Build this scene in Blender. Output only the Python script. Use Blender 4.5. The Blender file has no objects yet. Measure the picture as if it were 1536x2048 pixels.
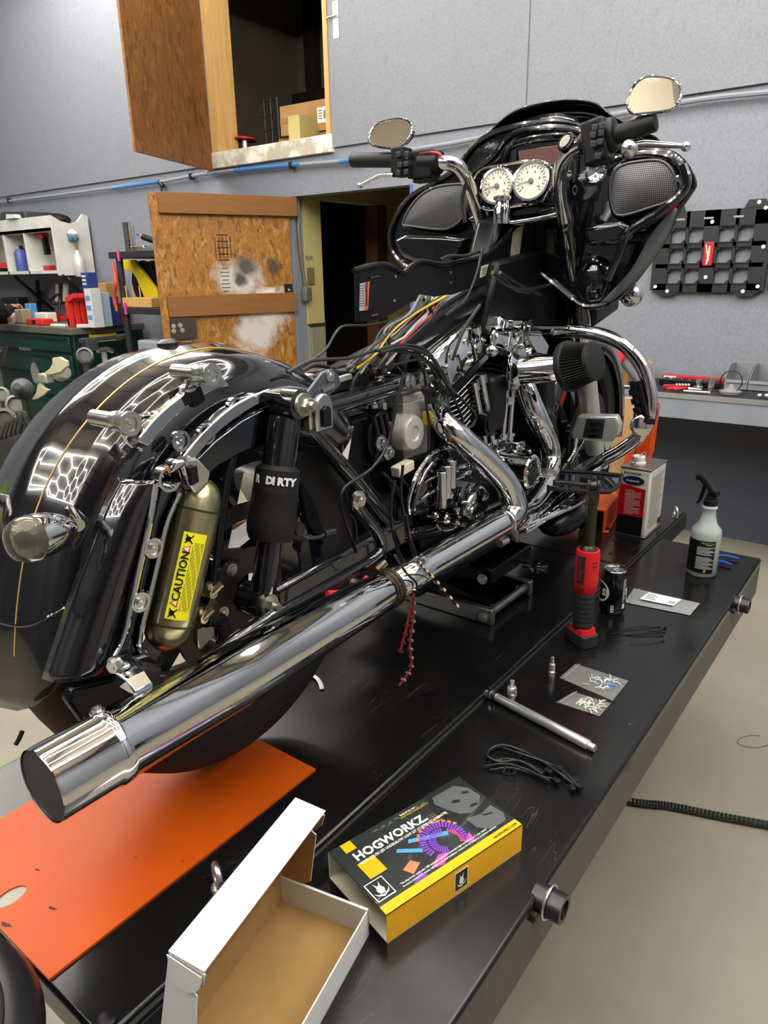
import bpy, math, random
from math import sin, cos, pi, radians as R
from mathutils import Vector as V, Matrix, Euler
random.seed(7)
SC = bpy.context.scene
COL = SC.collection
# ---- camera calibration (1536x2048 frame) ----
CX, CY, F = 768.0, 1024.0, 1434.114
ROT = Matrix(((.79778698, -.17978298, .57551196), (.6027421, .26222171, -.75361909), (-.01542384, .94811278, .31755984)))
ZT = 0.70                      # lift table top above the floor
EYE = V((0, 0, ZT + .84))
def ray(px, py): return ROT @ V((px - CX, CY - py, -F))
def PX(px, py, x): r = ray(px, py); return EYE + r * (x / r.x)
def PY(px, py, y): r = ray(px, py); return EYE + r * (y / r.y)
def PZ(px, py, z=ZT): r = ray(px, py); return EYE + r * ((z - EYE.z) / r.z)
cam = bpy.data.cameras.new('camera'); co = bpy.data.objects.new('camera', cam); COL.objects.link(co)
cam.sensor_fit = 'HORIZONTAL'; cam.sensor_width = 36; cam.lens = 36 * F / 1536; cam.clip_start = .02
co.matrix_world = Matrix.Translation(EYE) @ ROT.to_4x4(); SC.camera = co
# ---- materials ----
def lin(c):
    if isinstance(c, str): c = [int(c[i:i+2], 16) / 255 for i in (0, 2, 4)]
    else: return tuple(c) + (1,)
    return tuple((x / 12.92 if x <= .04045 else ((x + .055) / 1.055) ** 2.4) for x in c) + (1,)
MATS = {}
def mat(name, col, rough=.5, metal=0, coat=0, var=None, bump=None, trans=0, emit=0, alpha=1, ior=1.45, scr=None, stretch=(1, 1, 1), spec=.5, rvar=0):
    """procedural principled material; var=(colour2, scale, contrast) noise mix, bump=(scale, strength), scr=(colour, scale, amount) fine streaks"""
    if name in MATS: return MATS[name]
    m = bpy.data.materials.new(name); m.use_nodes = True; nt = m.node_tree; n = nt.nodes; L = nt.links
    b = n['Principled BSDF']; b.inputs['Base Color'].default_value = lin(col); b.inputs['Roughness'].default_value = rough
    b.inputs['Metallic'].default_value = metal; b.inputs['Coat Weight'].default_value = coat; b.inputs['Coat Roughness'].default_value = .03
    b.inputs['Transmission Weight'].default_value = trans; b.inputs['IOR'].default_value = ior; b.inputs['Alpha'].default_value = alpha
    b.inputs['Specular IOR Level'].default_value = spec
    if emit: b.inputs['Emission Color'].default_value = lin(col); b.inputs['Emission Strength'].default_value = emit
    m.diffuse_color = lin(col)
    tc = n.new('ShaderNodeTexCoord'); mp = n.new('ShaderNodeMapping'); L.new(tc.outputs['Object'], mp.inputs[0]); mp.inputs['Scale'].default_value = stretch
    def noise(scale, det=6, rg=.6):
        t = n.new('ShaderNodeTexNoise'); t.inputs['Scale'].default_value = scale; t.inputs['Detail'].default_value = det; t.inputs['Roughness'].default_value = rg
        L.new(mp.outputs[0], t.inputs['Vector']); return t
    def ramp(src, a, b_, c0=(0, 0, 0, 1), c1=(1, 1, 1, 1)):
        r = n.new('ShaderNodeValToRGB'); r.color_ramp.elements[0].position = a; r.color_ramp.elements[1].position = b_
        r.color_ramp.elements[0].color = c0; r.color_ramp.elements[1].color = c1; L.new(src, r.inputs[0]); return r
    last = None
    if var:
        c2, sc_, k = var; t = noise(sc_); r = ramp(t.outputs['Fac'], .5 - k, .5 + k, lin(col), lin(c2)); last = r.outputs[0]
    if scr:
        c2, sc_, am = scr; t = noise(sc_, 2, .5); mp3 = n.new('ShaderNodeMapping'); mp3.inputs['Scale'].default_value = (5, .5, 1); mp3.inputs['Rotation'].default_value = (0, 0, .9); L.new(tc.outputs['Object'], mp3.inputs[0]); L.new(mp3.outputs[0], t.inputs['Vector']); t.inputs['Distortion'].default_value = .25
        a = ramp(t.outputs['Fac'], .498, .5); a.color_ramp.elements.new(.502).color = (0, 0, 0, 1); a.color_ramp.elements[2].color = (0, 0, 0, 1); a.color_ramp.elements[1].color = (1, 1, 1, 1)
        t2 = noise(sc_ * .6, 2); r2 = ramp(t2.outputs['Fac'], .55, .75)
        mu = n.new('ShaderNodeMath'); mu.operation = 'MULTIPLY'; L.new(a.outputs[0], mu.inputs[0]); L.new(r2.outputs[0], mu.inputs[1])
        mu2 = n.new('ShaderNodeMath'); mu2.operation = 'MULTIPLY'; L.new(mu.outputs[0], mu2.inputs[0]); mu2.inputs[1].default_value = am
        mx = n.new('ShaderNodeMixRGB'); L.new(mu2.outputs[0], mx.inputs[0]); mx.inputs[2].default_value = lin(c2)
        if last: L.new(last, mx.inputs[1])
        else: mx.inputs[1].default_value = lin(col)
        last = mx.outputs[0]
    if last: L.new(last, b.inputs['Base Color'])
    if rvar:
        t = noise(4, 8, .7); mr = n.new('ShaderNodeMapRange'); L.new(t.outputs['Fac'], mr.inputs[0]); mr.inputs[1].default_value = .3; mr.inputs[2].default_value = .7
        mr.inputs[3].default_value = max(0, rough - rvar); mr.inputs[4].default_value = rough + rvar; L.new(mr.outputs[0], b.inputs['Roughness'])
    if bump:
        t = noise(bump[0], 5, .6); bp = n.new('ShaderNodeBump'); bp.inputs['Strength'].default_value = bump[1]; bp.inputs['Distance'].default_value = .01
        L.new(t.outputs['Fac'], bp.inputs['Height']); L.new(bp.outputs[0], b.inputs['Normal'])
    MATS[name] = m; return m
def osb(name, c1, c2, c3, flake=38, bump=.25, rough=.6, stretch=(1, 1, 1), lo=.62, hi=1.15):
    if name in MATS: return MATS[name]
    m = mat(name, c1, rough); nt = m.node_tree; n = nt.nodes; L = nt.links; b = n['Principled BSDF']; mp = n['Mapping']; mp.inputs['Scale'].default_value = stretch
    t = n.new('ShaderNodeTexNoise'); t.inputs['Scale'].default_value = 5; t.inputs['Detail'].default_value = 2; L.new(mp.outputs[0], t.inputs['Vector'])
    add = n.new('ShaderNodeMixRGB'); add.blend_type = 'LINEAR_LIGHT'; add.inputs[0].default_value = .12; L.new(mp.outputs[0], add.inputs[1]); L.new(t.outputs['Color'], add.inputs[2])
    v = n.new('ShaderNodeTexVoronoi'); v.inputs['Scale'].default_value = flake; L.new(add.outputs[0], v.inputs['Vector'])
    sp = n.new('ShaderNodeSeparateColor'); L.new(v.outputs['Color'], sp.inputs[0])
    r = n.new('ShaderNodeValToRGB'); L.new(sp.outputs[0], r.inputs[0]); e = r.color_ramp.elements
    e[0].color = lin(c3); e[1].color = lin(c2); e.new(.25).color = lin(c1); e.new(.8).color = lin(c1)
    t2 = n.new('ShaderNodeTexNoise'); t2.inputs['Scale'].default_value = flake * 2.2; t2.inputs['Detail'].default_value = 5; L.new(mp.outputs[0], t2.inputs['Vector'])
    r2 = n.new('ShaderNodeValToRGB'); r2.color_ramp.elements[0].position = .3; r2.color_ramp.elements[1].position = .75; r2.color_ramp.elements[0].color = (lo, lo, lo, 1); r2.color_ramp.elements[1].color = (hi, hi, hi, 1); L.new(t2.outputs['Fac'], r2.inputs[0])
    mx = n.new('ShaderNodeMixRGB'); mx.blend_type = 'MULTIPLY'; mx.inputs[0].default_value = 1; L.new(r.outputs[0], mx.inputs[1]); L.new(r2.outputs[0], mx.inputs[2])
    L.new(mx.outputs[0], b.inputs['Base Color'])
    bp = n.new('ShaderNodeBump'); bp.inputs['Strength'].default_value = bump; bp.inputs['Distance'].default_value = .01
    ad = n.new('ShaderNodeMath'); L.new(sp.outputs[1], ad.inputs[0]); L.new(t2.outputs['Fac'], ad.inputs[1]); L.new(ad.outputs[0], bp.inputs['Height']); L.new(bp.outputs[0], b.inputs['Normal'])
    return m
# ---- mesh builder ----
def frame(d):
    d = d.normalized(); a = V((0, 0, 1)) if abs(d.z) < .9 else V((1, 0, 0)); u = d.cross(a).normalized(); return u, d.cross(u)
def spline(pts, sub=6, closed=False):
    pts = [V(p) for p in pts]; n = len(pts)
    if n < 3: return pts
    out = []
    rng = n if closed else n - 1
    for i in range(rng):
        if closed: p0, p1, p2, p3 = pts[i - 1], pts[i], pts[(i + 1) % n], pts[(i + 2) % n]
        else: p0 = pts[i - 1] if i else pts[0] * 2 - pts[1]; p1 = pts[i]; p2 = pts[i + 1]; p3 = pts[i + 2] if i + 2 < n else p2 * 2 - p1
        for k in range(sub):
            t = k / sub
            out.append(.5 * ((2 * p1) + (p2 - p0) * t + (2 * p0 - 5 * p1 + 4 * p2 - p3) * t * t + (3 * p1 - p0 - 3 * p2 + p3) * t ** 3))
    if not closed: out.append(pts[-1])
    return out
EACH = dict(rotor_bolts='rotor_bolt', drain_fittings='drain_fitting', screw_heads='screw_head', cell_rims='cell_rim', cover_bolts='cover_bolt', cover_screws='cover_screw', cover_rivets='cover_rivet', strap_slots='strap_slot', connector_ribs='connector_rib', screen_buttons='screen_button')
EACH_SAME = {'mounting_eye', 'mounting_bolt', 'cross_rod', 'control_cable', 'clip', 'rim_seam', 'deck_rivet', 'tread_rib', 'tread_pad', 'port_plug', 'frame_bolt', 'module_bolt', 'pivot_bolt', 'control_button', 'insert_slot', 'cover_fin', 'flange_bolt', 'tappet_block', 'sensor_label', 'rolled_edge', 'bracket_edge', 'shield_clamp', 'clamp_screw', 'clipped_cable', 'paint_chip', 'fuse_box', 'dash_cowl_trim', 'fairing_edge_molding', 'engine_top_mount', 'fuel_rail', 'air_port', 'docking_wire_bracket', 'front_rail', 'horn_body'}
class MB:
    def __init__(s): s.v = []; s.f = []; s.m = []; s.k = 0
    def add(s, vs, fs, k=None):
        o = len(s.v); s.v += [V(v) for v in vs]; s.f += [tuple(i + o for i in f) for f in fs]; s.m += [s.k if k is None else k] * len(fs); return s
    def box(s, c, size, rot=None, k=None):
        c = V(c); h = V(size) / 2; M = rot or Matrix.Identity(3)
        vs = [c + M @ V((a * h.x, b * h.y, d * h.z)) for d in (-1, 1) for b in (-1, 1) for a in (-1, 1)]
        return s.add(vs, [(0, 2, 3, 1), (4, 5, 7, 6), (0, 1, 5, 4), (2, 6, 7, 3), (0, 4, 6, 2), (1, 3, 7, 5)], k)
    def bx(s, x0, x1, y0, y1, z0, z1, k=None):
        return s.box(((x0 + x1) / 2, (y0 + y1) / 2, (z0 + z1) / 2), (abs(x1 - x0), abs(y1 - y0), abs(z1 - z0)), None, k)
    def beam(s, p0, p1, w, h, up=(0, 0, 1), k=None):
        p0, p1 = V(p0), V(p1); d = (p1 - p0); L_ = d.length; d.normalize(); u = d.cross(V(up)).normalized(); w2 = u.cross(d)
        return s.box((p0 + p1) / 2, (w, L_, h), Matrix((u, d, w2)).transposed(), k)
    def rings(s, rs, cap=True, closed=False, k=None):
        n = len(rs[0]); vs = [p for r in rs for p in r]; fs = []
        m = len(rs)
        for i in range(m if closed else m - 1):
            for j in range(n):
                a, b = i * n + j, i * n + (j + 1) % n; c, d = ((i + 1) % m) * n + (j + 1) % n, ((i + 1) % m) * n + j
                fs.append((a, b, c, d))
        if cap and not closed: fs += [tuple(range(n))[::-1], tuple(range((m - 1) * n, m * n))]
        return s.add(vs, fs, k)
    def cyl(s, p0, p1, r0, r1=None, n=20, cap=True, k=None):
        p0, p1 = V(p0), V(p1); r1 = r0 if r1 is None else r1; u, w = frame(p1 - p0)
        return s.rings([[p + (u * cos(2 * pi * i / n) + w * sin(2 * pi * i / n)) * r for i in range(n)] for p, r in ((p0, r0), (p1, r1))], cap, k=k)
    def lathe(s, o, ax, prof, n=28, cap=True, k=None, closed=False, sq=None, rot=0):
        """prof: (radius, height along ax); sq=(a,b) squashes the section"""
        o = V(o); ax = V(ax).normalized(); u, w = frame(ax); a, b = sq or (1, 1)
        return s.rings([[o + ax * h + (u * cos(2 * pi * i / n + rot) * a + w * sin(2 * pi * i / n + rot) * b) * max(r, 1e-5) for i in range(n)] for r, h in prof], cap, closed, k=k)
    def tube(s, pts, r, n=10, sm=True, closed=False, cap=True, k=None, sub=6, flat=1, up=None):
        P_ = spline(pts, sub, closed) if sm else [V(p) for p in pts]; m = len(P_)
        rr = r if isinstance(r, (list, tuple)) else [r]
        T = []
        for i in range(m):
            a = P_[i - 1] if (i or closed) else P_[0]; b = P_[(i + 1) % m] if (i < m - 1 or closed) else P_[-1]
            t = (b - a); T.append(t.normalized() if t.length > 1e-9 else V((0, 0, 1)))
        if up: u = T[0].cross(V(up)).normalized()
        else: u = frame(T[0])[0]
        rs = []
        for i in range(m):
            u = (u - T[i] * u.dot(T[i])).normalized() if not up else T[i].cross(V(up)).normalized()
            w = T[i].cross(u); q = i / max(1, m - 1) * (len(rr) - 1); j = min(int(q), len(rr) - 1); j2 = min(j + 1, len(rr) - 1); rad = rr[j] + (rr[j2] - rr[j]) * (q - j)
            rs.append([P_[i] + (u * cos(2 * pi * a / n) + w * sin(2 * pi * a / n) * flat) * rad for a in range(n)])
        return s.rings(rs, cap, closed, k=k)
    def ell(s, c, rad, rot=None, n=20, m=12, k=None):
        c = V(c); rad = V(rad) if hasattr(rad, '__len__') else V((rad,) * 3); M = rot or Matrix.Identity(3)
        return s.rings([[c + M @ V((rad.x * cos(2 * pi * i / n) * sin(t), rad.y * sin(2 * pi * i / n) * sin(t), rad.z * cos(t))) for i in range(n)] for t in [max(.02, min(pi - .02, pi * j / m)) for j in range(m + 1)]], True, k=k)
    def prism(s, pts, vec, k=None):
        pts = [V(p) for p in pts]; vec = V(vec); n = len(pts)
        return s.add(pts + [p + vec for p in pts], [tuple(range(n))[::-1], tuple(range(n, 2 * n))] + [(i, (i + 1) % n, n + (i + 1) % n, n + i) for i in range(n)], k)
    def sheet(s, rows, k=None):
        n = len(rows[0]); return s.add([p for r in rows for p in r], [(i * n + j, i * n + j + 1, (i + 1) * n + j + 1, (i + 1) * n + j) for i in range(len(rows) - 1) for j in range(n - 1)], k)
    def poly(s, pts, k=None): return s.add(pts, [tuple(range(len(pts)))], k)
    def bolt(s, c, ax, r=.008, h=.006, k=None):
        c = V(c); ax = V(ax).normalized(); s.cyl(c - ax * .002, c + ax * h * .3, r * 1.45, n=16, k=k); s.cyl(c, c + ax * h, r, n=6, k=k); return s.cyl(c + ax * h, c + ax * (h + .001), r * .45, n=8, k=k)
    def text(s, body, size, o, right, up, k=None, lift=.0006, align='LEFT', bold=0, ext=.0003, xs=1):
        cu = bpy.data.curves.new('t', 'FONT'); cu.body = body; cu.size = size; cu.extrude = ext; cu.align_x = align; cu.offset = bold; cu.resolution_u = 2; cu.space_character = 1.02
        ob = bpy.data.objects.new('t', cu); COL.objects.link(ob); bpy.context.view_layer.update()
        me = bpy.data.meshes.new_from_object(ob); o = V(o); r_ = V(right).normalized(); u_ = V(up).normalized(); nn = r_.cross(u_)
        s.add([o + r_ * v.co.x * xs + u_ * v.co.y + nn * (v.co.z + lift) for v in me.vertices], [tuple(p.vertices) for p in me.polygons], k)
        bpy.data.objects.remove(ob); bpy.data.curves.remove(cu); bpy.data.meshes.remove(me); return s
    def build(s, name, mats, parent=None, bevel=0, sm=35, label=None, sub=0, solid=0, seg=2):
        nm = EACH.get(name, name if name in EACH_SAME else None)
        if nm and not getattr(s, 'whole', 0):
            par = list(range(len(s.v)))
            def fd(i):
                while par[i] != i: par[i] = par[par[i]]; i = par[i]
                return i
            for f in s.f:
                for i in f[1:]: par[fd(i)] = fd(f[0])
            comp = {}
            for k_, f in enumerate(s.f): comp.setdefault(fd(f[0]), []).append(k_)
            bb = []
            for fs in comp.values():
                vs = [s.v[i] for k_ in fs for i in s.f[k_]]; bb.append([V([min(v[i] for v in vs) - .0008 for i in range(3)]), V([max(v[i] for v in vs) + .0008 for i in range(3)]), fs])
            ch = True
            while ch:
                ch = False
                for i in range(len(bb)):
                    for j in range(i + 1, len(bb)):
                        a, b = bb[i], bb[j]
                        if all(a[0][q] <= b[1][q] and b[0][q] <= a[1][q] for q in range(3)):
                            a[0] = V([min(a[0][q], b[0][q]) for q in range(3)]); a[1] = V([max(a[1][q], b[1][q]) for q in range(3)]); a[2] = a[2] + b[2]; bb.pop(j); ch = True; break
                    if ch: break
            if len(bb) > 1:
                last = None
                for _, _, fs in bb:
                    m = MB(); m.whole = 1; idx = {}
                    for k_ in fs:
                        f = []
                        for i in s.f[k_]:
                            if i not in idx: idx[i] = len(m.v); m.v.append(s.v[i])
                            f.append(idx[i])
                        m.f.append(tuple(f)); m.m.append(s.m[k_])
                    last = m.build(nm, mats, parent, bevel, sm, label, sub, solid, seg)
                return last
            name = nm
        me = bpy.data.meshes.new(name)
        lo = V([min(v[i] for v in s.v) for i in range(3)]); hi = V([max(v[i] for v in s.v) for i in range(3)]); c = (lo + hi) / 2
        if parent is None: c.z = lo.z
        me.from_pydata([v - c for v in s.v], [], s.f); me.validate()
        mats = mats if isinstance(mats, (list, tuple)) else [mats]
        for m in mats: me.materials.append(m)
        for p, k in zip(me.polygons, s.m): p.material_index = min(k, len(mats) - 1)
        me.polygons.foreach_set('use_smooth', [sm > 0] * len(me.polygons))
        if sm: me.set_sharp_from_angle(angle=R(sm))
        import bmesh
        bm = bmesh.new(); bm.from_mesh(me); bmesh.ops.recalc_face_normals(bm, faces=bm.faces); bm.to_mesh(me); bm.free()
        ob = bpy.data.objects.new(name, me); COL.objects.link(ob); ob.location = c; ob['wl'] = list(c)
        if parent is not None: ob.parent = parent; ob.matrix_parent_inverse = Matrix.Translation(-V(parent['wl']))
        if solid: md = ob.modifiers.new('s', 'SOLIDIFY'); md.thickness = solid; md.offset = 0
        if bevel: md = ob.modifiers.new('b', 'BEVEL'); md.width = bevel; md.segments = seg; md.limit_method = 'ANGLE'; md.angle_limit = R(40)
        if sub: md = ob.modifiers.new('u', 'SUBSURF'); md.levels = md.render_levels = sub
        if label: ob['label'] = label
        return ob
def tag(o, label, cat, group=None, kind=None):
    o['label'] = label; o['category'] = cat
    if group: o['group'] = group
    if kind: o['kind'] = kind
    return o
def thing(name, label, cat, loc, group=None):
    o = bpy.data.objects.new(name, None); COL.objects.link(o); o.location = loc; o['wl'] = list(V(loc)); o.empty_display_size = .05
    return tag(o, label, cat, group)
def struct(name, mb, mats, parent=None, **kw):
    o = mb.build(name, mats, parent, **kw)
    if parent is None: o['kind'] = 'structure'
    return o
def rotz(a): return Matrix.Rotation(a, 3, 'Z')
def dup(root, loc, rz=None, label=None):
    def cp(o, par):
        c = o.copy(); COL.objects.link(c)
        if par is not None: c.parent = par
        for ch in o.children: cp(ch, c)
        return c
    r = cp(root, None); r.location = loc
    if rz is not None: r.rotation_euler[2] = rz
    if label: r['label'] = label
    return r
X_, Y_, Z_ = V((1, 0, 0)), V((0, 1, 0)), V((0, 0, 1))
# ---- shared materials ----
chrome = mat('chrome', (.66, .67, .68), .035, 1)
chrome2 = mat('satin_chrome', (.7, .7, .69), .22, 1)
steel = mat('zinc_steel', (.62, .62, .58), .35, 1)
gloss = mat('gloss_black_paint', (.006, .006, .008), .12, 0, 1)
blk = mat('black_plastic', (.006, .006, .007), .4, spec=.3)
satin = mat('satin_black', (.004, .004, .005), .26, bump=(60, .03), spec=.3)
rubber = mat('black_rubber', (.008, .008, .008), .55, bump=(80, .08), spec=.35)
darkmet = mat('dark_metal', (.05, .05, .052), .35, .8)
white = mat('white_paint', 'DDDDD6', .5)
red = mat('red_plastic', 'D8302A', .4)
dred = mat('dark_red_plastic', 'B3202A', .4)
yellow = mat('yellow_plastic', 'E8D21C', .4)
orange = mat('orange_paint', 'C65206', .46, var=('B84904', 3, .25), spec=.35)
cardb = mat('cardboard', 'B08A58', .8, var=('A07C4C', 8, .3))
paper = mat('white_card', 'E9E9E4', .55)
wood = mat('pine_wood', 'D9B070', .6, var=('C0924F', 6, .3), stretch=(6, 6, .6))
# ================= ROOM =================
WY = 4.45
wallup = mat('grey_painted_board', 'A2A4AA', .55, var=('92949B', 2.5, .35), bump=(90, .5))
walldn = mat('blue_grey_painted_board', '8F939D', .55, var=('858995', 3, .35), bump=(45, .6), scr=('2A2A2E', 9, .5))
def wallmat(name, c1, c2):
    m = osb(name, c1, c1, c2, flake=60, bump=.35, rough=.5, stretch=(1, 1, .4), lo=.88, hi=1.05); return m
wallup = wallmat('wall_paint_upper', '868990', '82858C')
walldn = wallmat('wall_paint_lower', '888C95', '848891')
conc = mat('concrete', '959080', .7, var=('857F70', 2.2, .22), bump=(25, .15), scr=('5E574A', 2, .3))
ceil = mat('ceiling_sheet', '8A7E6C', .6, var=('6E6557', 1.5, .3))
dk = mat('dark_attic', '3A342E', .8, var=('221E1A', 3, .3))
fl = MB().bx(-11, 4, -5, 9, -.1, 0); struct('floor', fl, conc)
# back wall pieces (the wall behind the motorcycle), openings for the service door and the loft hatch
w = MB()
w.bx(-11, -4.27, WY, WY + .12, 0, 2.41, 0); w.bx(-3.11, 4, WY, WY + .12, 0, 2.41, 0); w.bx(-4.27, -3.11, WY, WY + .12, 2.11, 2.41, 0)
w.bx(-11, -5.12, WY - .02, WY + .12, 2.41, 4.8, 1); w.bx(-3.81, -2.255, WY - .02, WY + .12, 2.41, 4.8, 1); w.bx(-2.245, -.4, WY - .02, WY + .12, 2.41, 4.8, 1); w.bx(-.39, 4, WY - .02, WY + .12, 2.41, 4.8, 1)
w.bx(-2.255, -2.245, WY - .012, WY + .12, 2.41, 4.8, 0); w.bx(-5.12, -3.81, WY - .02, WY + .12, 4.15, 4.8, 1); w.bx(-.4, -.39, WY - .01, WY + .12, 2.41, 4.8, 0)
struct('wall_back', w, [walldn, wallup])
struct('wall_left', MB().bx(-11.1, -11, -5, 9, 0, 4.8), wallup)
struct('wall_right', MB().bx(4, 4.1, -5, 4.5, 0, 4.8), wallup)
w = MB().bx(-11, 4, -5.1, -5, 0, 4.8)
struct('wall_front', w, mat('front_wall_paint', '4A4A4C', .6))
c = MB().bx(-11, 4, -5, 4.5, 4.8, 4.9)
struct('ceiling', c, ceil)
t = MB()
for i in range(13): t.bx(-11, 4, -4.6 + i * .75, -4.54 + i * .75, 4.72, 4.8)
struct('trim_1', t, mat('ceiling_purlin', '3A3A38', .5))
t = MB()
for i in range(10): t.bx(-10.5 + i * 1.5, -10.42 + i * 1.5, -5, 4.4, 4.6, 4.72)
struct('trim_2', t, MATS['ceiling_purlin'])
# service door opening jamb strip + painters tape edge
struct('trim_3', MB().bx(-3.125, -3.1, WY - .004, WY, 0, 2.11), mat('blue_tape', '5661A8', .6))
# passage behind the service door
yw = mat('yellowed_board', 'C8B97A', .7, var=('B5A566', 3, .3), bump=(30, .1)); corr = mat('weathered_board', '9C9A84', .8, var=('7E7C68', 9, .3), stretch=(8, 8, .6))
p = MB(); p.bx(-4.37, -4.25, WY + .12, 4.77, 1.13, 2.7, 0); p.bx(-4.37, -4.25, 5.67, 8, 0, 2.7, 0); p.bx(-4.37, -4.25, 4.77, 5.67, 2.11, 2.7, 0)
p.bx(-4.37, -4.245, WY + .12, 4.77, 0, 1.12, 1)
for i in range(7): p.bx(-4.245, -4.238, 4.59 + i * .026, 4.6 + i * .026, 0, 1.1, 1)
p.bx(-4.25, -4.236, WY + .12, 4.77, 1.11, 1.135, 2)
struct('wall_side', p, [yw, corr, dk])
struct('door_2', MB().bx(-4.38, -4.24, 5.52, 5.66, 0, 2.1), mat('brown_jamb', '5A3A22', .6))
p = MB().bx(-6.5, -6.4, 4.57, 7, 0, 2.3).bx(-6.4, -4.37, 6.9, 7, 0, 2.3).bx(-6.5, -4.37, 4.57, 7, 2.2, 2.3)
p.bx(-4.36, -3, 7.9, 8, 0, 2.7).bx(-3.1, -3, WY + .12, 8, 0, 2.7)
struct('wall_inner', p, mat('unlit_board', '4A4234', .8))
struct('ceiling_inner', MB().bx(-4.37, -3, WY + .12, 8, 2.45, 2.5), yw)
# loft room behind the hatch
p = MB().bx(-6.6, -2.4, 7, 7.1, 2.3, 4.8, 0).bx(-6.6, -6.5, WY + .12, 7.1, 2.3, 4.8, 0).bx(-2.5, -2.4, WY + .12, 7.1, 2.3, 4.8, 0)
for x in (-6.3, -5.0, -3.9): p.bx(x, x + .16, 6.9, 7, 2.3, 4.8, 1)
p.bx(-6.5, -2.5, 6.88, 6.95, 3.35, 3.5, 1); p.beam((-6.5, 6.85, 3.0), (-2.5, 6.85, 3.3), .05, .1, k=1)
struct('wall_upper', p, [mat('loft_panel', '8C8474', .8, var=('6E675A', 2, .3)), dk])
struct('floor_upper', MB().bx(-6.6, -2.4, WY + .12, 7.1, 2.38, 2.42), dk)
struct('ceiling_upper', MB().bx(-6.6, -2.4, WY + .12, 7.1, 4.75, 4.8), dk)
# hatch frame, sill
brn = osb('brown_osb', '8A5A2C', '9C6A36', '6A4220', flake=40, stretch=(1, 1, .3), bump=.15, rough=.55)
tan = osb('tan_osb', 'A5702B', 'BD8B4E', '7C5220', flake=30, stretch=(1.4, 1.4, .6), bump=.15, rough=.5)
struct('trim_4', MB().bx(-5.12, -5.04, WY - .02, WY + .2, 2.5, 4.15), wood)
struct('trim_5', MB().bx(-3.85, -3.81, WY - .03, WY + .1, 2.5, 4.15), wood)
o = MB(); o.bx(-5.12, -3.8, WY - .035, WY + .12, 2.38, 2.5); struct('window_1', o, mat('chipped_white', 'ECE9DE', .6, var=('B8B09A', 7, .08), bump=(30, .2)), bevel=.004)
# hinged loft hatch, swung open
ft = thing('loft_hatch_door', 'brown chipboard hatch swung open beside the dark loft opening high on the wall', 'hatch', (-5.12, WY - .03, 2.35))
a0, a1 = V((-5.12, WY - .03, 0)), V((-4.69, 3.37, 0)); d = (a1 - a0).normalized(); nn = V((d.y, -d.x, 0))
m = MB(); z0, z1 = 2.36, 3.95; q = a0 + nn * .02
m.prism([a0 + Z_ * z0, a1 + Z_ * z0, a1 + Z_ * z1, a0 + Z_ * z1], nn * .018)
lt = mat('stamp_ink', '2E2118', .7)
for k in range(26):
    zz = 2.5 + k * .05
    for j in range(2):
        b = a0 + d * (.62 + j * .05 + .01 * ((k * 7) % 3)) + nn * .0185
        m.prism([b + Z_ * zz, b + Z_ * (zz + .028), b + d * .012 + Z_ * (zz + .03), b + d * .012 + Z_ * zz], nn * .0005, 1) if (k * 5 + j) % 4 else None
        m.prism([b + Z_ * (zz), b + Z_ * (zz + .006), b + d * .03 + Z_ * (zz + .006), b + d * .03 + Z_ * zz], nn * .0005, 1) if (k * 3 + j) % 5 else None
m.build('door_panel', [brn, lt], ft)
MB().prism([a0 + nn * .018 + Z_ * z0, a0 + nn * .06 + Z_ * z0, a0 + nn * .06 + Z_ * z1, a0 + nn * .018 + Z_ * z1], d * .025).build('edge_batten', wood, ft)
# latch on the right frame
ft = thing('hatch_latch', 'small grey metal hasp on the wall at the right edge of the loft opening', 'latch', (-3.78, WY - .03, 3.05))
L0 = PY(672, 40, WY - .02)
m = MB(); m.box(L0, (.05, .008, .22)); m.build('latch_plate', steel, ft); m = MB(); m.cyl(L0 + V((-.07, -.02, .02)), L0 + V((.02, -.02, .02)), .006); m.build('bolt_pin', steel, ft)
# boxes in loft
def cbox(name, c, sz, label, rz=0, lab=True):
    t = thing(name, label, 'box', V(c) - V((0, 0, sz[2] / 2))); M = rotz(rz)
    MB().box(c, sz, M).build('carton', cardb, t, bevel=.004)
    MB().box(V(c) + M @ V((0, -sz[1] / 2 - .001, 0)), (sz[0], .002, .04), M).build('packing_tape', mat('tan_tape', '9C7A4C', .3), t)
    if lab:
        m = MB(); q = V(c) + M @ V((sz[0] * .3, -sz[1] / 2 - .003, .0)); m.box(q, (.17, .002, .11), M, 0)
        for i in range(8): m.box(q + M @ V((-.02 + i * .011, -.002, .0)), (.004 + .003 * (i % 2), .001, .06), M, 1)
        for i in range(4): m.box(q + M @ V((-.055, -.002, .03 - i * .018)), (.04, .001, .005), M, 1)
        m.build('shipping_label', [paper, blk], t)
    return t
cbox('cardboard_box', (-4.35, 4.95, 2.72), (.6, .35, .22), 'brown cardboard box with a shipping label inside the loft opening', .05)
cbox('cardboard_box', (-4.4, 4.98, 2.515), (.62, .36, .18), 'plain cardboard box underneath the labelled box in the loft', .0, False)
t = thing('valve_wheel', 'small red topped wheel lying on the loft floor behind the white sill', 'wheel', (-4.95, 4.7, 2.42))
c = PY(490, 285, 4.7); m = MB(); m.lathe(c, (0, .1, 1), [(.0, .03), (.09, .03), (.1, .02), (.1, .015), (.0, .015)]); m.build('disc', dred, t)
m = MB(); m.cyl(c + V((0, 0, -.15)), c + V((0, 0, .015)), .03); m.bolt(c + V((0, 0, -.04)), (0, -1, 0), .015, .02); m.build('hub', steel, t)
t = MB()
c = V((-5.0, 4.85, 2.42))
for i in range(3): t.tube([c + V((i * .08, .1, 0)), c + V((i * .08 - .06, .15, .55))], .004, 6, sm=False)
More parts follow.
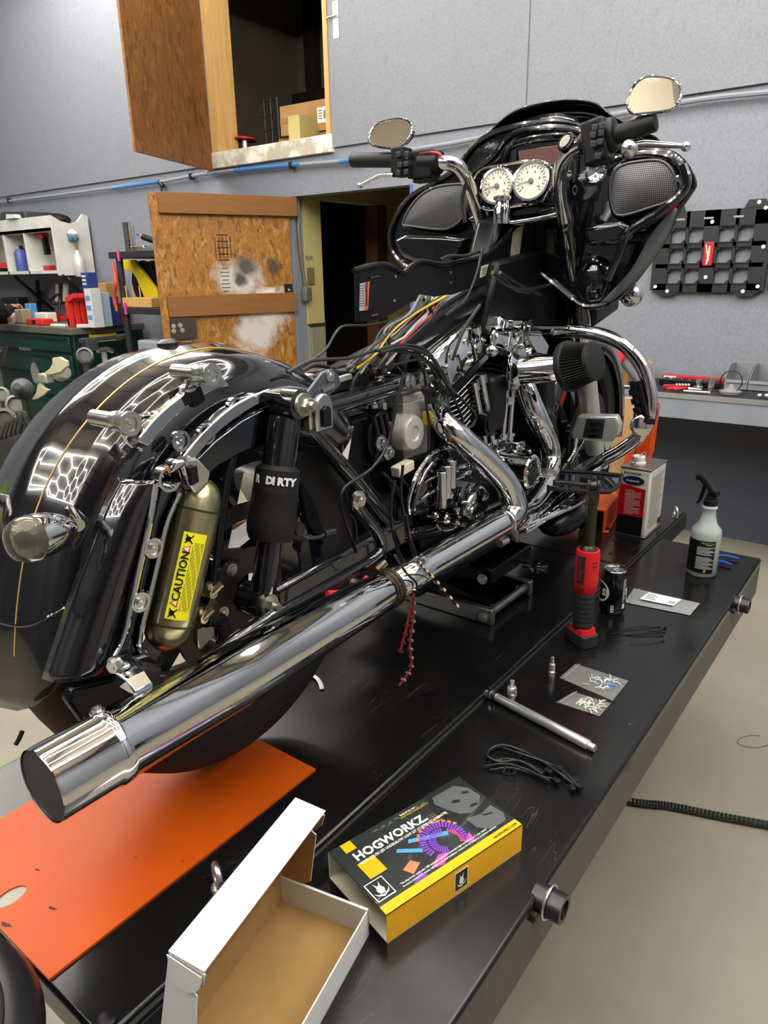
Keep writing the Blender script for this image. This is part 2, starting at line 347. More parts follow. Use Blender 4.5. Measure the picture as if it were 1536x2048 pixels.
for i in range(5): t.tube([c + V((-.02 - i * .012, .11, .08 + i * .11)), c + V((.15 - i * .012, .11, .08 + i * .11))], .003, 6, sm=False)
tag(t.build('wire_rack', darkmet), 'thin wire rack leaning inside the left side of the loft opening', 'rack')
# air line along the wall
hp = [PY(x, y, WY - .045) for x, y in ((-60, 412), (100, 392), (190, 380), (250, 372), (330, 362), (383, 352), (450, 343), (560, 332), (640, 326), (720, 318))]
hp += [PY(x, y, WY - .045) for x, y in ((800, 303), (900, 287), (1000, 268), (1150, 243), (1300, 216), (1420, 196), (1560, 182))]
gp = mat('grey_hose', '8E939C', .5); bp_ = mat('blue_hose', '3F79B8', .5)
t = thing('air_hose', 'grey and blue air hose clipped along the wall under the loft opening', 'hose', hp[8])
MB().tube(hp, .014, 8).build('hose_line', gp, t)
def hs(a, b): return [PY(x, y, WY - .045) for x, y in (a, ((a[0] + b[0]) / 2, (a[1] + b[1]) / 2), b)]
for a, b in (((225, 377), (318, 363)), ((470, 341), (600, 328)), ((680, 324), (706, 319))): MB().tube(hs(a, b), .0165, 8).build('blue_section', bp_, t)
m = MB()
for x, y in ((18, 400), (383, 352), (583, 330), (710, 320)):
    q = PY(x, y, WY - .045); m.bx(q.x - .012, q.x + .012, q.y - .02, WY - .022, q.z - .03, q.z + .02)
q = PY(322, 368, WY - .05); m.cyl(q - V((.03, 0, -.02)), q + V((.03, 0, -.02)), .018); m.cyl(q + V((0, 0, -.12)), q, .01)
m.build('clip', darkmet, t)
# service door leaf: swung open, braced chipboard
t = thing('service_door', 'open chipboard door with timber battens and white spray paint patches', 'door', (-4.22, WY - .04, 0))
h0, h1 = V((-4.27, WY - .03, 0)), V((-4.66, 3.41, 0)); d = (h1 - h0).normalized(); nn = V((-d.y, d.x, 0)); W_ = (h1 - h0).length
if nn.dot(EYE - h0) < 0: nn = -nn
def dq(a, z, o=0): return h0 + d * (a * W_) + Z_ * z + nn * o
# white overspray is paint on the board: procedural mask in the panel material
tw = tan.copy(); tw.name = 'tan_osb_sprayed'; nt = tw.node_tree; n = nt.nodes; L = nt.links; bs = n['Principled BSDF']; src = bs.inputs['Base Color'].links[0].from_socket
tc = n['Texture Coordinate'] if 'Texture Coordinate' in n else n.new('ShaderNodeTexCoord')
nz = n.new('ShaderNodeTexNoise'); nz.inputs['Scale'].default_value = 12; nz.inputs['Detail'].default_value = 5; L.new(tc.outputs['Object'], nz.inputs['Vector'])
def blob(c, rad, soft, col):
    global src
    ds = n.new('ShaderNodeVectorMath'); ds.operation = 'SUBTRACT'; L.new(tc.outputs['Object'], ds.inputs[0]); ds.inputs[1].default_value = c
    sc = n.new('ShaderNodeVectorMath'); sc.operation = 'DIVIDE'; L.new(ds.outputs[0], sc.inputs[0]); sc.inputs[1].default_value = rad
    ln = n.new('ShaderNodeVectorMath'); ln.operation = 'LENGTH'; L.new(sc.outputs[0], ln.inputs[0])
    a = n.new('ShaderNodeMath'); a.operation = 'MULTIPLY_ADD'; L.new(nz.outputs['Fac'], a.inputs[0]); a.inputs[1].default_value = -1.5; L.new(ln.outputs['Value'], a.inputs[2])
    mr = n.new('ShaderNodeMapRange'); L.new(a.outputs[0], mr.inputs[0]); mr.inputs[1].default_value = .35; mr.inputs[2].default_value = .35 - soft * 1.6; mr.inputs[3].default_value = 0; mr.inputs[4].default_value = .9
    mx = n.new('ShaderNodeMixRGB'); L.new(mr.outputs[0], mx.inputs[0]); L.new(src, mx.inputs[1]); mx.inputs[2].default_value = lin(col); src = mx.outputs[0]; L.new(src, bs.inputs['Base Color'])
m = MB(); m.prism([dq(0, .02), dq(1, .02), dq(1, 2.1), dq(0, 2.1)], -nn * .018)
# object space: origin at panel centre (parent given) -> coordinates relative
pc = (dq(0, .02) + dq(1, 2.1)) / 2 - nn * .009
def rel(px, py):
    r = ray(px, py); tt = (h0 - EYE).dot(nn) / r.dot(nn); return EYE + r * tt - pc
def br(a, z): return (abs(d.x) * a + .03, abs(d.y) * a + .03, z)
blob(rel(480, 558), br(.26, .16), .4, 'C9C6BE'); blob(rel(540, 620), br(.2, .16), .4, 'D6D4CE'); blob(rel(510, 665), br(.22, .2), .45, 'CFCCC6'); blob(rel(545, 600), br(.2, .1), .3, 'E2E0DA')
blob(rel(490, 535), br(.1, .1), .4, '3A3732'); blob(rel(548, 535), br(.05, .08), .4, '3E3A34'); blob(rel(480, 560), br(.05, .05), .4, '2E2C28')
m.build('door_panel', tw, t)
bt = mat('batten_wood', '8C5E2C', .6, var=('7A4F24', 5, .3), stretch=(1, 1, 6))
def rr(px, py):
    r = ray(px, py); return EYE + r * ((h0 - EYE).dot(nn) / r.dot(nn))
for (xa, ya, xb2, yb, hh) in ((314, 405, 590, 412, .14), (335, 612, 590, 605, .15)):
    A, B = rr(xa, ya), rr(xb2, yb); zz = A.z if ya < 500 else (A.z + B.z) / 2; A.z = B.z = zz
    MB().prism([A - Z_ * hh / 2, B - Z_ * hh / 2, B + Z_ * hh / 2, A + Z_ * hh / 2], nn * .04).build('batten', bt, t, bevel=.003)
A, B = rr(338, 632), rr(393, 675); m = MB(); m.prism([V((A.x, A.y, A.z)), V((B.x, B.y, A.z)), V((B.x, B.y, B.z)), V((A.x, A.y, B.z))], nn * .03, 0)
for px, py in ((345, 652), (345, 662), (358, 650), (362, 660)): m.bolt(rr(px, py) + nn * .03, nn, .012, .012, 1)
m.build('latch_block', [mat('dark_steel_block', '3A302A', .5), steel], t)
A, B = rr(568, 568), rr(585, 588); m = MB(); m.prism([A, V((B.x, B.y, A.z)), B, V((A.x, A.y, B.z))], nn * .012, 0); m.bolt(rr(577, 580) + nn * .012, nn, .008, .01, 1); m.build('hinge_plate', [darkmet, steel], t)
m = MB(); q0 = rr(444, 470)
for i in range(5): m.box(q0 - Z_ * (.045 * i), (.09, .002, .008), Matrix((d, nn, Z_)).transposed())
for i in range(5): m.box(q0 + d * (.03 * i - .06) - Z_ * .09, (.006, .002, .15), Matrix((d, nn, Z_)).transposed())
for i in range(10): m.box(q0 - Z_ * (.24 + .028 * i) + d * .0, (.07 if i % 3 else .05, .002, .006), Matrix((d, nn, Z_)).transposed())
m.build('panel_stamp', lt, t)
# conduit and switch in the passage
t = thing('electrical_conduit', 'grey conduit with junction box on the yellowed passage wall', 'conduit', (-4.22, 4.6, 1.3))
pts = [PX(596, 392, -4.235), PX(598, 470, -4.235), PX(605, 530, -4.235), PX(612, 580, -4.235)]
MB().tube(pts, .012, 8).build('pipe', mat('conduit_grey', '6F7068', .5, .3), t)
q = PX(614, 588, -4.22); MB().box(q, (.05, .07, .11)).build('junction_box', MATS['conduit_grey'], t, bevel=.006)
q = PX(622, 552, -4.24); tag(MB().box(q, (.012, .075, .13)).build('wall_plate', mat('old_brass_plate', '7A6C3E', .5)), 'tarnished blank plate on the yellowed passage wall', 'plate')
q = PX(611, 520, -4.246); m = MB().text('RUX', .045, q + V((0, 0, 0)), Y_, Z_, lift=.001); tag(m.build('wall_scribble', mat('pencil', '6E6444', .8)), 'faint pencil scribble on the yellowed passage wall above the plate', 'writing')

m = MB()
for i in range(5): m.bx(-9.5 + i * 2.6, -8.2 + i * 2.6, -4.98, -4.9, 0, 3.0)
struct('reflection_door', m, mat('roller_door', '55585C', .4)); m = MB()  # unseen doors added to give the chrome something to reflect
struct('trim_6', MB().bx(-11, 4, -4.97, -4.9, 3.05, 3.4), mat('header_beam', '16171A', .5)); struct('lime_reflection_strip', MB().bx(-10.98, -10.9, -1.5, -.6, 0, 2.4), mat('reflection_lime', '8FB82A', .6))  # lime strip is out of view, added for its reflection in the fender

struct('reflection_post_1', MB().bx(2.6, 2.8, -1.4, -1.2, 0, 4.6), mat('reflection_orange', 'C8641A', .4)); struct('reflection_post_2', MB().bx(2.2, 2.9, -3.4, -2.9, 0, 4.6), mat('reflection_dark', '101114', .5)); struct('reflection_post_3', MB().bx(3.3, 3.6, .6, .8, 0, 4.6), MATS['reflection_dark'])  # unseen posts added for orange and dark reflections in the chrome
# ================= LIFT TABLE =================
deckm = mat('scratched_black_deck', '0B0B0C', .21, 0, 0, var=('141312', 9, .25), scr=('8A8576', 7, .45), rvar=.07)
skm = mat('grey_skirt_paint', '44433E', .42, var=('3A3934', 2, .3))
XS, XE, XL = -.614, -.312, -1.222     # seam, right edge, left edge
YN, YF, YFE = .267, 2.61, 2.29
T = thing('lift_table', 'black steel motorcycle lift table carrying the stripped motorcycle', 'lift table', (-.8, 1.3, 0))
def slab(x0, x1, y0, y1, h=.05): return MB().bx(x0, x1, y0, y1, ZT - h, ZT)
slab(XL, XS - .012, YN, 1.995).build('main_deck', deckm, T, bevel=.006)
slab(XL, XS - .012, 1.998, YF).build('front_deck', deckm, T, bevel=.003)
slab(XS, XE, -.35, YFE, .03).build('side_extension', deckm, T, bevel=.006)
m = MB(); m.bx(XS - .010, XS - .002, YN, YF, ZT - .06, ZT - .006); m.tube([(XS - .006, YN, ZT - .0055), (XS - .006, YF, ZT - .0055)], .005, 8, sm=False); m.build('seam_rod', rubber, T)
m = MB(); m.bx(XE - .006, XE - .001, -.35, YFE, ZT - .115, ZT - .008); m.build('side_skirt', skm, T)
MB().bx(XE - .3, XE - .002, YFE - .008, YFE - .003, ZT - .115, ZT - .008).build('end_skirt', skm, T)
m = MB(); m.bx(XL + .05, XS - .06, .5, 2.4, .02, .1); m.bx(XL + .05, XL + .11, .5, 2.4, .1, ZT - .05); m.bx(XS - .12, XS - .06, .5, 2.4, .45, ZT - .05); m.build('base_frame', satin, T)
for sx in (XL + .14, XS - .16):
    MB().beam((sx, .6, .12), (sx, 2.3, ZT - .1), .04, .08).build('scissor_arm', satin, T); MB().beam((sx, 2.3, .12), (sx, .6, ZT - .1), .04, .08).build('scissor_arm', satin, T)
def socket(c):
    c = V(c); m = MB(); m.lathe(c, X_, [(.021, -.01), (.021, .035), (.014, .035), (.014, .0)], 20, cap=False); m.bolt(c + V((-.004, -.028, -.01)), X_, .008, .01); q = m.build('pin_socket', darkmet, T)
    MB().tube([c + V((.012 + .0, .024 * cos(a), .024 * sin(a))) for a in [i * pi / 5 for i in range(10)]], .0022, 6, closed=True).build('retaining_ring', steel, q)
socket((XE, .766, ZT - .015)); socket((XE, 1.96, ZT - .02))
def eyebolt(p, label, rz):
    p = V(p); m = MB(); u = V((cos(rz), sin(rz), 0)); c = p + Z_ * .022
    m.tube([c + (u * cos(a) + Z_ * sin(a)) * .015 for a in [i * pi / 6 for i in range(12)]], .0048, 10, closed=True, sub=3); m.cyl(p, p + Z_ * .008, .007); m.cyl(p, p + Z_ * .003, .011)
    return tag(m.build('eye_bolt', steel), label, 'eye bolt')
eyebolt(PZ(437, 1775), 'zinc eye bolt standing on the black deck between orange plate and white box', 2.7)
eyebolt(PZ(1350, 1035), 'zinc eye bolt at the far corner of the deck behind the metal can', 2.2)
m = MB(); q = PZ(213, 2046); m.lathe(q, Z_, [(.012, 0), (.012, .006), (.007, .009)], 16); tag(m.build('deck_plug', blk), 'black round plug on the deck edge beside the orange plate', 'plug')
m = MB()
for px, py in ((1230, 1080), (1222, 1107), (1205, 1120), (1262, 1117)): m.lathe(PZ(px, py), Z_, [(.008, 0), (.008, .0015), (.003, .002)], 12)
m.build('deck_rivet', darkmet, T)
# orange ramp plate with a slot hole
a, b, c_, d_ = (-1.084, -.749, YN + .004, .768)
hole = PZ(22, 1797); P_ = MB(); n = 28
ring = [V((hole.x + .014 * cos(2 * pi * i / n), hole.y + .022 * sin(2 * pi * i / n), ZT + .004)) for i in range(n)]
def onrect(p):
    dx, dy = p.x - hole.x, p.y - hole.y; t = min(((b - hole.x) / dx if dx > 0 else (a - hole.x) / dx) if abs(dx) > 1e-6 else 9e9, ((d_ - hole.y) / dy if dy > 0 else (c_ - hole.y) / dy) if abs(dy) > 1e-6 else 9e9); return V((hole.x + dx * t, hole.y + dy * t, ZT + .004))
outer = [onrect(p) for p in ring]
for cx_, cy_ in ((b, d_), (a, d_), (a, c_), (b, c_)):
    j = min(range(n), key=lambda i: (outer[i] - V((cx_, cy_, ZT + .004))).length); outer[j] = V((cx_, cy_, ZT + .004))
P_.add(ring + outer + [p - Z_ * .004 for p in ring] + [p - Z_ * .004 for p in outer], [(i, (i + 1) % n, n + (i + 1) % n, n + i) for i in range(n)] + [(i, 2 * n + i, 2 * n + (i + 1) % n, (i + 1) % n) for i in range(n)] + [(n + i, n + (i + 1) % n, 3 * n + (i + 1) % n, 3 * n + i) for i in range(n)])
op = P_.build('ramp_plate', [orange], None, sm=0); tag(op, 'orange painted steel plate with an oval hole lying under the exhaust tip', 'plate')
m = MB()
for px, py, r_ in ((105, 1817, .006), (75, 1740, .004), (60, 1975, .004), (12, 1850, .008), (272, 1715, .002), (365, 1722, .002)):
    q = PZ(px, py, ZT + .004); m.prism([q + V((r_ * cos(t) * (1 + .4 * sin(3 * t)), r_ * .45 * sin(t) * (1 + .3 * cos(2 * t)) + r_ * .3 * cos(t), 0)) for t in [i * pi / 5 for i in range(10)]], (0, 0, .0004))
m.build('paint_chip', mat('bare_rust', '3A2A20', .7), op)
MB().bx(hole.x - .03, hole.x + .03, hole.y - .04, hole.y + .04, ZT - .0005, ZT + .0012).build('hole_floor', mat('light_dust', 'A8A69C', .8), op)
# ================= OPEN WHITE MAILER BOX =================
C0 = V((-.600, .534, ZT)); u = V((.977, .211, 0)).normalized(); v = V((.211, -.977, 0)).normalized(); W_, L_, H_ = .137, .243, .045
kraft = mat('kraft_inside', 'A5834F', .8, var=('957343', 30, .3), stretch=(1, 1, 1)); cgrey = mat('card_outer', 'D0D1CE', .5)
t = thing('mailer_box', 'open white cardboard mailer box with brown inside, lid standing up', 'box', C0)
def B(a, b, c): return C0 + u * a + v * b + Z_ * c
def panel(name, pts, nrm, mats, th=.0018, par=None, k2=True):
    """thin card: outside material 0, inside (towards nrm) material 1"""
    nrm = V(nrm).normalized(); m = MB(); m.prism(pts, nrm * th, 0); m.poly([p + nrm * (th + .0002) for p in pts], 1); return m.build(name, mats, par or t, sm=0)
panel('floor_panel', [B(0, 0, 0), B(W_, 0, 0), B(W_, L_, 0), B(0, L_, 0)], Z_, [cgrey, kraft])
panel('hinge_wall', [B(0, 0, 0), B(0, L_, 0), B(0, L_, H_), B(0, 0, H_)], u, [cgrey, kraft])
for s, nm in ((0, 'end_wall'), (L_, 'end_wall')):
    m = MB(); m.bx(0, 1, 0, 1, 0, 1) if False else None
    o = .004 if s == 0 else -.004
    m.prism([B(0, s, 0), B(W_, s, 0), B(W_, s, H_), B(0, s, H_)], v * o, 0); m.prism([B(.02, s + o, 0), B(.05, s + o, 0), B(.05, s + o, .002), B(.02, s + o, .002)], v * o * .2, 1); m.build(nm, [cgrey, kraft], t, bevel=.0015)
panel('front_wall', [B(W_, 0, 0), B(W_, L_, 0), B(W_, L_, H_ - .002), B(W_, 0, H_ - .002)], -u, [cgrey, cgrey])
la = R(13); lu = (u * sin(la) + Z_ * cos(la)); LB = lambda a, b: B(0, b, H_) + lu * a
lin_ = (u * cos(la) - Z_ * sin(la))
ld = panel('lid', [LB(0, 0), LB(0, L_), LB(.143, L_), LB(.143, 0)], lin_, [cgrey, kraft])
tp = lambda b, o: LB(.143, b) + (u * .99 - Z_ * .12) * o
m = MB(); m.prism([tp(-.002, 0), tp(L_ + .002, 0), tp(L_ + .002, .046), tp(-.002, .046)], V((0, 0, .002)), 0); m.build('tuck_flap', [cgrey], ld, bevel=.0008)
def flap(b, off): 
    pts = [LB(.143, b), LB(.143, b) + lin_ * .046, LB(.125, b) + lin_ * .045, LB(.112, b) + lin_ * .038, LB(.108, b) + lin_ * .03, LB(.104, b) + lin_ * .04, LB(.02, b) + lin_ * .046, LB(.002, b) + lin_ * .03, LB(0, b)]
    return panel('side_flap', pts, v * off, [cgrey, kraft], par=ld)
flap(-.001, 1); flap(L_ + .001, -1)
m = MB(); b = L_ + .0035; m.prism([LB(.142, b), LB(.142, b) + lin_ * .044] + [LB(.135 - .03 * sin(a), b) + lin_ * (.024 + .021 * cos(a)) for a in [i * pi / 8 for i in range(9)]], v * .001); m.build('corner_tab', cgrey, ld)
# ================= PRINTED SLEEVE BOX =================
P0 = V((-.438, .566, ZT)); w = V((.069, .251, 0)).normalized(); s_ = V((-w.y, w.x, 0)); SL, SW, SH = .258, .139, .0485
S = lambda a, b, c=0: P0 + w * a + s_ * b + Z_ * c
t = thing('light_kit_sleeve', 'black and yellow printed cardboard sleeve box beside the open white box', 'box sleeve', P0)
pyel = mat('print_yellow', 'F0B400', .35, coat=.4); pdk = mat('print_dark_teal', '2A302E', .35, var=('1B201F', 9, .3), coat=.4); inn = mat('sleeve_inside', 'E4DFC4', .6)
m = MB()
m.prism([S(0, 0, 0), S(SL, 0, 0), S(SL, 0, SH), S(0, 0, SH)], s_ * .0015, 0); m.poly([S(.001, .0017, .001), S(SL - .001, .0017, .001), S(SL - .001, .0017, SH - .001), S(.001, .0017, SH - .001)], 2)
m.prism([S(0, SW, 0), S(SL, SW, 0), S(SL, SW, SH), S(0, SW, SH)], -s_ * .0015, 2)
m.prism([S(0, 0, 0), S(SL, 0, 0), S(SL, SW, 0), S(0, SW, 0)], Z_ * .0015, 2)
m.prism([S(0, 0, SH), S(SL, 0, SH), S(SL, .016, SH), S(0, .016, SH)], -Z_ * .0015, 0)
m.prism([S(0, .016, SH), S(SL, .016, SH), S(SL, SW, SH), S(0, SW, SH)], -Z_ * .0015, 1)
m.build('carton', [pyel, pdk, inn], t, sm=0)
top = SH + .0002
def tp2(a0, a1, b0, b1): return [S(a0, b0, top), S(a1, b0, top), S(a1, b1, top), S(a0, b1, top)]
art = {k: mat('print_' + k, c, .4, coat=.3) for k, c in dict(grey='55585A', charcoal='141516', white='EFEFEA', violet='7A3FC0', pink='E0489A', blue='4F9BC8', salmon='D87F58', olive='566048', gold='C89A40').items()}
names = list(art); ai = {k: i for i, k in enumerate(names)}; m = MB()
E_ = lambda a, b, c=.0003: S(a, b, SH + c)
def blobp(pts, k, c=.0003): m.prism([S(a, b, SH + c) for a, b in pts], Z_ * .0001, ai[k])
# gorilla-like shaded head at the far end: plain generic dark head shapes
blobp([(.185, SW), (.258, SW), (.258, .016), (.205, .016), (.192, .035), (.186, .06), (.172, .085), (.17, .11)], 'charcoal')
blobp([(.19, .128), (.235, .128), (.25, .11), (.253, .085), (.235, .07), (.215, .066), (.2, .075), (.19, .095), (.183, .115)], 'grey', .0005)
blobp([(.2, .062), (.225, .055), (.25, .06), (.254, .035), (.245, .022), (.215, .022), (.2, .04)], 'grey', .0005)
blobp([(.205, .1), (.216, .094), (.222, .098), (.212, .104)], 'charcoal', .0007); blobp([(.232, .105), (.244, .1), (.246, .105), (.236, .11)], 'charcoal', .0007)
blobp([(.222, .075), (.236, .072), (.238, .078), (.226, .08)], 'charcoal', .0007); blobp([(.224, .05), (.24, .044), (.242, .047), (.226, .053)], 'charcoal', .0007)
def arc(c, r0, r1, a0, a1, k, n=14, h=.0004):
    for i in range(n):
        t0, t1 = R(a0 + (a1 - a0) * i / n), R(a0 + (a1 - a0) * (i + .65) / n)
        m.prism([S(c[0] + r0 * cos(t0), c[1] + r0 * sin(t0), SH + h), S(c[0] + r1 * cos(t0), c[1] + r1 * sin(t0), SH + h), S(c[0] + r1 * cos(t1), c[1] + r1 * sin(t1), SH + h), S(c[0] + r0 * cos(t1), c[1] + r0 * sin(t1), SH + h)], Z_ * .0001, ai[k])
arc((.145, .05), .026, .037, -30, 200, 'violet', 26); arc((.145, .05), .037, .041, 20, 150, 'salmon', 10); arc((.145, .05), .012, .024, 60, 250, 'violet', 18); arc((.15, .045), .016, .024, -40, 60, 'pink', 10)
blobp([(.1, .078), (.104, .084), (.16, .062), (.158, .054)], 'blue'); blobp([(.075, .075), (.08, .08), (.11, .058), (.106, .052)], 'blue'); blobp([(.063, .045), (.082, .052), (.09, .04), (.07, .03)], 'salmon')
blobp([(.095, .022), (.12, .035), (.135, .03), (.115, .0165)], 'pink'); blobp([(.06, .0165), (.08, .03), (.085, .0165)], 'violet'); blobp([(.165, .028), (.185, .04), (.18, .02)], 'pink')
for i in range(8): blobp([(.07 + i * .013, .128 - .003 * (i % 3)), (.08 + i * .013, .131), (.083 + i * .013, .126)], 'olive')
for i in range(5): blobp([(.155 + i * .002, .085 + i * .004), (.18 + i * .002, .083 + i * .004), (.18, .0842 + i * .004), (.155, .0862 + i * .004)], 'gold')
for q in (tp2(.018, .036, .118, .136), tp2(.018, .047, .06, .092)): m.prism(q, Z_ * .0003, len(names))
for a0, b0, wd, hh in ((.003, .022, .03, .034),): # framed emblem, lower left
    m.prism([S(a0, b0, SH), S(a0 + wd, b0, SH), S(a0 + wd, b0 + hh, SH), S(a0, b0 + hh, SH)], Z_ * .0006, ai['white'])
    m.prism([S(a0 + .0015, b0 + .0015, SH), S(a0 + wd - .0015, b0 + .0015, SH), S(a0 + wd - .0015, b0 + hh - .0015, SH), S(a0 + .0015, b0 + hh - .0015, SH)], Z_ * .0008, ai['charcoal'])
def emblem(f, k):   # horned mask mark, f maps (x,y) in 0..1
    m.prism([f(x, y) for x, y in ((.38, .25), (.62, .25), (.7, .45), (.62, .6), (.66, .85), (.56, .66), (.44, .66), (.34, .85), (.38, .6), (.3, .45))], f(0, 0, 1) - f(0, 0), k)
    m.prism([f(x, y) for x, y in ((.1, .4), (.2, .22), (.45, .1), (.8, .22), (.9, .4), (.76, .27), (.5, .18), (.24, .27))], f(0, 0, 1) - f(0, 0), k)
emblem(lambda x, y, z=0: S(.003 + .03 * x, .022 + .034 * y, SH + .0009 + .0002 * z), ai['white'])
m.prism([S(.12, 0, .008), S(.145, 0, .008), S(.145, 0, .041), S(.12, 0, .041)], -s_ * .0003, ai['white']); m.prism([S(.121, 0, .009), S(.144, 0, .009), S(.144, 0, .04), S(.121, 0, .04)], -s_ * .0004, ai['charcoal'])
emblem(lambda x, y, z=0: S(.121 + .023 * x, -.0005 - .0002 * z, .009 + .031 * y), ai['white'])
o = lambda a, b: S(a, b, SH)
m.text('HOGWORKZ.', .021, o(.022, .097), w, s_, ai['white'], bold=.0006); m.text('MULTI-COLOR LED UNDERGLOW LIGHT KIT (12 STRIP KIT w/ REMOTE)', .0063, o(.022, .0885), w, s_, ai['white'], xs=.8, bold=.00005)
m.text('Backed by our', .005, o(.125, .128), w, s_, ai['white']); m.text('LIFETIME WARRANTY!', .0055, o(.122, .122), w, s_, ai['gold'])
m.text('This plug & play, multi-color LED underglow light kit is extremely bright and features an 8 color display!', .004, o(.045, .0265), w, s_, ai['white'], xs=.95); m.text('Functions include flash, strobe, fade and boost. Easy installation, waterproof and backed by our lifetime warranty!', .004, o(.045, .021), w, s_, ai['white'], xs=.95)
m.text('HOGWORKZ.COM', .0055, o(.205, .006), w, s_, ai['charcoal'])
m.build('printed_artwork', [art[k] for k in names] + [pyel], t, sm=0)
# ================= SCISSOR JACK UNDER THE BIKE =================
t = thing('scissor_jack', 'flat silver and black scissor jack under the motorcycle frame', 'jack', (-1.0, 1.55, ZT))
alum = mat('brushed_aluminium', '9A9A98', .35, .9, var=('8A8A88', 20, .3)); jx0, jx1, jy0, jy1 = -1.25, -.762, 1.43, 1.66
for y in (jy0, jy1 - .02): MB().bx(jx0, jx1, y, y + .02, ZT, ZT + .042).build('base_rail', alum, t, bevel=.003)
MB().bx(jx0 + .02, jx1 - .04, jy0 + .02, jy1 - .02, ZT, ZT + .006).build('base_plate', satin, t)
m = MB()
for x in (jx1 - .018, jx0 + .02): m.cyl((x, jy0 - .004, ZT + .022), (x, jy1 + .004, ZT + .022), .011)
m.build('cross_rod', alum, t)
m = MB()
for x, z in ((jx1 - .022, .02), (-.79, .122), (-1.2, .02)): m.bolt((x, jy0 - .003, ZT + z), -Y_, .009, .006)
m.build('pivot_bolt', steel, t)
for y in (jy0 + .03, jy1 - .06):
    MB().beam((jx1 - .02, y, ZT + .03), (-1.2, y, ZT + .12), .02, .032).build('lift_arm', satin, t); MB().beam((jx0 + .02, y + .022, ZT + .03), (-.8, y + .022, ZT + .12), .02, .032).build('lift_arm', satin, t)
MB().bx(-1.16, -.772, jy0 + .01, jy1 + .0, ZT + .105, ZT + .145).build('top_plate', satin, t, bevel=.005)
m = MB(); c = V((-.775, 1.62, ZT + .10)); m.cyl(c, c + X_ * .035, .01); m.cyl(c + X_ * .03, c + X_ * .045, .016, n=6); m.cyl(c + X_ * .045, c + X_ * .065, .012); m.build('screw_end', chrome, t)
MB().bx(-1.12, -.84, 1.3, 1.9, ZT + .145, ZT + .16).build('rubber_pad', rubber, t)
# ================= SMALL TOOLS =================
# gallon solvent can
A, B2, Cc = PZ(1239, 1068), PZ(1289, 1078), PZ(1334, 1054); uu = (B2 - A).normalized(); vv = V((-uu.y, uu.x, 0)); wl, dl = .098, .158; hh = .222
q = lambda a, b, c=0: B2 - uu * wl + uu * a + vv * b + Z_ * c
t = thing('solvent_can', 'rectangular metal solvent can, white and red, with white screw cap', 'can', q(wl / 2, dl / 2))
cw = mat('can_white', 'D6D3C8', .3, .0, coat=.6); cr = mat('can_red', 'B3121C', .3, coat=.6); cb = mat('can_black', '151314', .3, coat=.6); cn = mat('can_navy', '20264E', .25, coat=.6); ck = mat('can_print_grey', '77756E', .5)
MB().prism([q(0, 0, .004), q(wl, 0, .004), q(wl, dl, .004), q(0, dl, .004)], Z_ * hh).build('can_body', cw, t, bevel=.006, seg=3)
m = MB()
for z in (0, hh + .004): m.prism([q(-.002, -.002, z), q(wl + .002, -.002, z), q(wl + .002, dl + .002, z), q(-.002, dl + .002, z)], Z_ * .006)
m.build('rim_seam', satin_can := mat('can_rim', '8C8678', .3, .8), t, bevel=.002)
m = MB(); m.prism([q(.001, -.0012, .07), q(wl - .012, -.0012, .07), q(wl - .012, -.0012, .165), q(.001, -.0012, .175)], -vv * .0004, 0); m.prism([q(.001, -.0012, .005), q(wl - .012, -.0012, .005), q(wl - .012, -.0012, .0701), q(.001, -.0012, .0701)], -vv * .0004, 1)
oc = q(.045, -.0014, .19); ovp = lambda r_, o: [oc - vv * o + uu * (.038 * r_ * cos(a)) + Z_ * (.017 * r_ * sin(a)) for a in [i * pi / 12 for i in range(24)]]
m.prism(ovp(1, .0003), -vv * .0003, 3); m.prism(ovp(.92, .0006), -vv * .0003, 2); m.text('RUST-OLEUM', .009, q(.012, -.0015, .211), uu, Z_, 1, bold=.0002); m.text('Acetone', .012, oc - uu * .024 - Z_ * .004 - vv * .0009, uu, Z_, 3)
for i in range(16):
    ln = .05 if i % 5 else .03; m.prism([q(.022, -.0018, .155 - i * .0052), q(.022 + ln, -.0018, .155 - i * .0052), q(.022 + ln, -.0018, .1565 - i * .0052), q(.022, -.0018, .1565 - i * .0052)], -vv * .0002, 3)
for i in range(26):
    m.prism([q(wl + .0013, .012 + .003 * (i % 3), .2 - i * .0068), q(wl + .0013, .14 - .01 * (i % 4), .2 - i * .0068), q(wl + .0013, .14 - .01 * (i % 4), .2025 - i * .0068), q(wl + .0013, .012 + .003 * (i % 3), .2025 - i * .0068)], uu * .0002, 4)
m.prism([q(wl + .0015, .12, .015), q(wl + .0015, .145, .015), q(wl + .0015, .145, .04), q(wl + .0015, .12, .04)], uu * .0003, 1)
m.build('printed_label', [cr, cb, cn, cw, ck], t, sm=0)
cc = q(.035, .06, hh + .01); m = MB(); m.lathe(cc, Z_, [(.024, 0), (.024, .006), (.020, .008), (.020, .024), (.017, .027)], 24); m.build('screw_cap', white, t)
m = MB(); m.tube([cc + uu * .0 + vv * (-.045) , cc + vv * (-.04) + Z_ * .03 + uu * .01, cc + Z_ * .036 + uu * .012, cc + vv * .04 + Z_ * .03 + uu * .01, cc + vv * .045], .0022, 6); m.build('bail_handle', steel, t)
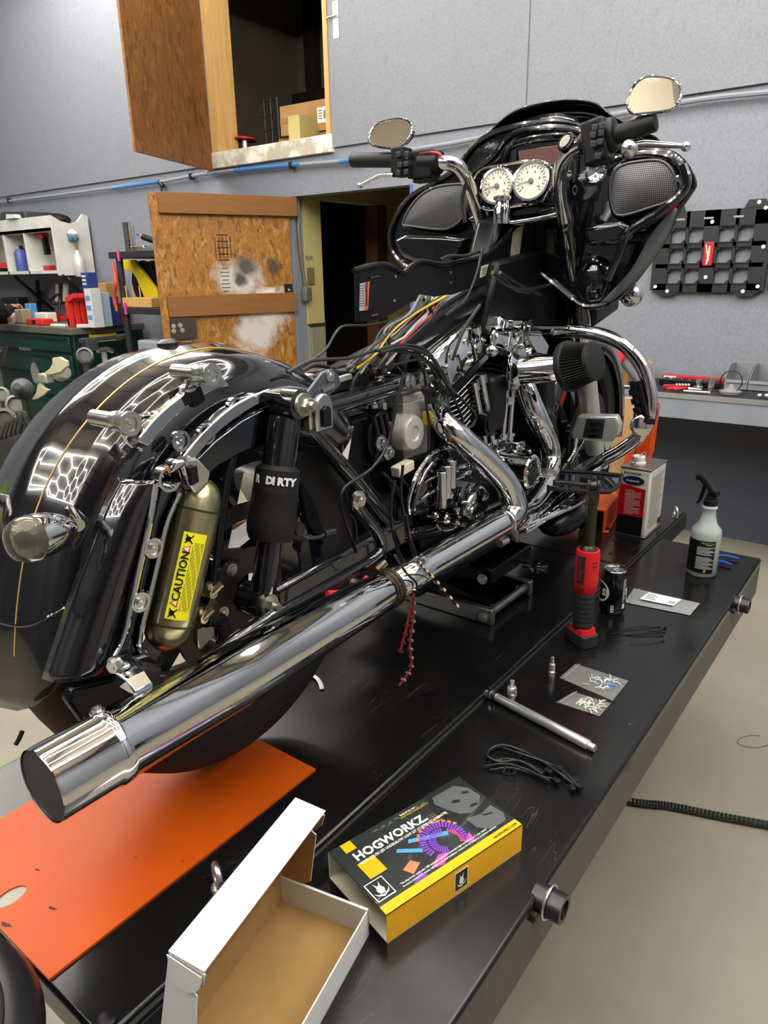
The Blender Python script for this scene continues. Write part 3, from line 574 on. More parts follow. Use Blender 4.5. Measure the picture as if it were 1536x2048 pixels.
# spray bottle
bc = PZ(1402, 1146); t = thing('spray_bottle', 'clear spray bottle of pale green liquid with black label and trigger', 'bottle', bc)
hd = mat('milky_plastic', (.75, .85, .82), .25, trans=.55, ior=1.3); liq = mat('green_liquid', 'A9DCCB', .15, trans=.35, ior=1.2)
m = MB(); m.lathe(bc, Z_, [(.036, 0), (.040, .005), (.040, .11), (.041, .125), (.038, .138), (.026, .152), (.019, .175), (.017, .195), (.021, .2), (.019, .207), (.014, .21)], 40); m.build('bottle_body', hd, t, sm=50)
m = MB(); m.lathe(bc, Z_, [(.0345, .003), (.0385, .007), (.0388, .118), (.037, .125)], 40); m.build('liquid', liq, t, sm=50)
fd = (EYE - bc); fd.z = 0; fd.normalize(); fr = V((-fd.y, fd.x, 0))  # label faces the camera side of the table
m = MB(); rows = []
lab = lambda a, z, r_=.0418: bc + (fd * cos(a) + fr * sin(a)) * r_ + Z_ * z
m.sheet([[lab(R(-78 + i * 8), z) for i in range(16)] for z in (.016, .112)], 0)
for i in range(16):
    a0 = R(-26); a1 = R(40 - 9 * ((i * 5) % 3)); 
    if i == 6: continue
    nj = 9; m.sheet([[lab(a0 + (a1 - a0) * j / nj, z, .0421) for j in range(nj + 1)] for z in (.092 - i * .0042, .0934 - i * .0042)], 1)
m.sheet([[lab(R(a), z, .0421) for a in (5, 12, 20, 28)] for z in (.1, .1012)], 1); m.sheet([[lab(R(a), z, .0421) for a in (6, 14)] for z in (.019, .026)], 2)
m.text('PREDATOR16', .0065, lab(R(-12), .1035, .0425), (fr * cos(R(2)) - fd * sin(R(2))), Z_, 3)
m.build('black_label', [mat('label_black', '0E0F10', .35), white, mat('label_flag', 'D88C8C', .5), mat('label_green', '5FB04A', .5)], t)
hdk = bc + Z_ * .2; hdir = V((-.80, .6, 0)).normalized()   # nozzle direction
hs_ = hdir.cross(Z_)
m = MB(); m.lathe(hdk, Z_, [(.019, 0), (.019, .022), (.016, .024), (.0145, .036)], 24); m.build('collar', blk, t)
m = MB(); T1 = hdk + Z_ * .032
m.rings([[T1 + hdir * x + hs_ * (wd * cos(a)) + Z_ * (z + ht * sin(a)) for a in [i * pi / 6 for i in range(12)]] for x, z, wd, ht in ((-.024, .014, .008, .008), (-.012, .014, .012, .014), (.005, .024, .012, .014), (.025, .034, .011, .012), (.045, .041, .010, .010), (.062, .04, .009, .009))]); m.cyl(T1 - Z_ * .006, T1 + Z_ * .016, .011)
m.build('sprayer_head', blk, t)
m = MB(); m.tube([T1 + hdir * .03 + Z_ * .026, T1 + hdir * .036 + Z_ * .0, T1 + hdir * .042 - Z_ * .02, T1 + hdir * .052 - Z_ * .034], [.007, .006, .005, .004], 8); m.build('trigger', blk, t)
# soda can
bc = PZ(1223, 1222); t = thing('drink_can', 'opened black soda can standing beside the red cordless ratchet', 'can', bc)
m = MB(); m.lathe(bc, Z_, [(.024, .002), (.026, .0), (.033, .012), (.033, .1), (.029, .112), (.0275, .116)], 40, k=0); m.build('can_body', mat('soda_black', '08090B', .2, .3, coat=.8), t, sm=50)
m = MB(); m.lathe(bc, Z_, [(.0275, .115), (.0282, .118), (.0272, .1195), (.0258, .116), (.0245, .114), (.001, .114)], 36); m.build('can_lid', chrome2, t)
m = MB(); m.tube([bc + V((.006 * cos(a) + .004, .009 * sin(a) + .0, .1165)) for a in [i * pi / 5 for i in range(10)]], .0018, 6, closed=True, sub=2); m.build('pull_tab', chrome2, t)
m = MB(); m.prism([bc + V((.009 * cos(a) - .008, .012 * sin(a) - .01, .1142)) for a in [i * pi / 6 for i in range(12)]], Z_ * .0004); m.build('mouth_opening', blk, t)
fd = (EYE - bc); fd.z = 0; fd.normalize(); fr = V((-fd.y, fd.x, 0)); lab = lambda a, z, r_=.0334: bc + (fd * cos(a) + fr * sin(a)) * r_ + Z_ * z
m = MB(); ctr = (R(-62), .062)
ring = [lab(ctr[0] + .8 * cos(a), ctr[1] + .028 * sin(a)) for a in [i * pi / 14 for i in range(28)]]; ring2 = [lab(ctr[0] + .66 * cos(a), ctr[1] + .023 * sin(a)) for a in [i * pi / 14 for i in range(28)]]
m.add(ring + ring2, [(i, (i + 1) % 28, 28 + (i + 1) % 28, 28 + i) for i in range(28)], 0)
m.text('SI', .026, lab(R(-52), .053), (fr * cos(R(-45)) - fd * sin(R(-45))), Z_, 0, bold=.0006)
for i in range(15): m.sheet([[lab(R(a), z) for a in (44, 52, 60 - (i % 3) * 3)] for z in (.098 - i * .0042, .0998 - i * .0042)], 0)
m.sheet([[lab(R(a), z) for a in (46, 54, 60)] for z in (.02, .034)], 0)
for z in (.018, .012): m.sheet([[lab(R(a), zz) for a in (-6, 0, 8)] for zz in (z, z + .004)], 0)
m.sheet([[lab(R(a), z) for a in (-6, 0, 7)] for z in (.024, .031)], 0); m.sheet([[lab(R(a), z, .0336) for a in (-3, 4)] for z in (.026, .029)], 1)
m.build('can_print', [white, blk], t)
# cordless ratchet standing on its battery
bc = PZ(1162, 1283); t = thing('cordless_ratchet', 'red and black cordless ratchet standing upright on its battery', 'power tool', bc)
fd = (EYE - bc); fd.z = 0; fd.normalize(); fr = V((-fd.y, fd.x, 0)); rdk = mat('tool_grip_grey', '24252A', .6, bump=(80, .1)); tred = mat('tool_red', 'C4141C', .4)
def orect(c, a, b, h0, h1, ra, n=8, u1=None, v1=None, s1=1):
    u1 = u1 or fr; v1 = v1 or fd; out = []
    for z, s in ((h0, 1), (h1, s1)):
        r = []
        for qx, qy, st in ((1, 1, 0), (-1, 1, 90), (-1, -1, 180), (1, -1, 270)):
            for i in range(4): aa = R(st + 30 * i); r.append(c + u1 * (qx * (a - ra) + ra * cos(aa)) * s + v1 * (qy * (b - ra) + ra * sin(aa)) * s + Z_ * z)
        out.append(r)
    return out
bu = V((.86, -.5, 0)).normalized(); bv = V((.5, .86, 0))
m = MB(); m.rings(orect(bc, .037, .024, 0, .03, .01, u1=bu, v1=bv, s1=.98)); m.build('battery', rdk, t, bevel=.002)
m = MB(); m.rings(orect(bc + Z_ * .03, .03, .023, 0, .012, .012, u1=bu, v1=bv, s1=.9)); m.build('battery_collar', tred, t)
m = MB(); pf = [(.023, .04)]
for i in range(7): pf += [(.0225, .045 + i * .012), (.024, .048 + i * .012), (.024, .053 + i * .012)]
pf += [(.023, .13)]; m.lathe(bc, Z_, pf, 28); m.build('rubber_grip', rdk, t, sm=50)
m = MB(); m.lathe(bc, Z_, [(.021, .128), (.025, .135), (.0275, .16), (.027, .228), (.0255, .235), (.021, .236), (.02, .232)], 30); m.build('housing', tred, t, sm=50)
lab = lambda a, z, r_=.0279: bc + (fd * cos(a) + fr * sin(a)) * r_ + Z_ * z
m = MB(); m.sheet([[lab(R(a), z) for a in (-50, -40, -30, -20, -8)] for z in (.158, .226)], 0)
m.text('Snap-on', .016, lab(R(-22), .165, .0287), Z_, (-fr * cos(R(-20)) + fd * sin(R(-20))), 1, bold=.0004)
for i in range(3):
    for j in range(3): m.sheet([[lab(R(-42 + i * 14), z), lab(R(-34 + i * 14), z)] for z in (.138 + j * .005, .1405 + j * .005)], 0)
for z in (.2, .21): m.sheet([[lab(R(a), zz) for a in (25, 40, 50)] for zz in (z, z + .003)], 0)
m.build('badge', [rdk, mat('badge_red', '7A2226', .4)], t)
m = MB(); m.lathe(bc, Z_, [(.02, .232), (.017, .24), (.0125, .246), (.0125, .345), (.0145, .347), (.0145, .372)], 24); m.build('neck', mat('worn_tool_steel', '46443D', .38, .9), t)
hc = bc + Z_ * .385; m = MB()
for s in (-1, 1): m.prism([hc + fr * (.0105 * s - .003) + fd * x + Z_ * z for x, z in ((-.013, -.02), (.013, -.02), (.013, .0), (.009, .01), (0, .014), (-.009, .01), (-.013, 0))], fr * .006)
m.cyl(hc - fr * .016, hc + fr * .016, .006); m.build('yoke', MATS['worn_tool_steel'], t, bevel=.0015)
m = MB(); m.cyl(hc - fr * .007, hc + fr * .007, .011); m.beam(hc, hc - fr * .07 + Z_ * .003, .010, .008); m.cyl(hc - fr * .078 + V((0, 0, -.004)), hc - fr * .078 + V((0, 0, .008)), .010); m.build('ratchet_head', MATS['worn_tool_steel'], t, bevel=.001)
# socket bits, extension bar
def upright(px, py, h, r, label, jointed):
    c = PZ(px, py); m = MB()
    if jointed: m.lathe(c, Z_, [(.007, 0), (.0085, .004), (.0085, .012), (.005, .014), (.005, .02), (.0095, .022), (.0095, .027), (.005, .028), (.0048, h)], 16); m.box(c + Z_ * .014, (.02, .006, .012)); m.box(c + Z_ * .02, (.006, .02, .008))
    else: m.lathe(c, Z_, [(.007, 0), (.007, .012), (.005, .014), (.0065, .016), (.0065, .03), (.0035, .031), (.0035, h)], 16)
    return tag(m.build('socket_bit', mat('polished_nickel', (.85, .85, .83), .3, .85)), label, 'socket bit')
upright(1023, 1397, .042, .008, 'chrome universal joint socket standing near the end of the extension bar', 1)
upright(1103, 1352, .046, .007, 'slim chrome bit socket standing between the ratchet and the universal joint', 0)
e0, e1 = PZ(975, 1385, ZT + .011), PZ(1190, 1497, ZT + .009); dd = (e1 - e0).normalized(); t = thing('extension_bar', 'long chrome socket extension bar lying diagonally on the black table', 'extension bar', e0)
LN = (e1 - e0).length; m = MB(); m.lathe(e0, dd, [(.0105, 0), (.0115, .002), (.0115, .012), (.009, .013), (.009, .024)], 24); m.build('socket_end', chrome2, t)
m = MB(); m.lathe(e0, dd, [(.006, .02), (.0085, .028), (.0085, .058), (.0095, .06), (.0095, LN - .014), (.007, LN - .012), (.007, LN)], 24); m.build('shaft', mat('polished_nickel', (.85, .85, .83), .3, .85), t)
# plastic bags
film = mat('clear_film', (.55, .57, .55), .14, trans=.0, alpha=.16, spec=.9); filmw = mat('cloudy_film', (.30, .31, .31), .25, alpha=.8); foil = mat('silver_foil', '8E9092', .25, .7)
def bag(name, pts, label, group, z=.004, crumple=.004, mt=film, content=None):
    P4 = [PZ(x, y, ZT + .001) for x, y in pts]; t = thing(name, label, 'bag', P4[0], group); rows = []; n = 9
    for lay in (1, 0):
        rows = []
        for i in range(n):
            a = i / (n - 1); r = []
            for j in range(n):
                b = j / (n - 1); p = P4[0].lerp(P4[1], a).lerp(P4[3].lerp(P4[2], a), b); e = min(a, 1 - a, b, 1 - b) * 4
                r.append(p + Z_ * (lay * (z * min(1, e) + random.uniform(0, crumple) * min(1, e)) + .0005 + .0004 * lay))
            rows.append(r)
        m = MB(); m.sheet(rows); m.build('film_front' if lay else 'film_back', mt, t, sm=20)
    m = MB(); m.tube([P4[0].lerp(P4[1], .08) + Z_ * .003, P4[3].lerp(P4[2], .08) + Z_ * .003], .0012, 6, sm=False); m.build('zip_strip', filmw, t)
    return t, P4
t, P4 = bag('zip_bag', [(1119, 1356), (1225, 1402), (1257, 1362), (1151, 1328)], 'larger clear zip bag of small white parts on the table', None)
def fill(t, P4, n, mats):
    for i in range(n):
        a, b = random.uniform(.35, .85), random.uniform(.15, .85); p = P4[0].lerp(P4[1], a).lerp(P4[3].lerp(P4[2], a), b) + Z_ * .003; d = V((random.uniform(-1, 1), random.uniform(-1, 1), 0)).normalized()
        m = MB(); m.tube([p, p + d * .008 + Z_ * .003, p + d * .018], .0012, 5); m.build('small_clip', random.choice(mats), t)
fill(t, P4, 26, [white, steel])
m = MB(); p = P4[0].lerp(P4[1], .8).lerp(P4[3].lerp(P4[2], .8), .5); m.box(p + Z_ * .006, (.02, .012, .002), rotz(.5)); m.build('blue_sticker', bp_, t)
t, P4 = bag('zip_bag', [(1113, 1405), (1199, 1433), (1222, 1407), (1147, 1384)], 'smaller clear zip bag of pale clips, nearer the bar end', None); fill(t, P4, 26, [white, mat('ivory_plastic', 'CFC9AE', .5)])
t, P4 = bag('poly_bag', [(1249, 1205), (1380, 1231), (1400, 1207), (1268, 1177)], 'grey plastic parts packet with a white printed label beside the soda can', None, z=.003, mt=filmw)
lq = lambda a, b: P4[0].lerp(P4[1], a).lerp(P4[3].lerp(P4[2], a), b) + Z_ * .0095
m = MB(); m.prism([lq(.2, .2), lq(.72, .2), lq(.76, .75), lq(.26, .75)], Z_ * .0003, 0)
for i in range(4): m.prism([lq(.26, .62 - i * .1), lq(.4 + .03 * (i % 2), .62 - i * .1), lq(.4 + .03 * (i % 2), .65 - i * .1), lq(.26, .65 - i * .1)], Z_ * .0006, 1)
for i in range(8): m.prism([lq(.62 + i * .012, .3), lq(.626 + i * .012, .3), lq(.626 + i * .012, .5), lq(.62 + i * .012, .5)], Z_ * .0006, 1)
m.build('paper_label', [paper, blk], t, sm=0)
# black cable bundle
t = thing('cable_bundle', 'tied bundle of thin black connector cables on the table', 'cable', PZ(1060, 1520))
def cab(pts, r=.0022, z=.0035, par=None, name='cable', mt=None): 
    return MB().tube([PZ(x, y, ZT + z + (i % 2) * .004) for i, (x, y) in enumerate(pts)], r, 7).build(name, mt or MATS['cable_black'], par or t)
mat('cable_black', '1C1D1F', .35)
cab([(1145, 1560), (1120, 1545), (1080, 1520), (1040, 1500), (1000, 1494), (975, 1505), (985, 1520), (1020, 1518), (1060, 1530), (1090, 1545)])
cab([(1148, 1568), (1110, 1540), (1060, 1508), (1010, 1490), (982, 1497), (975, 1512), (1000, 1524), (1040, 1522), (1085, 1548)], z=.008)
cab([(975, 1525), (1000, 1522), (1040, 1535), (1080, 1552), (1120, 1560)]); cab([(970, 1532), (1010, 1528), (1050, 1538), (1100, 1562)], z=.007); cab([(1158, 1575), (1130, 1545), (1100, 1528), (1050, 1510), (1005, 1496)], z=.01)
cab([(980, 1540), (1020, 1536), (1060, 1546), (1095, 1556)], z=.004); cab([(1005, 1513), (1012, 1530), (1008, 1546), (1030, 1545), (1020, 1520)], .0012, .006, name='twist_tie'); cab([(1045, 1505), (1040, 1515)], .003, .006, name='twist_tie')
for x, y, a in ((1097, 1543, .2), (1112, 1562, .4), (1120, 1538, 1.1), (1150, 1560, .6), (1158, 1572, .5), (1145, 1576, .9)):
    MB().box(PZ(x, y, ZT + .008), (.014, .009, .007), rotz(-a)).build('connector', blk, t, bevel=.001)
# zip ties, pliers, debris
zt = []
for i, (a, b) in enumerate((((1222, 1268), (1330, 1255)), ((1240, 1262), (1325, 1264)), ((1250, 1258), (1318, 1254)), ((1262, 1272), (1328, 1266)))):
    p0, p1 = PZ(*a, ZT + .003 + i * .003), PZ(*b, ZT + .003 + i * .003); m = MB(); m.tube([p0, (p0 + p1) / 2 + Z_ * .004, p1], .0014, 6); m.box(p1, (.006, .005, .004)); o = m.build('zip_tie', blk); tag(o, 'black nylon zip tie in the loose pile near the soda can', 'zip tie', 'loose zip ties beside the can')
t = thing('pliers', 'small pliers with blue handles behind the spray bottle', 'pliers', PZ(1450, 1130))
bl = mat('blue_grip', '1D4FA8', .4)
MB().tube([PZ(1425, 1112, ZT + .008), PZ(1450, 1112, ZT + .01), PZ(1478, 1118, ZT + .008)], [.004, .006, .004], 8).build('handle', bl, t); MB().tube([PZ(1425, 1122, ZT + .008), PZ(1445, 1124, ZT + .01), PZ(1463, 1130, ZT + .008)], [.004, .006, .004], 8).build('handle', bl, t)
MB().tube([PZ(1425, 1117, ZT + .008), PZ(1390, 1110, ZT + .006)], [.007, .003], 8, sm=False).build('jaw', steel, t)
ft = [(1090, 1160, 'n'), (620, 1340, 's')]
m = MB(); m.tube([PZ(612, 1343, ZT + .003), PZ(630, 1353, ZT + .006), PZ(640, 1365, ZT + .004), PZ(644, 1378, ZT + .003)], .0045, 6, flat=.25, up=(0, 0, 1)); led_strip = m.build('light_strip_offcut', white); tag(led_strip, 'short white offcut of light strip lying on the deck under the exhaust', 'light strip')
# flexible metal conduit on the floor
m = MB(); pp = spline([PZ(1120, 1560, .012), PZ(1255, 1601, .014), PZ(1340, 1612, .014), PZ(1440, 1632, .014), PZ(1560, 1655, .014), PZ(1700, 1690, .014)], 26)
rs = []
for i, p in enumerate(pp):
    a = pp[max(0, i - 1)]; b = pp[min(len(pp) - 1, i + 1)]; uq, wq = frame(b - a); r = .0125 if i % 2 else .0095; rs.append([p + (uq * cos(k * pi / 5) + wq * sin(k * pi / 5)) * r for k in range(10)])
m.rings(rs); tag(m.build('flexible_conduit', mat('conduit_steel', '4F504C', .35, .8), sm=0), 'flexible metal conduit lying on the concrete floor right of the table', 'conduit')
m = MB(); m.tube([PZ(1508 + 33 * cos(a), 1483 + 12 * sin(a), .001) for a in [i * pi / 8 for i in range(14)]], .002, 5); tag(m.build('floor_mark', mat('floor_mark', '6F6858', .8)), 'faint scribbled circle on the concrete floor at the right edge', 'mark')
# black rounded stool edge, bottom left
t = thing('stool', 'black padded stool seat at the bottom left corner beside the orange plate', 'stool', (-.748, .04, 0))
sc_ = V((-.748, .040, ZT + .088)); m = MB(); m.lathe(sc_, (.0, 0, 1), [(.19, -.06), (.205, -.045), (.209, -.02), (.2, 0), (.175, .008), (.165, .006), (.0, .010)], 56); sc2 = m.build('seat_cushion', mat('black_vinyl', (.010, .010, .011), .35), t, sm=60)
MB().tube([sc_ + V((.17 * cos(a), .17 * sin(a), .0085)) for a in [i * pi / 10 for i in range(20)]], .0025, 8, closed=True).build('piping', rubber, sc2)
MB().cyl((sc_.x, sc_.y, .05), (sc_.x, sc_.y, sc_.z - .06), .03).build('post', darkmet, t); m = MB()
for k in range(5): m.beam((sc_.x, sc_.y, .07), (sc_.x + .25 * cos(k * 1.257), sc_.y + .25 * sin(k * 1.257), .04), .04, .04)
m.build('base', darkmet, t)
# ================= MOTORCYCLE =================
XB = -.918
def Q(px, py, s): return PX(px, py, XB + s)
def QL(pts, s=None):
    return [Q(p[0], p[1], p[2] if len(p) > 2 else s) for p in pts]
def YL(pts, y): return [PY(p[0], p[1], p[2] if len(p) > 2 else y) for p in pts]
def mir(p): return V((2 * XB - p.x, p.y, p.z))
def BP(s, y, z): return V((XB + s, y, ZT + z))
M_ = thing('motorcycle', 'glossy black touring motorcycle with chrome exhaust, seat and tank removed, on the lift table', 'motorcycle', (XB, 1.5, ZT))
tyre = mat('tyre_rubber', (.012, .012, .012), .7, var=('1D1C1A', 6, .3), bump=(50, .06)); rotor_m = mat('rotor_steel', '4A453F', .45, .8)
navy = mat('deep_black_paint', (.005, .006, .010), .1, 0, 1); tinted = mat('tinted_screen', '0D1018', .12, 0, .5); tankm = mat('brushed_brass_steel', 'B5AE8A', .26, .95, var=('98916C', 4, .3), stretch=(20, 20, .8))
lime = mat('label_yellow', 'E6E01E', .45); alu = mat('cast_aluminium', 'B4B4AC', .4, .3, bump=(120, .08)); amber = mat('clear_lens', (.55, .56, .42), .05, trans=.9, ior=1.3)
ivory = mat('ivory_plastic', 'CFC9AE', .5)
def part(name, mb, mats, parent=None, **kw): return mb.build(name, mats, parent or M_, **kw)
# --- wheels ---
def wheel(nm, c, r, wd, rim_r, spokes, right_rotor):
    w_ = part(nm, MB().lathe(c, X_, [(rim_r, -wd * .42), (rim_r + .012, -wd * .48), (r * .86, -wd * .52), (r * .95, -wd * .42), (r * .99, -wd * .22), (r, 0), (r * .99, wd * .22), (r * .95, wd * .42), (r * .86, wd * .52), (rim_r + .012, wd * .48), (rim_r, wd * .42)], 72, cap=False, closed=True), tyre, sm=40)
    m = MB(); m.lathe(c, X_, [(rim_r - .02, -wd * .4), (rim_r + .006, -wd * .44), (rim_r + .006, wd * .44), (rim_r - .02, wd * .4)], 60, cap=False, closed=True); m.lathe(c, X_, [(.045, -.06), (.045, .06)], 24)
    for k in range(spokes):
        a = 2 * pi * k / spokes + .3; m.beam(c + V((0, cos(a), sin(a))) * .03, c + V((0, cos(a), sin(a))) * (rim_r - .008), .035, .05, up=X_)
    m.build('wheel_rim', gloss, w_)
    return w_
RW = BP(0, .70, .36); rw = wheel('rear_tyre', RW, .325, .175, .205, 7, 1)
# floral rotor
m = MB(); n = 72; oc = RW + X_ * .105; ro = []; ri = []
for i in range(n):
    a = 2 * pi * i / n; ro.append((.146 + .004 * sin(10 * a), a)); ri.append((.055, a))
m.lathe(oc, X_, [(.120, 0), (.146, 0), (.146, .006), (.120, .006)], 60, cap=False, closed=True); m.lathe(oc, X_, [(.03, 0), (.072, 0), (.072, .006), (.03, .006)], 40, cap=False, closed=True)
for k in range(5):
    a = 2 * pi * k / 5 + .5; pts = []
    for t_ in range(7): rr_ = .065 + .065 * t_ / 6; aa = a + .55 * (t_ / 6) + .12 * sin(t_); pts.append(oc + X_ * .003 + V((0, cos(aa), sin(aa))) * rr_)
    m.tube(pts, [.014, .009, .009, .014], 8, flat=.35, up=X_, sub=3)
m.build('brake_rotor', rotor_m, rw)
m = MB()
for k in range(5): a = 2 * pi * k / 5 + .9; m.bolt(oc + X_ * .006 + V((0, cos(a), sin(a))) * .058, X_, .007, .004)
m.build('rotor_bolts', steel, rw)
FW = BP(0, 2.175, .33); fw = wheel('front_tyre', FW, .305, .13, .225, 9, 0)
# --- rear fender ---
path = [(.985, .61), (.935, .66), (.865, .705), (.785, .733), (.70, .743), (.61, .728), (.525, .686), (.452, .622), (.402, .547), (.370, .462), (.350, .38), (.337, .305)]
sec = [(-.128, -.15), (-.130, -.06), (-.124, -.025), (-.105, -.004), (-.08, .006), (-.05, .010), (-.02, .016), (0, .02), (.02, .016), (.05, .010), (.08, .006), (.105, -.004), (.124, -.025), (.130, -.06), (.128, -.15)]
def pathpts(sub=4): return spline([V((0, a, b)) for a, b in path], sub)
PP = pathpts(); 
def fnorm(i):
    a = PP[max(0, i - 1)]; b = PP[min(len(PP) - 1, i + 1)]; t_ = (b - a).normalized(); return V((0, -t_.z, t_.y)) * -1
rows = []
NP = len(PP)
def foff(i, s, d):
    kk_ = i / (NP - 1)
    if kk_ > .6: i = max(0, i - (4.2 * (abs(s) / .13) ** 3 + 45 * max(0, -d - .02)) * (kk_ - .6) / .4)
    i0 = min(int(i), NP - 2); fr0 = i - i0; nn_ = fnorm(i0).lerp(fnorm(i0 + 1), fr0).normalized(); pp0 = PP[i0].lerp(PP[i0 + 1], fr0)
    if nn_.dot(pp0 - V((0, .70, .36))) < 0: nn_ = -nn_
    p = pp0 + nn_ * (d - .02); return V((XB + s, p.y, ZT + p.z))
for i in range(NP):
    k = i / (NP - 1); dep = (.45 + 2.2 * k) if k < .25 else 1 - .55 * max(0, k - .45)
    rows.append([foff(i, s * (1 + .06 * max(0, k - .5)), d if d > -.03 else -.03 + (d + .03) * dep) for s, d in sec])
m = MB(); m.sheet(rows); fnd = part('rear_fender', m, gloss, sm=60, solid=.004)
m = MB(); m.tube([foff(i, .047, .013) for i in range(0, NP - 4)], .0011, 6, sm=False); m.build('gold_pinstripe', mat('pinstripe_gold', 'C9A860', .3, .3), fnd)
m = MB(); m.tube([foff(NP - 7, s, d + .001) for s, d in sec[1:-1]], .003, 8); m.build('tail_trim_line', gloss, fnd)
m = MB(); q = foff(17, 0, .02); m.lathe(q, (q - RW), [(.016, -.002), (.016, .004), (.010, .008)], 20); m.build('fender_bolt', darkmet, fnd)
# rear side filler panel, right of the fender
m = MB(); cen = QL([(300, 955), (275, 1010), (248, 1090), (222, 1170), (196, 1260), (172, 1345)], .165); cs = spline(cen, 5); rows = []
for i, p in enumerate(cs):
    k = i / (len(cs) - 1); hw = .024 + .014 * k
    rows.append([p + V((.045 * (sin(a)) , -hw * cos(a), 0)) + V((-.03, 0, 0)) for a in [pi * j / 10 for j in range(11)]])
m.sheet(rows); part('side_filler_panel', m, gloss, sm=60, solid=.004)
m = MB(); a_, b_ = Q(252, 1000, .19), Q(252, 1000, .19)
cen2 = QL([(292, 985), (262, 1070), (232, 1170), (200, 1290)], .10)
m.tube(cen2, [.02, .024, .026, .026], 12); part('inner_fender_lining', m, satin)
m = MB(); m.prism(QL([(205, 1350), (255, 1340), (262, 1380), (215, 1420), (160, 1450), (120, 1395), (130, 1368)], .12), (.02, 0, 0)); part('lower_splash_guard', m, satin, bevel=.004)
m = MB(); m.tube(QL([(45, 1462), (38, 1478), (31, 1490)], .05), .003, 6); part('hanging_wire_end', m, blk)
# rear turn signal
ts0, ts1 = Q(150, 1052, .15), Q(20, 1088, .165); ax = (ts1 - ts0); LNT = ax.length
sig = part('turn_signal', MB().lathe(ts0, ax, [(.006, 0), (.011, .006), (.019, .02), (.024, .036), (.0262, .052), (.0262, .057)], 32), chrome, sm=60)
m = MB(); m.lathe(ts0, ax, [(.0245, .056), (.0258, .058), (.0255, .068), (.021, .078), (.012, .083), (.002, .085)], 32); m.build('lens', amber, sig, sm=60)
MB().lathe(ts0, ax, [(.002, .056), (.008, .06), (.008, .068), (.002, .071)], 16).build('bulb', mat('bulb_glass', 'D8D890', .1), sig)
part('turn_signal', MB().lathe(mir(ts0), V((-ax.x, ax.y, ax.z)), [(.006, 0), (.012, .008), (.022, .03), (.028, .055), (.0305, .078), (.0305, .11), (.02, .12)], 32), chrome, sm=60)
MB().cyl(ts0 - ax * .05, ts0 + V((-.06, .03, .0)), .008).build('stalk', chrome, sig)
# --- fender strut and docking hardware ---
def band(outer, inner, s, th, name, mt, bev=.002, par=None):
    o_, i_ = spline(QL(outer, s), 5), spline(QL(inner, s), 5); n_ = len(o_); m = MB()
    m.rings([[o_[k], i_[k], i_[k] + V((th, 0, 0)), o_[k] + V((th, 0, 0))] for k in range(n_)]); return part(name, m, mt, par, bevel=bev, sm=30)
band([(326, 950), (352, 905), (402, 848), (455, 805), (510, 780), (560, 770), (612, 778)], [(346, 968), (366, 925), (410, 872), (462, 830), (512, 802), (560, 792), (606, 800)], .15, .018, 'fender_strut', chrome)
m = MB(); m.prism(QL([(352, 962), (375, 920), (415, 880), (470, 838), (520, 812), (572, 805), (578, 850), (560, 872), (520, 885), (470, 905), (425, 930), (390, 960)], .142), (.014, 0, 0)); stp = part('strut_cover', m, mat('chrome_dark_reflection', (.10, .11, .13), .07, 1), bevel=.003)  # chrome with its dark blue reflection put into the metal colour
for x, y in ((360, 882), (412, 868), (470, 814)):
    m = MB(); c = Q(x, y, .162); m.lathe(c, X_, [(.014, -.004), (.014, .003), (.0105, .003), (.009, -.002), (.0, -.002)], 24); m.bolt(c + X_ * -.001, X_, .0045, .004); m.build('cup_bolt', chrome, stp)
band([(262, 880), (300, 832), (350, 790), (400, 762), (430, 748)], [(285, 892), (322, 848), (372, 805), (415, 778), (448, 770)], .155, .012, 'support_rail', chrome)
m = MB(); m.beam(Q(378, 800, .172), Q(402, 786, .172), .012, .022); part('rail_clamp_block', m, satin, bevel=.002)
for (x, y) in ((262, 848), (425, 750)):
    c = Q(x, y, .19); m = MB(); m.cyl(c - X_ * .075, c - X_ * .02, .010, n=20); m.lathe(c, X_, [(.0125, -.03), (.0125, -.008), (.0145, -.006), (.0145, .0), (.009, .0), (.008, -.003), (0, -.003)], 28); m.bolt(c - X_ * .003, X_, .0045, .004); part('docking_post', m, chrome2, sm=50)
m = MB(); m.tube(QL([(238, 835), (250, 828), (290, 832), (330, 815), (365, 782), (380, 750), (390, 735), (400, 733)], .135), .0035, 8); m.tube(QL([(240, 850), (252, 880), (262, 892), (282, 900)], .15), .003, 8); m.tube(QL([(405, 733), (430, 732), (440, 742), (438, 750)], .16), .003, 8); part('docking_wire_bracket', m, chrome)
# chrome bracket arm with hole
band([(320, 960), (302, 1040), (284, 1120), (266, 1200), (248, 1275), (224, 1318)], [(372, 975), (335, 1045), (318, 1120), (298, 1205), (278, 1280), (292, 1312)], .17, .006, 'saddlebag_bracket', MATS['chrome_dark_reflection'])
m = MB()
for A in ([(312, 968), (300, 1040), (282, 1120), (264, 1200), (247, 1275), (224, 1320)], [(358, 985), (333, 1045), (316, 1120), (296, 1205), (278, 1285), (294, 1310)]): m.tube(QL(A, .182), .0042, 8)
m.lathe(Q(337, 958, .185), X_, [(.0165, -.012), (.0165, .003), (.0125, .003), (.0125, -.012)], 28, cap=False, closed=True); m.tube(QL([(224, 1320), (255, 1322), (294, 1310)], .182), .004, 8); brk = part('bracket_edge', m, chrome)
m = MB(); m.prism(QL([(330, 915), (372, 910), (402, 935), (398, 962), (370, 985), (355, 960), (345, 930), (318, 945)], .175), (.022, 0, 0)); m2 = m.build('casting_lug', chrome, brk, bevel=.004)
MB().prism(QL([(372, 935), (388, 930), (392, 962), (378, 970)], .198), (.006, 0, 0)).build('square_rubber', blk, brk)
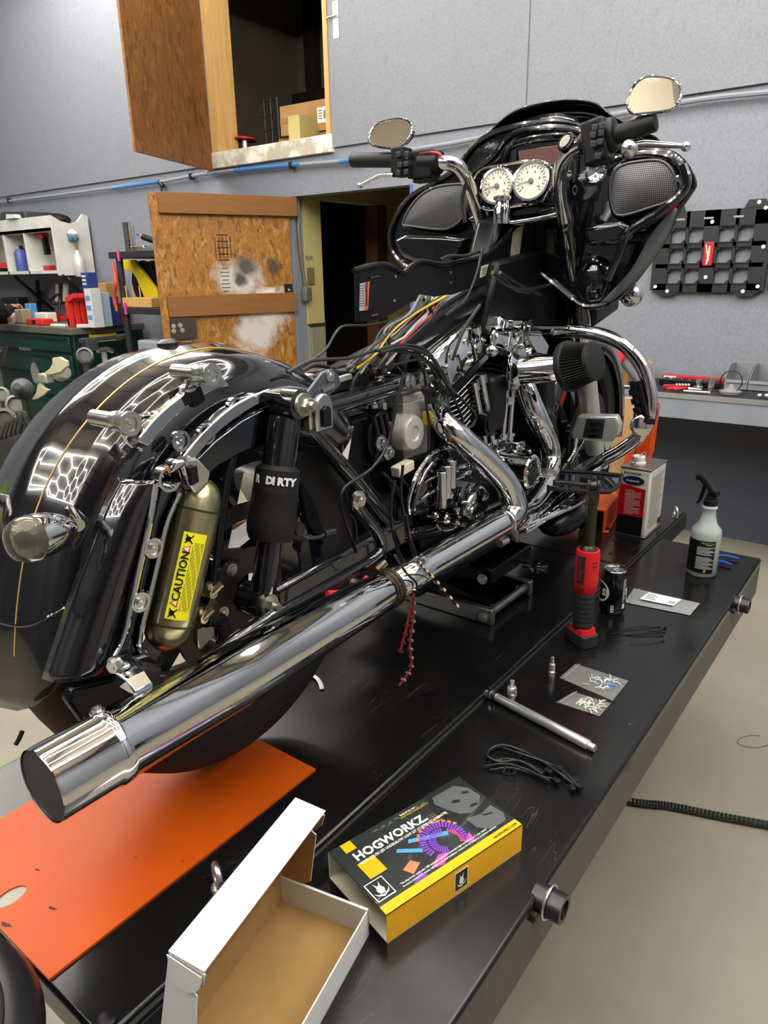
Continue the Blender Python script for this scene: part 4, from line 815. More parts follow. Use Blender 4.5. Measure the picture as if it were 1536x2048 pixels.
for x, y in ((303, 1095), (277, 1203)):
    m = MB(); c = Q(x, y, .182); m.lathe(c, X_, [(.013, -.002), (.013, .005), (.0105, .005), (.0105, .0)], 24); m.bolt(c, X_, .0055, .007); m.build('bracket_bolt', chrome2, brk)
m = MB(); m.prism(QL([(222, 1322), (300, 1312), (296, 1350), (262, 1362), (232, 1345)], .165), (.03, 0, 0)); part('bracket_foot', m, satin, bevel=.004)
m = MB(); m.bolt(Q(232, 1330, .2), V((.3, -1, 0)), .008, .008); part('foot_bolt', m, chrome2)
# --- air tank ---
t0, t1 = Q(400, 975, .17), Q(327, 1292, .17); ax = (t1 - t0); L_ = ax.length; r_ = .033
tk = part('air_tank', MB().lathe(t0, ax, [(.004, -.014), (.014, -.012), (.024, -.004), (.031, .012), (.0325, .026), (r_, .028), (r_, L_ - .035), (.0325, L_ - .033), (.031, L_ - .018), (.024, L_ - .006), (.012, L_ + .004), (.003, L_ + .006)], 40), tankm, sm=40)
for h_ in (.027, L_ - .034): MB().lathe(t0, ax, [(.0334, h_), (.0336, h_ + .0015), (.0334, h_ + .003)], 40).build('weld_seam', mat('dark_seam', '4F4A36', .4, .8), tk)
an = ax.normalized(); tc_ = t0 + ax * .5; vd = (EYE - tc_); vd = (vd - an * vd.dot(an)).normalized(); sd = vd.cross(an).normalized()
if sd.x > 0: pass
lab = lambda a, h, r=.0335: t0 + an * h + (vd * cos(a) + sd * sin(a)) * r
sgn = 1 if lab(R(30), .1).y > lab(0, .1).y else -1
m = MB(); h0_, h1_ = L_ * .27, L_ * .80; a0_, a1_ = -12 * sgn, 42 * sgn
m.sheet([[lab(R(a0_ + (a1_ - a0_) * i / 8), h) for i in range(9)] for h in (h0_, h1_)], 0)
for j in range(9):
    for k in range(18):
        if (j * 7 + k * 3) % 5: h = h0_ + .012 + (h1_ - h0_ - .024) * k / 18; aa = R((14 + j * 2.9) * sgn); m.sheet([[lab(aa, h, .0337), lab(aa + R(1.1) * sgn, h, .0337)], [lab(aa, h + .0055, .0337), lab(aa + R(1.1) * sgn, h + .0055, .0337)]], 1)
ld_ = m.build('warning_label', [lime, mat('label_ink', '2B2A10', .6)], tk, sm=60)
mid = R(0); m = MB(); upv = (sd * sgn) * -1
LL = h1_ - h0_; m.text('CAUTION', LL * .125, lab(R(10 * sgn), (h0_ + h1_) / 2, .0341), -an, upv, 0, bold=.0002, align='CENTER')
for h in (h0_ + LL * .19, h1_ - LL * .19):
    c = lab(R(2 * sgn), h, .0341); m.prism([c - an * .0 + upv * .006, c - an * .0055 - upv * .004, c + an * .0055 - upv * .004], vd * .0002, 1); m.prism([c + upv * .0038 + vd * .0003, c - an * .0035 - upv * .0025 + vd * .0003, c + an * .0035 - upv * .0025 + vd * .0003], vd * .0002, 2)
for h in (h0_ + LL * .075, h1_ - LL * .075):
    c = lab(R(2 * sgn), h, .0341)
    m.prism([c + (an * cos(a) + upv * sin(a)) * .0035 + upv * .001 for a in [i * pi / 5 for i in range(10)]], vd * .0002, 0)
    for s in (-1, 1): m.prism([c + an * (.005 * s) - upv * .006, c + an * (.0062 * s) - upv * .005, c - an * (.005 * s) + upv * .005, c - an * (.0062 * s) + upv * .004], vd * .0002, 0)
m.build('label_print', [blk, mat('label_red', 'C8452A', .5), white], ld_, sm=0)
m = MB(); m.tube(QL([(378, 1180), (388, 1120), (400, 1060)], .15), .004, 6); part('tank_clamp_rod', m, darkmet)
for x, y in ((420, 1185), (402, 1235)):
    m = MB(); c = Q(x, y, .18); m.cyl(c - X_ * .01, c + X_ * .008, .007); m.cyl(c + X_ * .004, c + V((.012, .012, .012)), .0055); m.cyl(c + V((0, 0, -.0)), c + Z_ * .014, .005); part('air_fitting', m, mat('nickel_brass', 'B9B08A', .25, .95))
m = MB(); m.tube(QL([(425, 1175), (432, 1120), (440, 1040), (452, 960), (470, 900), (500, 870)], .15), .0045, 8); m.tube(QL([(436, 1120), (446, 1040), (458, 960), (478, 895), (510, 868)], .14), .0045, 8); part('air_line', m, blk)
m = MB(); m.tube(QL([(410, 1240), (440, 1240), (450, 1270), (440, 1300)], .14), .011, 10); part('valve_body', m, blk)
# --- shock absorber (right) ---
def shock(s0, flip=1):
    f = (lambda p: p) if flip == 1 else mir
    A, B_, C_, D_, E2 = [f(p) for p in QL([(572, 805), (570, 835), (556, 938), (540, 1078), (525, 1205)], s0)]
    sh = part('shock_absorber', MB().lathe(B_, C_ - B_, [(.012, -.008), (.024, 0), (.025, .004), (.025, (C_ - B_).length)], 32), gloss)
    m = MB(); ax = D_ - C_; l = ax.length; m.lathe(C_, ax, [(.026, -.006), (.033, .0), (.034, .03), (.0345, .034), (.0335, .038), (.036, .07), (.0375, l * .8), (.036, l - .01), (.032, l)], 36); bag_ = m.build('air_bladder', rubber, sh, sm=40)
    MB().cyl(D_, D_.lerp(E2, .82), .019).build('lower_shaft', gloss, sh)
    m = MB(); m.cyl(E2 - X_ * .035, E2 + X_ * .012, .026); m.lathe(A, X_, [(.018, -.07), (.018, -.03), (.022, -.028), (.022, .03), (.018, .032)], 24); m.build('mounting_eye', gloss, sh)
    m = MB()
    for c in (E2 + X_ * .012, A + X_ * .033): m.cyl(c, c + X_ * .005, .017); m.cyl(c + X_ * .005, c + X_ * .016, .011, n=6); m.cyl(c + X_ * .016, c + X_ * .024, .006)
    m.build('mounting_bolt', mat('zinc_bolt', 'B4B6A4', .3, .9), sh)
    return sh, C_, D_
sh, C_, D_ = shock(.17); shock(.17, -1)
ax = (D_ - C_).normalized(); c = C_ + ax * .02; vd = (EYE - c); vd = (vd - ax * vd.dot(ax)).normalized(); sd = (-ax).cross(vd).normalized()
rt = -sd if sd.dot(ROT @ V((1, 0, 0))) < 0 else sd
m = MB()
for ch, a in zip('R DIRTY', (-58, -40, -26, -10, 2, 18, 34)):
    aa = R(a); p = c + (vd * cos(aa) + rt * sin(aa)) * .0345; m.text(ch, .015, p, rt * cos(aa) - vd * sin(aa), -ax, 0, bold=.0009)
m.build('printed_name', white, sh, sm=0)
m = MB(); m.cyl(Q(598, 1058, .2) - X_ * .01, Q(598, 1058, .2) + X_ * .004, .010); m.tube(QL([(598, 1058), (612, 1072), (635, 1075), (650, 1068)], .2), .0035, 6); m.cyl(Q(648, 1069, .2), Q(668, 1063, .2), .006); m.cyl(Q(602, 1092, .19) - X_ * .01, Q(602, 1092, .19) + X_ * .008, .009); part('air_port', m, darkmet)
m = MB(); c = Q(640, 822, .2); m.prism([c + V((0, y, z)) for y, z in ((-.019, -.028), (.019, -.028), (.019, .008)) ] + [c + V((0, .019 * cos(a), .008 + .019 * sin(a))) for a in [i * pi / 8 for i in range(1, 8)]] + [c + V((0, -.019, .008))], X_ * .010); m.prism([c + X_ * -.03 + V((0, y, z)) for y, z in ((-.022, -.026), (.014, -.026), (.014, .02), (-.022, .02))], X_ * .03); part('top_mount_shoe', m, chrome2, bevel=.003)
m = MB(); m.prism([c + X_ * .0125 + V((0, y, z)) for y, z in ((-.008, -.022), (.009, -.022), (.009, .004), (.002, .009), (-.008, .004))], X_ * .0015); part('shoe_slot', m, blk)
m = MB(); m.prism(QL([(606, 790), (640, 745), (655, 738), (672, 748), (678, 768), (655, 790), (640, 800), (612, 806)], .19), (.005, 0, 0)); pl = part('seat_bracket_plate', m, mat('grey_plate', '50565E', .4, .4), bevel=.001)
m = MB(); m.bolt(Q(660, 752, .196), X_, .006, .005); m.beam(Q(645, 782, .197), Q(668, 770, .197), .004, .006); m.build('plate_bolt', chrome2, pl)
# --- swingarm, rails, exhaust ---
m = MB(); m.beam(Q(520, 1215, .125), Q(800, 1060, .125), .035, .055); part('swingarm', m, gloss, bevel=.010, seg=3)
m = MB(); m.beam(mir(Q(520, 1215, .125)), mir(Q(800, 1060, .125)), .035, .055); part('swingarm', m, gloss, bevel=.010, seg=3)
m = MB(); m.tube(QL([(250, 1322), (290, 1350), (335, 1358), (395, 1335), (496, 1262), (620, 1192), (700, 1146), (738, 1123), (762, 1098), (756, 1070), (735, 1040), (716, 1015), (716, 1002)], .2), .0105, 12); part('lower_guard_rail', m, gloss)
m = MB(); m.bolt(Q(716, 1000, .205), X_, .011, .009); part('rail_bolt', m, chrome2)
m = MB(); m.beam(Q(245, 1350, .20), Q(305, 1352, .20), .03, .03); part('rubber_isolator', m, rubber, bevel=.004)
EX = .25; ez = .333
def EP(y, ds=0, dz=0): return BP(EX + ds, y, ez + dz)
y0 = .275
ex = part('exhaust_muffler', MB().lathe(EP(y0), Y_, [(.0400, .012), (.0418, 0), (.0428, .002), (.0428, .070), (.0452, .073), (.0452, .086), (.0432, .089), (.0432, .28), (.040, .40), (.036, .52), (.0325, .585), (.029, .60), (.029, .615)], 56, cap=False), chrome, sm=40)
m = MB(); m.lathe(EP(y0), Y_, [(.0405, .0015), (.0403, .004), (.038, .009), (.001, .010)], 48); m.build('muffler_bore', mat('bore_dark', '26272C', .6, .0), ex)
m = MB()
for px_, py_ in ((155, 1437),): m.bolt(EP(y0 + .079, -.012, .0435), V((-.2, 0, 1)), .006, .006)
m.build('collar_screw', chrome2, ex)
m = MB(); c = EP(y0 + .125, -.02, .040); m.prism([c + V((-.02, 0, .0)) , c + V((.012, 0, 0)), c + V((.012, 0, .006)), c + V((-.002, 0, .018)), c + V((-.045, 0, .022)), c + V((-.045, 0, .018)), c + V((-.008, 0, .014)), c + V((-.02, 0, .004))], Y_ * .026); part('muffler_hanger', m, chrome, bevel=.002)
m = MB(); m.lathe(c + V((-.025, .013, .021)), Z_, [(.008, 0), (.008, .003), (.005, .005)], 16); part('hanger_bolt', m, chrome2)
m = MB(); m.lathe(EP(.868), Y_, [(.0335, 0), (.0335, .022), (.0305, .023)], 40); m.lathe(EP(.868), Y_, [(.0345, .004), (.0345, .008)], 36); m.lathe(EP(.868), Y_, [(.0345, .014), (.0345, .018)], 36); m.cyl(EP(.875, -.02, .03), EP(.9, -.02, .036), .007); part('exhaust_clamp', m, mat('bronzed_clamp', '5A5342', .35, .9), sm=40)
m = MB(); m.lathe(EP(.892), Y_, [(.026, 0), (.0285, .003), (.0285, .10), (.0275, .43), (.029, .44)], 44); part('exhaust_front_pipe', m, chrome, sm=40)
m = MB(); m.tube([EP(1.31), Q(1030, 1015, .25), Q(1012, 968, .235), Q(975, 925, .215), Q(925, 880, .19), Q(892, 850, .16), Q(872, 815, .11), Q(885, 790, .08)], [.0285, .0285, .027, .027, .026, .025, .022, .02], 24); part('rear_header_shield', m, chrome, sm=60)
m = MB(); m.tube([EP(1.34), Q(1060, 1018, .22), Q(1090, 975, .185), Q(1101, 925, .16), Q(1096, 885, .15), Q(1074, 835, .14), Q(1052, 780, .11), Q(1042, 750, .08)], [.0285, .027, .027, .027, .028, .028, .027, .022], 24); part('front_header_shield', m, chrome, sm=60)
m = MB()
for p_, q_ in ((EP(1.285, .004, 0), Y_), (Q(1088, 945, .215), Z_)): m.lathe(p_, q_, [(.0292, -.004), (.0302, -.002), (.0302, .002), (.0292, .004)], 36)
for x, y in ((932, 882), (905, 868), (1100, 915)): pass
part('shield_clamp', m, chrome2)
m = MB(); c = EP(1.33, .0, -.028); m.cyl(c, c + V((.0, .03, -.03)), .01); m.cyl(EP(1.24, .02, -.028), EP(1.27, .02, -.03), .008); part('clamp_screw', m, chrome2)
# --- engine ---
ECY, ECZ = 1.535, .315
case = part('engine_case', MB().lathe(BP(-.13, ECY, ECZ), X_, [(.10, 0), (.135, .02), (.145, .06), (.145, .20), (.13, .24), (.08, .25)], 40), satin, sm=40)
m = MB(); m.bx(XB - .12, XB + .10, 1.20, 1.50, ZT + .22, ZT + .42); part('transmission_case', m, satin, bevel=.02, seg=3)
m = MB(); m.bx(XB - .12, XB + .13, 1.15, 1.75, ZT + .17, ZT + .26); part('oil_pan', m, satin, bevel=.02, seg=3)
def cylinder(sg):
    ang = R(22.5) * sg; d_ = V((0, sin(ang), cos(ang))); t_ = V((0, cos(ang), -sin(ang))); c0 = BP(0, ECY, ECZ); Mx = Matrix((X_, t_, d_)).transposed()
    m = MB(); n_ = 15
    for k in range(n_):
        h = .125 + k * .0125; m.rings([[c0 + d_ * z + (X_ * (.076 * sx) + t_ * (.072 * sy)) for sx, sy in ((1, .55), (.72, 1), (-.72, 1), (-1, .55), (-1, -.55), (-.72, -1), (.72, -1), (1, -.55))] for z in (h, h + .0045)])
    m.lathe(c0, d_, [(.062, .10), (.062, .32)], 28)
    cy = part('engine_cylinder', m, mat('fin_black', (.02, .02, .021), .4, .4), sm=30)
    m = MB()
    for k in range(n_):
        h = .125 + k * .0125; m.tube([c0 + d_ * (h + .00225) + (X_ * (.0765 * sx) + t_ * (.0725 * sy)) for sx, sy in ((1, .55), (.72, 1))], .0016, 6, sm=False); m.tube([c0 + d_ * (h + .00225) + (X_ * (.0765 * sx) + t_ * (.0725 * sy)) for sx, sy in ((1, .55), (1, -.55), (.72, -1))], .0016, 6, sm=False)
    m.build('machined_fin_edges', chrome2, cy)
    m = MB(); m.rings([[c0 + d_ * z + (X_ * (.086 * sx) + t_ * (.118 * sy)) for sx, sy in ((1, .8), (.8, 1), (-.8, 1), (-1, .8), (-1, -.8), (-.8, -1), (.8, -1), (1, -.8))] for z in (.318, .332)]); m.build('head_gasket_plate', satin, cy)
    rk = part('rocker_cover', MB().rings([[c0 + d_ * z + (X_ * (.082 * sx * k_) + t_ * (.116 * sy * k_ + .005 * sg)) for sx, sy in ((1, .7), (.8, 1), (-.8, 1), (-1, .7), (-1, -.7), (-.8, -1), (.8, -1), (1, -.7))] for z, k_ in ((.332, 1), (.338, 1.02), (.385, .99), (.392, .93), (.412, .89), (.42, .78))]), chrome, bevel=.004)
    m = MB()
    for sy in (-.09, -.035, .03, .09): m.cyl(c0 + d_ * .382 + X_ * .072 + t_ * sy, c0 + d_ * .40 + X_ * .072 + t_ * sy, .010)
    for sy in (-.07, -.02, .05): m.beam(c0 + d_ * .336 + X_ * .084 + t_ * sy, c0 + d_ * .388 + X_ * .082 + t_ * sy, .006, .006)
    m.build('cover_bolts', chrome, rk)
    # pushrod tubes
    base = c0 + X_ * .105 + d_ * .09 + V((0, -.02 * sg, 0))
    for k in (-1, 1):
        a_ = c0 + X_ * .10 + V((0, .035 * sg + .018 * k, .10)); b_ = c0 + d_ * .30 + X_ * .085 + t_ * (.018 * k + .035 * -sg)
        m = MB(); m.cyl(a_, b_, .0085); m.cyl(a_, a_.lerp(b_, .16), .013); m.cyl(a_.lerp(b_, .16), a_.lerp(b_, .2), .016); m.cyl(b_.lerp(a_, .1), b_, .013); part('pushrod_tube', m, chrome)
    return c0, d_, t_
cylinder(-1); cylinder(1)
m = MB(); m.prism([BP(.10, y, z) for y, z in ((1.40, .37), (1.45, .425), (1.62, .43), (1.70, .39), (1.70, .26), (1.62, .20), (1.46, .2), (1.39, .28))], X_ * .025); part('cam_cover', m, mat('black_chrome', (.03, .03, .03), .15, .8), bevel=.006)
m = MB()
for y, z in ((1.46, .405), (1.56, .415), (1.64, .40), (1.52, .40)): m.cyl(BP(.125, y, z), BP(.14, y, z), .008, n=6)
for y in (1.50, 1.60): m.box(BP(.115, y, .42), (.035, .045, .03))
part('tappet_block', m, chrome, bevel=.004)
c = Q(1064, 945, .205); c1 = Q(1035, 918, .11)
m = MB(); m.lathe(c - X_ * .09, X_, [(.036, 0), (.038, .03), (.042, .085), (.043, .09), (.040, .094), (.034, .095), (.033, .092), (.028, .092)], 44); tm = part('timer_cover', m, chrome, sm=40)
m = MB(); m.lathe(c + X_ * .0025, X_, [(.024, 0), (.024, .002), (.001, .0025)], 32); m.build('timer_cover_inlay', mat('dark_inlay', '2A2B2A', .3, .6), tm)
m = MB()
for k in range(5): a = k * 2 * pi / 5 + .4; m.cyl(c + X_ * .002 + V((0, cos(a), sin(a))) * .034, c + X_ * .008 + V((0, cos(a), sin(a))) * .034, .004, n=8)
m.build('cover_screws', chrome2, tm)
# D shaped trans side cover with fins
dpts = [(813, 1030), (811, 1012), (820, 975), (835, 940), (858, 908), (880, 893), (905, 890), (928, 902), (942, 925), (946, 950), (930, 955), (905, 945), (885, 955), (865, 985), (845, 1010), (828, 1028)]
m = MB(); m.prism(QL([(813, 1030), (811, 1012), (820, 975), (835, 940), (858, 908), (880, 893), (905, 890), (928, 902), (942, 925), (948, 960), (930, 1000), (880, 1010), (850, 1010), (828, 1028)], .135), (.02, 0, 0)); dc = part('transmission_side_cover', m, mat('cover_chrome', '77777A', .07, 1), bevel=.006, seg=3)
m = MB(); m.tube(QL([(818, 1028), (816, 1008), (824, 975), (838, 942), (860, 912), (881, 898), (905, 895), (925, 906), (939, 928), (943, 955)], .156), .0045, 8); m.build('cover_rim', chrome, dc)
m = MB()
for A in ([(848, 965), (880, 945), (912, 925)], [(842, 1000), (865, 982), (885, 968)], [(905, 945), (925, 935), (938, 928)], [(908, 960), (930, 948), (943, 942)]): m.tube(QL(A, .158), [.002, .006, .002], 8)
m.build('cover_fin', chrome, dc)
m = MB(); c = Q(893, 965, .17)
for dy in (-.017, 0, .017): m.cyl(c + V((.0, dy, -.032 + dy)), c + V((.0, dy, .036 + dy * .5)), .0105)
part('starter_end_cover', m, chrome, bevel=.001)
m = MB(); c = Q(938, 1005, .17); m.rings([[c + V((x, .052 * cos(a) * k, .042 * sin(a) * k)) for a in [i * pi / 4 + pi / 8 for i in range(8)]] for x, k in ((-.06, 1), (.015, 1), (.024, .92), (.026, .8))]); m.cyl(c + V((.02, -.028, -.008)), c + V((.03, -.028, -.008)), .012); part('release_cover', m, chrome, bevel=.003)
m = MB()
for (x, y, r) in ((892, 1038, .012), (912, 1045, .008), (870, 1030, .008), (925, 1050, .006), (1012, 1080, .006)): cc_ = Q(x, y, .16); m.lathe(cc_, X_, [(r, -.03), (r, .003), (r * .7, .006), (r * .5, .002)], 16)
m.tube(QL([(872, 1050), (885, 1062), (905, 1058), (922, 1044)], .16), .003, 6); part('drain_fittings', m, chrome)
# intake
i0, i1 = Q(1028, 742, .11), Q(1138, 733, .235)
m = MB(); m.lathe(i0, i1 - i0, [(.045, -.004), (.047, 0), (.047, .006), (.040, .010), (.0335, .016), (.033, (i1 - i0).length)], 40); el = part('intake_elbow', m, chrome, sm=40)
m = MB()
for k in range(4): a = k * pi / 2 + .5; uu_, ww_ = frame(i1 - i0); cc_ = i0 + (uu_ * cos(a) + ww_ * sin(a)) * .042; m.bolt(cc_, i0 - i1, .004, .005)
m.build('flange_bolt', chrome2, el)
fx = (Q(1190, 722, .30) - i1).normalized(); n_ = 96; m = MB(); uu_, ww_ = frame(fx); rr2 = []
f0 = i1 - fx * .012
for h, r in ((.018, .054), (.075, .040)):
    rr2.append([f0 + fx * h + (uu_ * cos(2 * pi * i / n_) + ww_ * sin(2 * pi * i / n_)) * (r + (.003 if i % 2 else -.002)) for i in range(n_)])
m.rings(rr2); fl_ = part('air_filter', m, rubber, sm=0)
m = MB(); m.lathe(f0, fx, [(.035, -.006), (.05, 0), (.059, .006), (.060, .018), (.054, .022)], 44); m.lathe(f0, fx, [(.0445, .072), (.0445, .08), (.036, .083)], 40); m.build('filter_end_cap', rubber, fl_, sm=40)
m = MB(); m.bx(XB + .03, XB + .10, 1.50, 1.58, ZT + .47, ZT + .60); part('throttle_body', m, blk, bevel=.012, seg=3)
m = MB()
for z in (.535, .575): m.box(BP(.103, 1.585, z), (.004, .016, .018))
part('sensor_label', m, white)
m = MB(); m.cyl(BP(.02, 1.47, .50), BP(.115, 1.47, .50), .032); m.cyl(BP(.09, 1.47, .50), BP(.118, 1.47, .50), .02); part('horn_body', m, satin)
m = MB(); m.tube(QL([(985, 700), (985, 672), (995, 662), (1040, 662), (1042, 690)], .1), .005, 8); m.ell(Q(984, 702, .11), .014); m.ell(Q(1042, 692, .11), .008); part('fuel_rail', m, chrome)
m = MB(); m.prism(QL([(1003, 640), (1025, 638), (1020, 662), (1010, 662)], .06), (.03, 0, 0)); m.prism(QL([(1045, 650), (1062, 655), (1085, 690), (1080, 710), (1060, 705), (1045, 680)], .07), (.02, 0, 0)); part('engine_top_mount', m, chrome, bevel=.003)
# --- ABS module and electrics ---
c = Q(830, 867, .13); m = MB(); m.lathe(c - X_ * .085, X_, [(.035, 0), (.0365, .01), (.0365, .078), (.033, .085), (.015, .086), (.014, .083), (.001, .083)], 12, rot=.26); ab = part('abs_pump', m, alu, bevel=.002)
b0 = Q(812, 850, .05); m = MB(); m.box(b0 + V((.02, -.035, .004)), (.06, .085, .115)); m.box(b0 + V((.02, -.02, .068)), (.055, .11, .016)); m.build('valve_block', alu, ab, bevel=.003)
m = MB()
for x, y in ((745, 812), (765, 808), (783, 802)): cc_ = Q(x, y, .06); m.cyl(cc_ - Z_ * .01, cc_ + Z_ * .004, .011); m.cyl(cc_ + Z_ * .004, cc_ + Z_ * .01, .007, n=6)
m.build('port_plug', chrome2, ab)
m = MB(); cc_ = Q(735, 870, .05); m.rings([[cc_ + V((x, .045 * cos(a), .055 * sin(a) * k)) for a in [i * pi / 7 for i in range(14)]] for x, k in ((-.03, 1), (.03, 1), (.038, .9))]); part('connector_housing', m, blk, bevel=.003)
m = MB()
for k in range(4): m.tube([cc_ + V((.04, -.03 + .018 * k, .045)), cc_ + V((.046, -.025 + .018 * k, 0)), cc_ + V((.04, -.03 + .018 * k, -.045))], .005, 8)
part('connector_ribs', m, rubber)
m = MB(); m.beam(Q(855, 850, .12), Q(856, 822, .12), .014, .02); part('yellow_plug', m, mat('plug_yellow', 'D9B11E', .4), bevel=.002)
m = MB(); m.beam(Q(790, 945, .12), Q(820, 928, .12), .022, .02); part('white_plug', m, ivory, bevel=.002)
m = MB(); m.box(Q(694, 885, .12), (.002, .018, .06), Matrix.Rotation(R(-18), 3, 'X')); part('barcode_tag', m, white)
m = MB()
for x, y in ((775, 905), (760, 885)): m.bolt(Q(x, y, .13), X_, .010, .01)
part('module_bolt', m, chrome2)
# frame tubes
def tb(name, pts, r, mt=gloss, s=None, both=True, n=12, par=None):
    p_ = QL(pts, s); o = part(name, MB().tube(p_, r, n), mt, par)
    if both: part(name, MB().tube([mir(a) for a in p_], r, n), mt, par)
    return o
tb('seat_rail', [(590, 845, .11), (640, 818, .11), (700, 800, .11), (800, 768, .10), (880, 745, .07)], .017)
tb('frame_downtube', [(612, 850, .12), (660, 905, .12), (720, 975, .12), (780, 1050, .12), (800, 1080, .12)], .015)
tb('lower_frame_rail', [(790, 1075, .12), (900, 1050, .12), (1000, 1010, .12), (1080, 980, .12)], .016)
m = MB(); m.tube([BP(0, 1.0, .63), BP(0, 1.3, .70), BP(0, 1.6, .78), BP(0, 1.85, .84)], .03, 14); part('backbone_tube', m, satin)
m = MB(); m.bx(XB - .09, XB + .075, .96, 1.16, ZT + .33, ZT + .585); part('dark_filler_box', m, satin, bevel=.012)  # black box put in to keep the gap behind the frame dark
m = MB(); m.bx(XB - .10, XB + .02, 1.10, 1.42, ZT + .42, ZT + .60); part('oil_tank', m, satin, bevel=.012)
m = MB(); m.prism(QL([(560, 860), (640, 850), (700, 900), (730, 960), (755, 1040), (700, 1090), (640, 1100), (600, 1050)], .06), (.02, 0, 0)); part('inner_guard', m, mat('guard_dark', (.004, .004, .005), .6, spec=.2), bevel=.004)
m = MB(); m.beam(Q(618, 775, .05), Q(735, 745, .05), .05, .03); m.beam(Q(730, 740, .04), Q(770, 715, .04), .05, .04); part('fuse_box', m, mat('fuse_grey', '2E302E', .5), bevel=.004)
m = MB(); m.beam(Q(640, 770, .10), Q(700, 752, .10), .01, .008); part('fuse_box_clip', m, alu)
m = MB(); m.beam(Q(595, 763, .02), Q(620, 755, .02), .02, .015); part('ivory_connector', m, ivory)
m = MB(); m.lathe(Q(755, 755, .08), V((0, 0, 1)), [(.014, 0), (.014, .004), (.008, .008)], 20); part('mushroom_bolt', m, chrome)
m = MB(); 
for x, y in ((818, 762), (845, 760)): m.bolt(Q(x, y, .12), X_, .011, .01)
part('frame_bolt', m, chrome2)
m = MB(); c = Q(862, 792, .12); m.lathe(c, X_, [(.016, -.004), (.016, .004), (.008, .004), (.006, .0)], 24); part('rubber_grommet', m, rubber)
m = MB(); c = Q(823, 732, .05); m.lathe(c, X_, [(.026, -.04), (.028, .0), (.022, .004), (.022, -.03), (.001, -.03)], 28); part('rubber_boot', m, rubber)
# console / backbone plate
top = [(707, 541), (735, 533), (768, 529), (792, 538), (806, 546), (822, 532), (842, 523), (862, 526), (885, 530), (925, 522), (958, 516), (985, 503), (1010, 475), (1038, 447), (1058, 440)]
bot = [(1058, 520), (1040, 590), (1000, 575), (960, 568), (900, 588), (860, 597), (818, 603), (800, 612), (775, 628), (742, 641), (710, 645)]
m = MB(); m.prism(QL(top + bot, .0), (.012, 0, 0)); cp = part('backbone_cover_plate', m, blk, bevel=.001)
m = MB(); m.tube(QL(top, .012), .0055, 8); m.tube(QL([(716, 545), (714, 645)], .016), .004, 8, sm=False); m.build('rolled_edge', satin, cp)
m = MB(); m.prism(QL([(717, 568), (738, 563), (735, 620), (716, 622)], .0125), (.0012, 0, 0), 0); m.prism(QL([(731, 565), (738, 563), (735, 620), (729, 620.5)], .0138), (.0006, 0, 0), 1); m.build('caution_sticker', [mat('sticker_grey', 'A8ACAE', .5), mat('sticker_orange', 'D8552E', .5)], cp)
m = MB()
for i in range(9): m.prism(QL([(719, 572 + i * 5), (729, 570 + i * 5), (729, 571 + i * 5), (719, 573 + i * 5)], .0139), (.0003, 0, 0))
m.text('WARNING', .009, Q(735.5, 612, .0148), Z_, -Y_, 0); m.build('sticker_print', blk, cp)
m = MB(); m.prism(QL([(1026, 460), (1047, 450), (1035, 530), (1017, 538)], .0125), (.001, 0, 0)); m.build('emissions_label', mat('label_cream', 'C9C7A8', .6, var=('9A987C', 60, .2)), cp)
m = MB(); m.prism(QL([(962, 533), (979, 527), (976, 548), (959, 556)], .0125), (.001, 0, 0)); m.build('small_label', mat('label_pale', 'C4BFAE', .6), cp)
m = MB()
for i in range(4): m.prism(QL([(964, 537 + i * 4), (975, 533 + i * 4), (975, 534.5 + i * 4), (964, 538.5 + i * 4)], .0137), (.0003, 0, 0))
m.build('small_label_print', blk, cp)
m = MB()
for x, y in ((790, 553), (788, 602), (901, 545), (901, 566)): m.lathe(Q(x, y, .0125), X_, [(.003, 0), (.003, .002)], 10)
m.build('cover_rivets', steel, cp)
m = MB(); m.tube(QL([(740, 556), (755, 553), (760, 555)], .014), .002, 6); m.tube(QL([(741, 632), (755, 628)], .014), .002, 6); m.tube(QL([(880, 520), (900, 512), (930, 512), (960, 502)], .03), .004, 8); m.tube(QL([(965, 498), (958, 530), (945, 570), (930, 600), (908, 618), (890, 632)], .04), .0035, 8); m.build('clipped_cable', MATS['cable_black'], cp)
# neck mass
m = MB(); m.prism([BP(-.08, y, z) for y, z in ((1.62, .66), (1.66, .86), (1.72, .98), (1.86, 1.0), (1.98, .86), (1.9, .66), (1.78, .60))], X_ * .07); part('steering_neck_cover', m, satin, bevel=.015)
m = MB(); m.prism([BP(-.16, y, z) for y, z in ((2.03, .68), (2.03, .97), (2.2, .97), (2.22, .72))], X_ * .29); part('fairing_support_bracket', m, blk, bevel=.012)
for A in ([(985, 545), (1010, 560), (1030, 580), (1060, 585)], [(990, 552), (1015, 572), (1060, 578), (1100, 570)], [(1000, 545), (1030, 565), (1080, 590)]): part('neck_wire', MB().tube(QL(A, .09), .0045, 8), MATS['cable_black'])
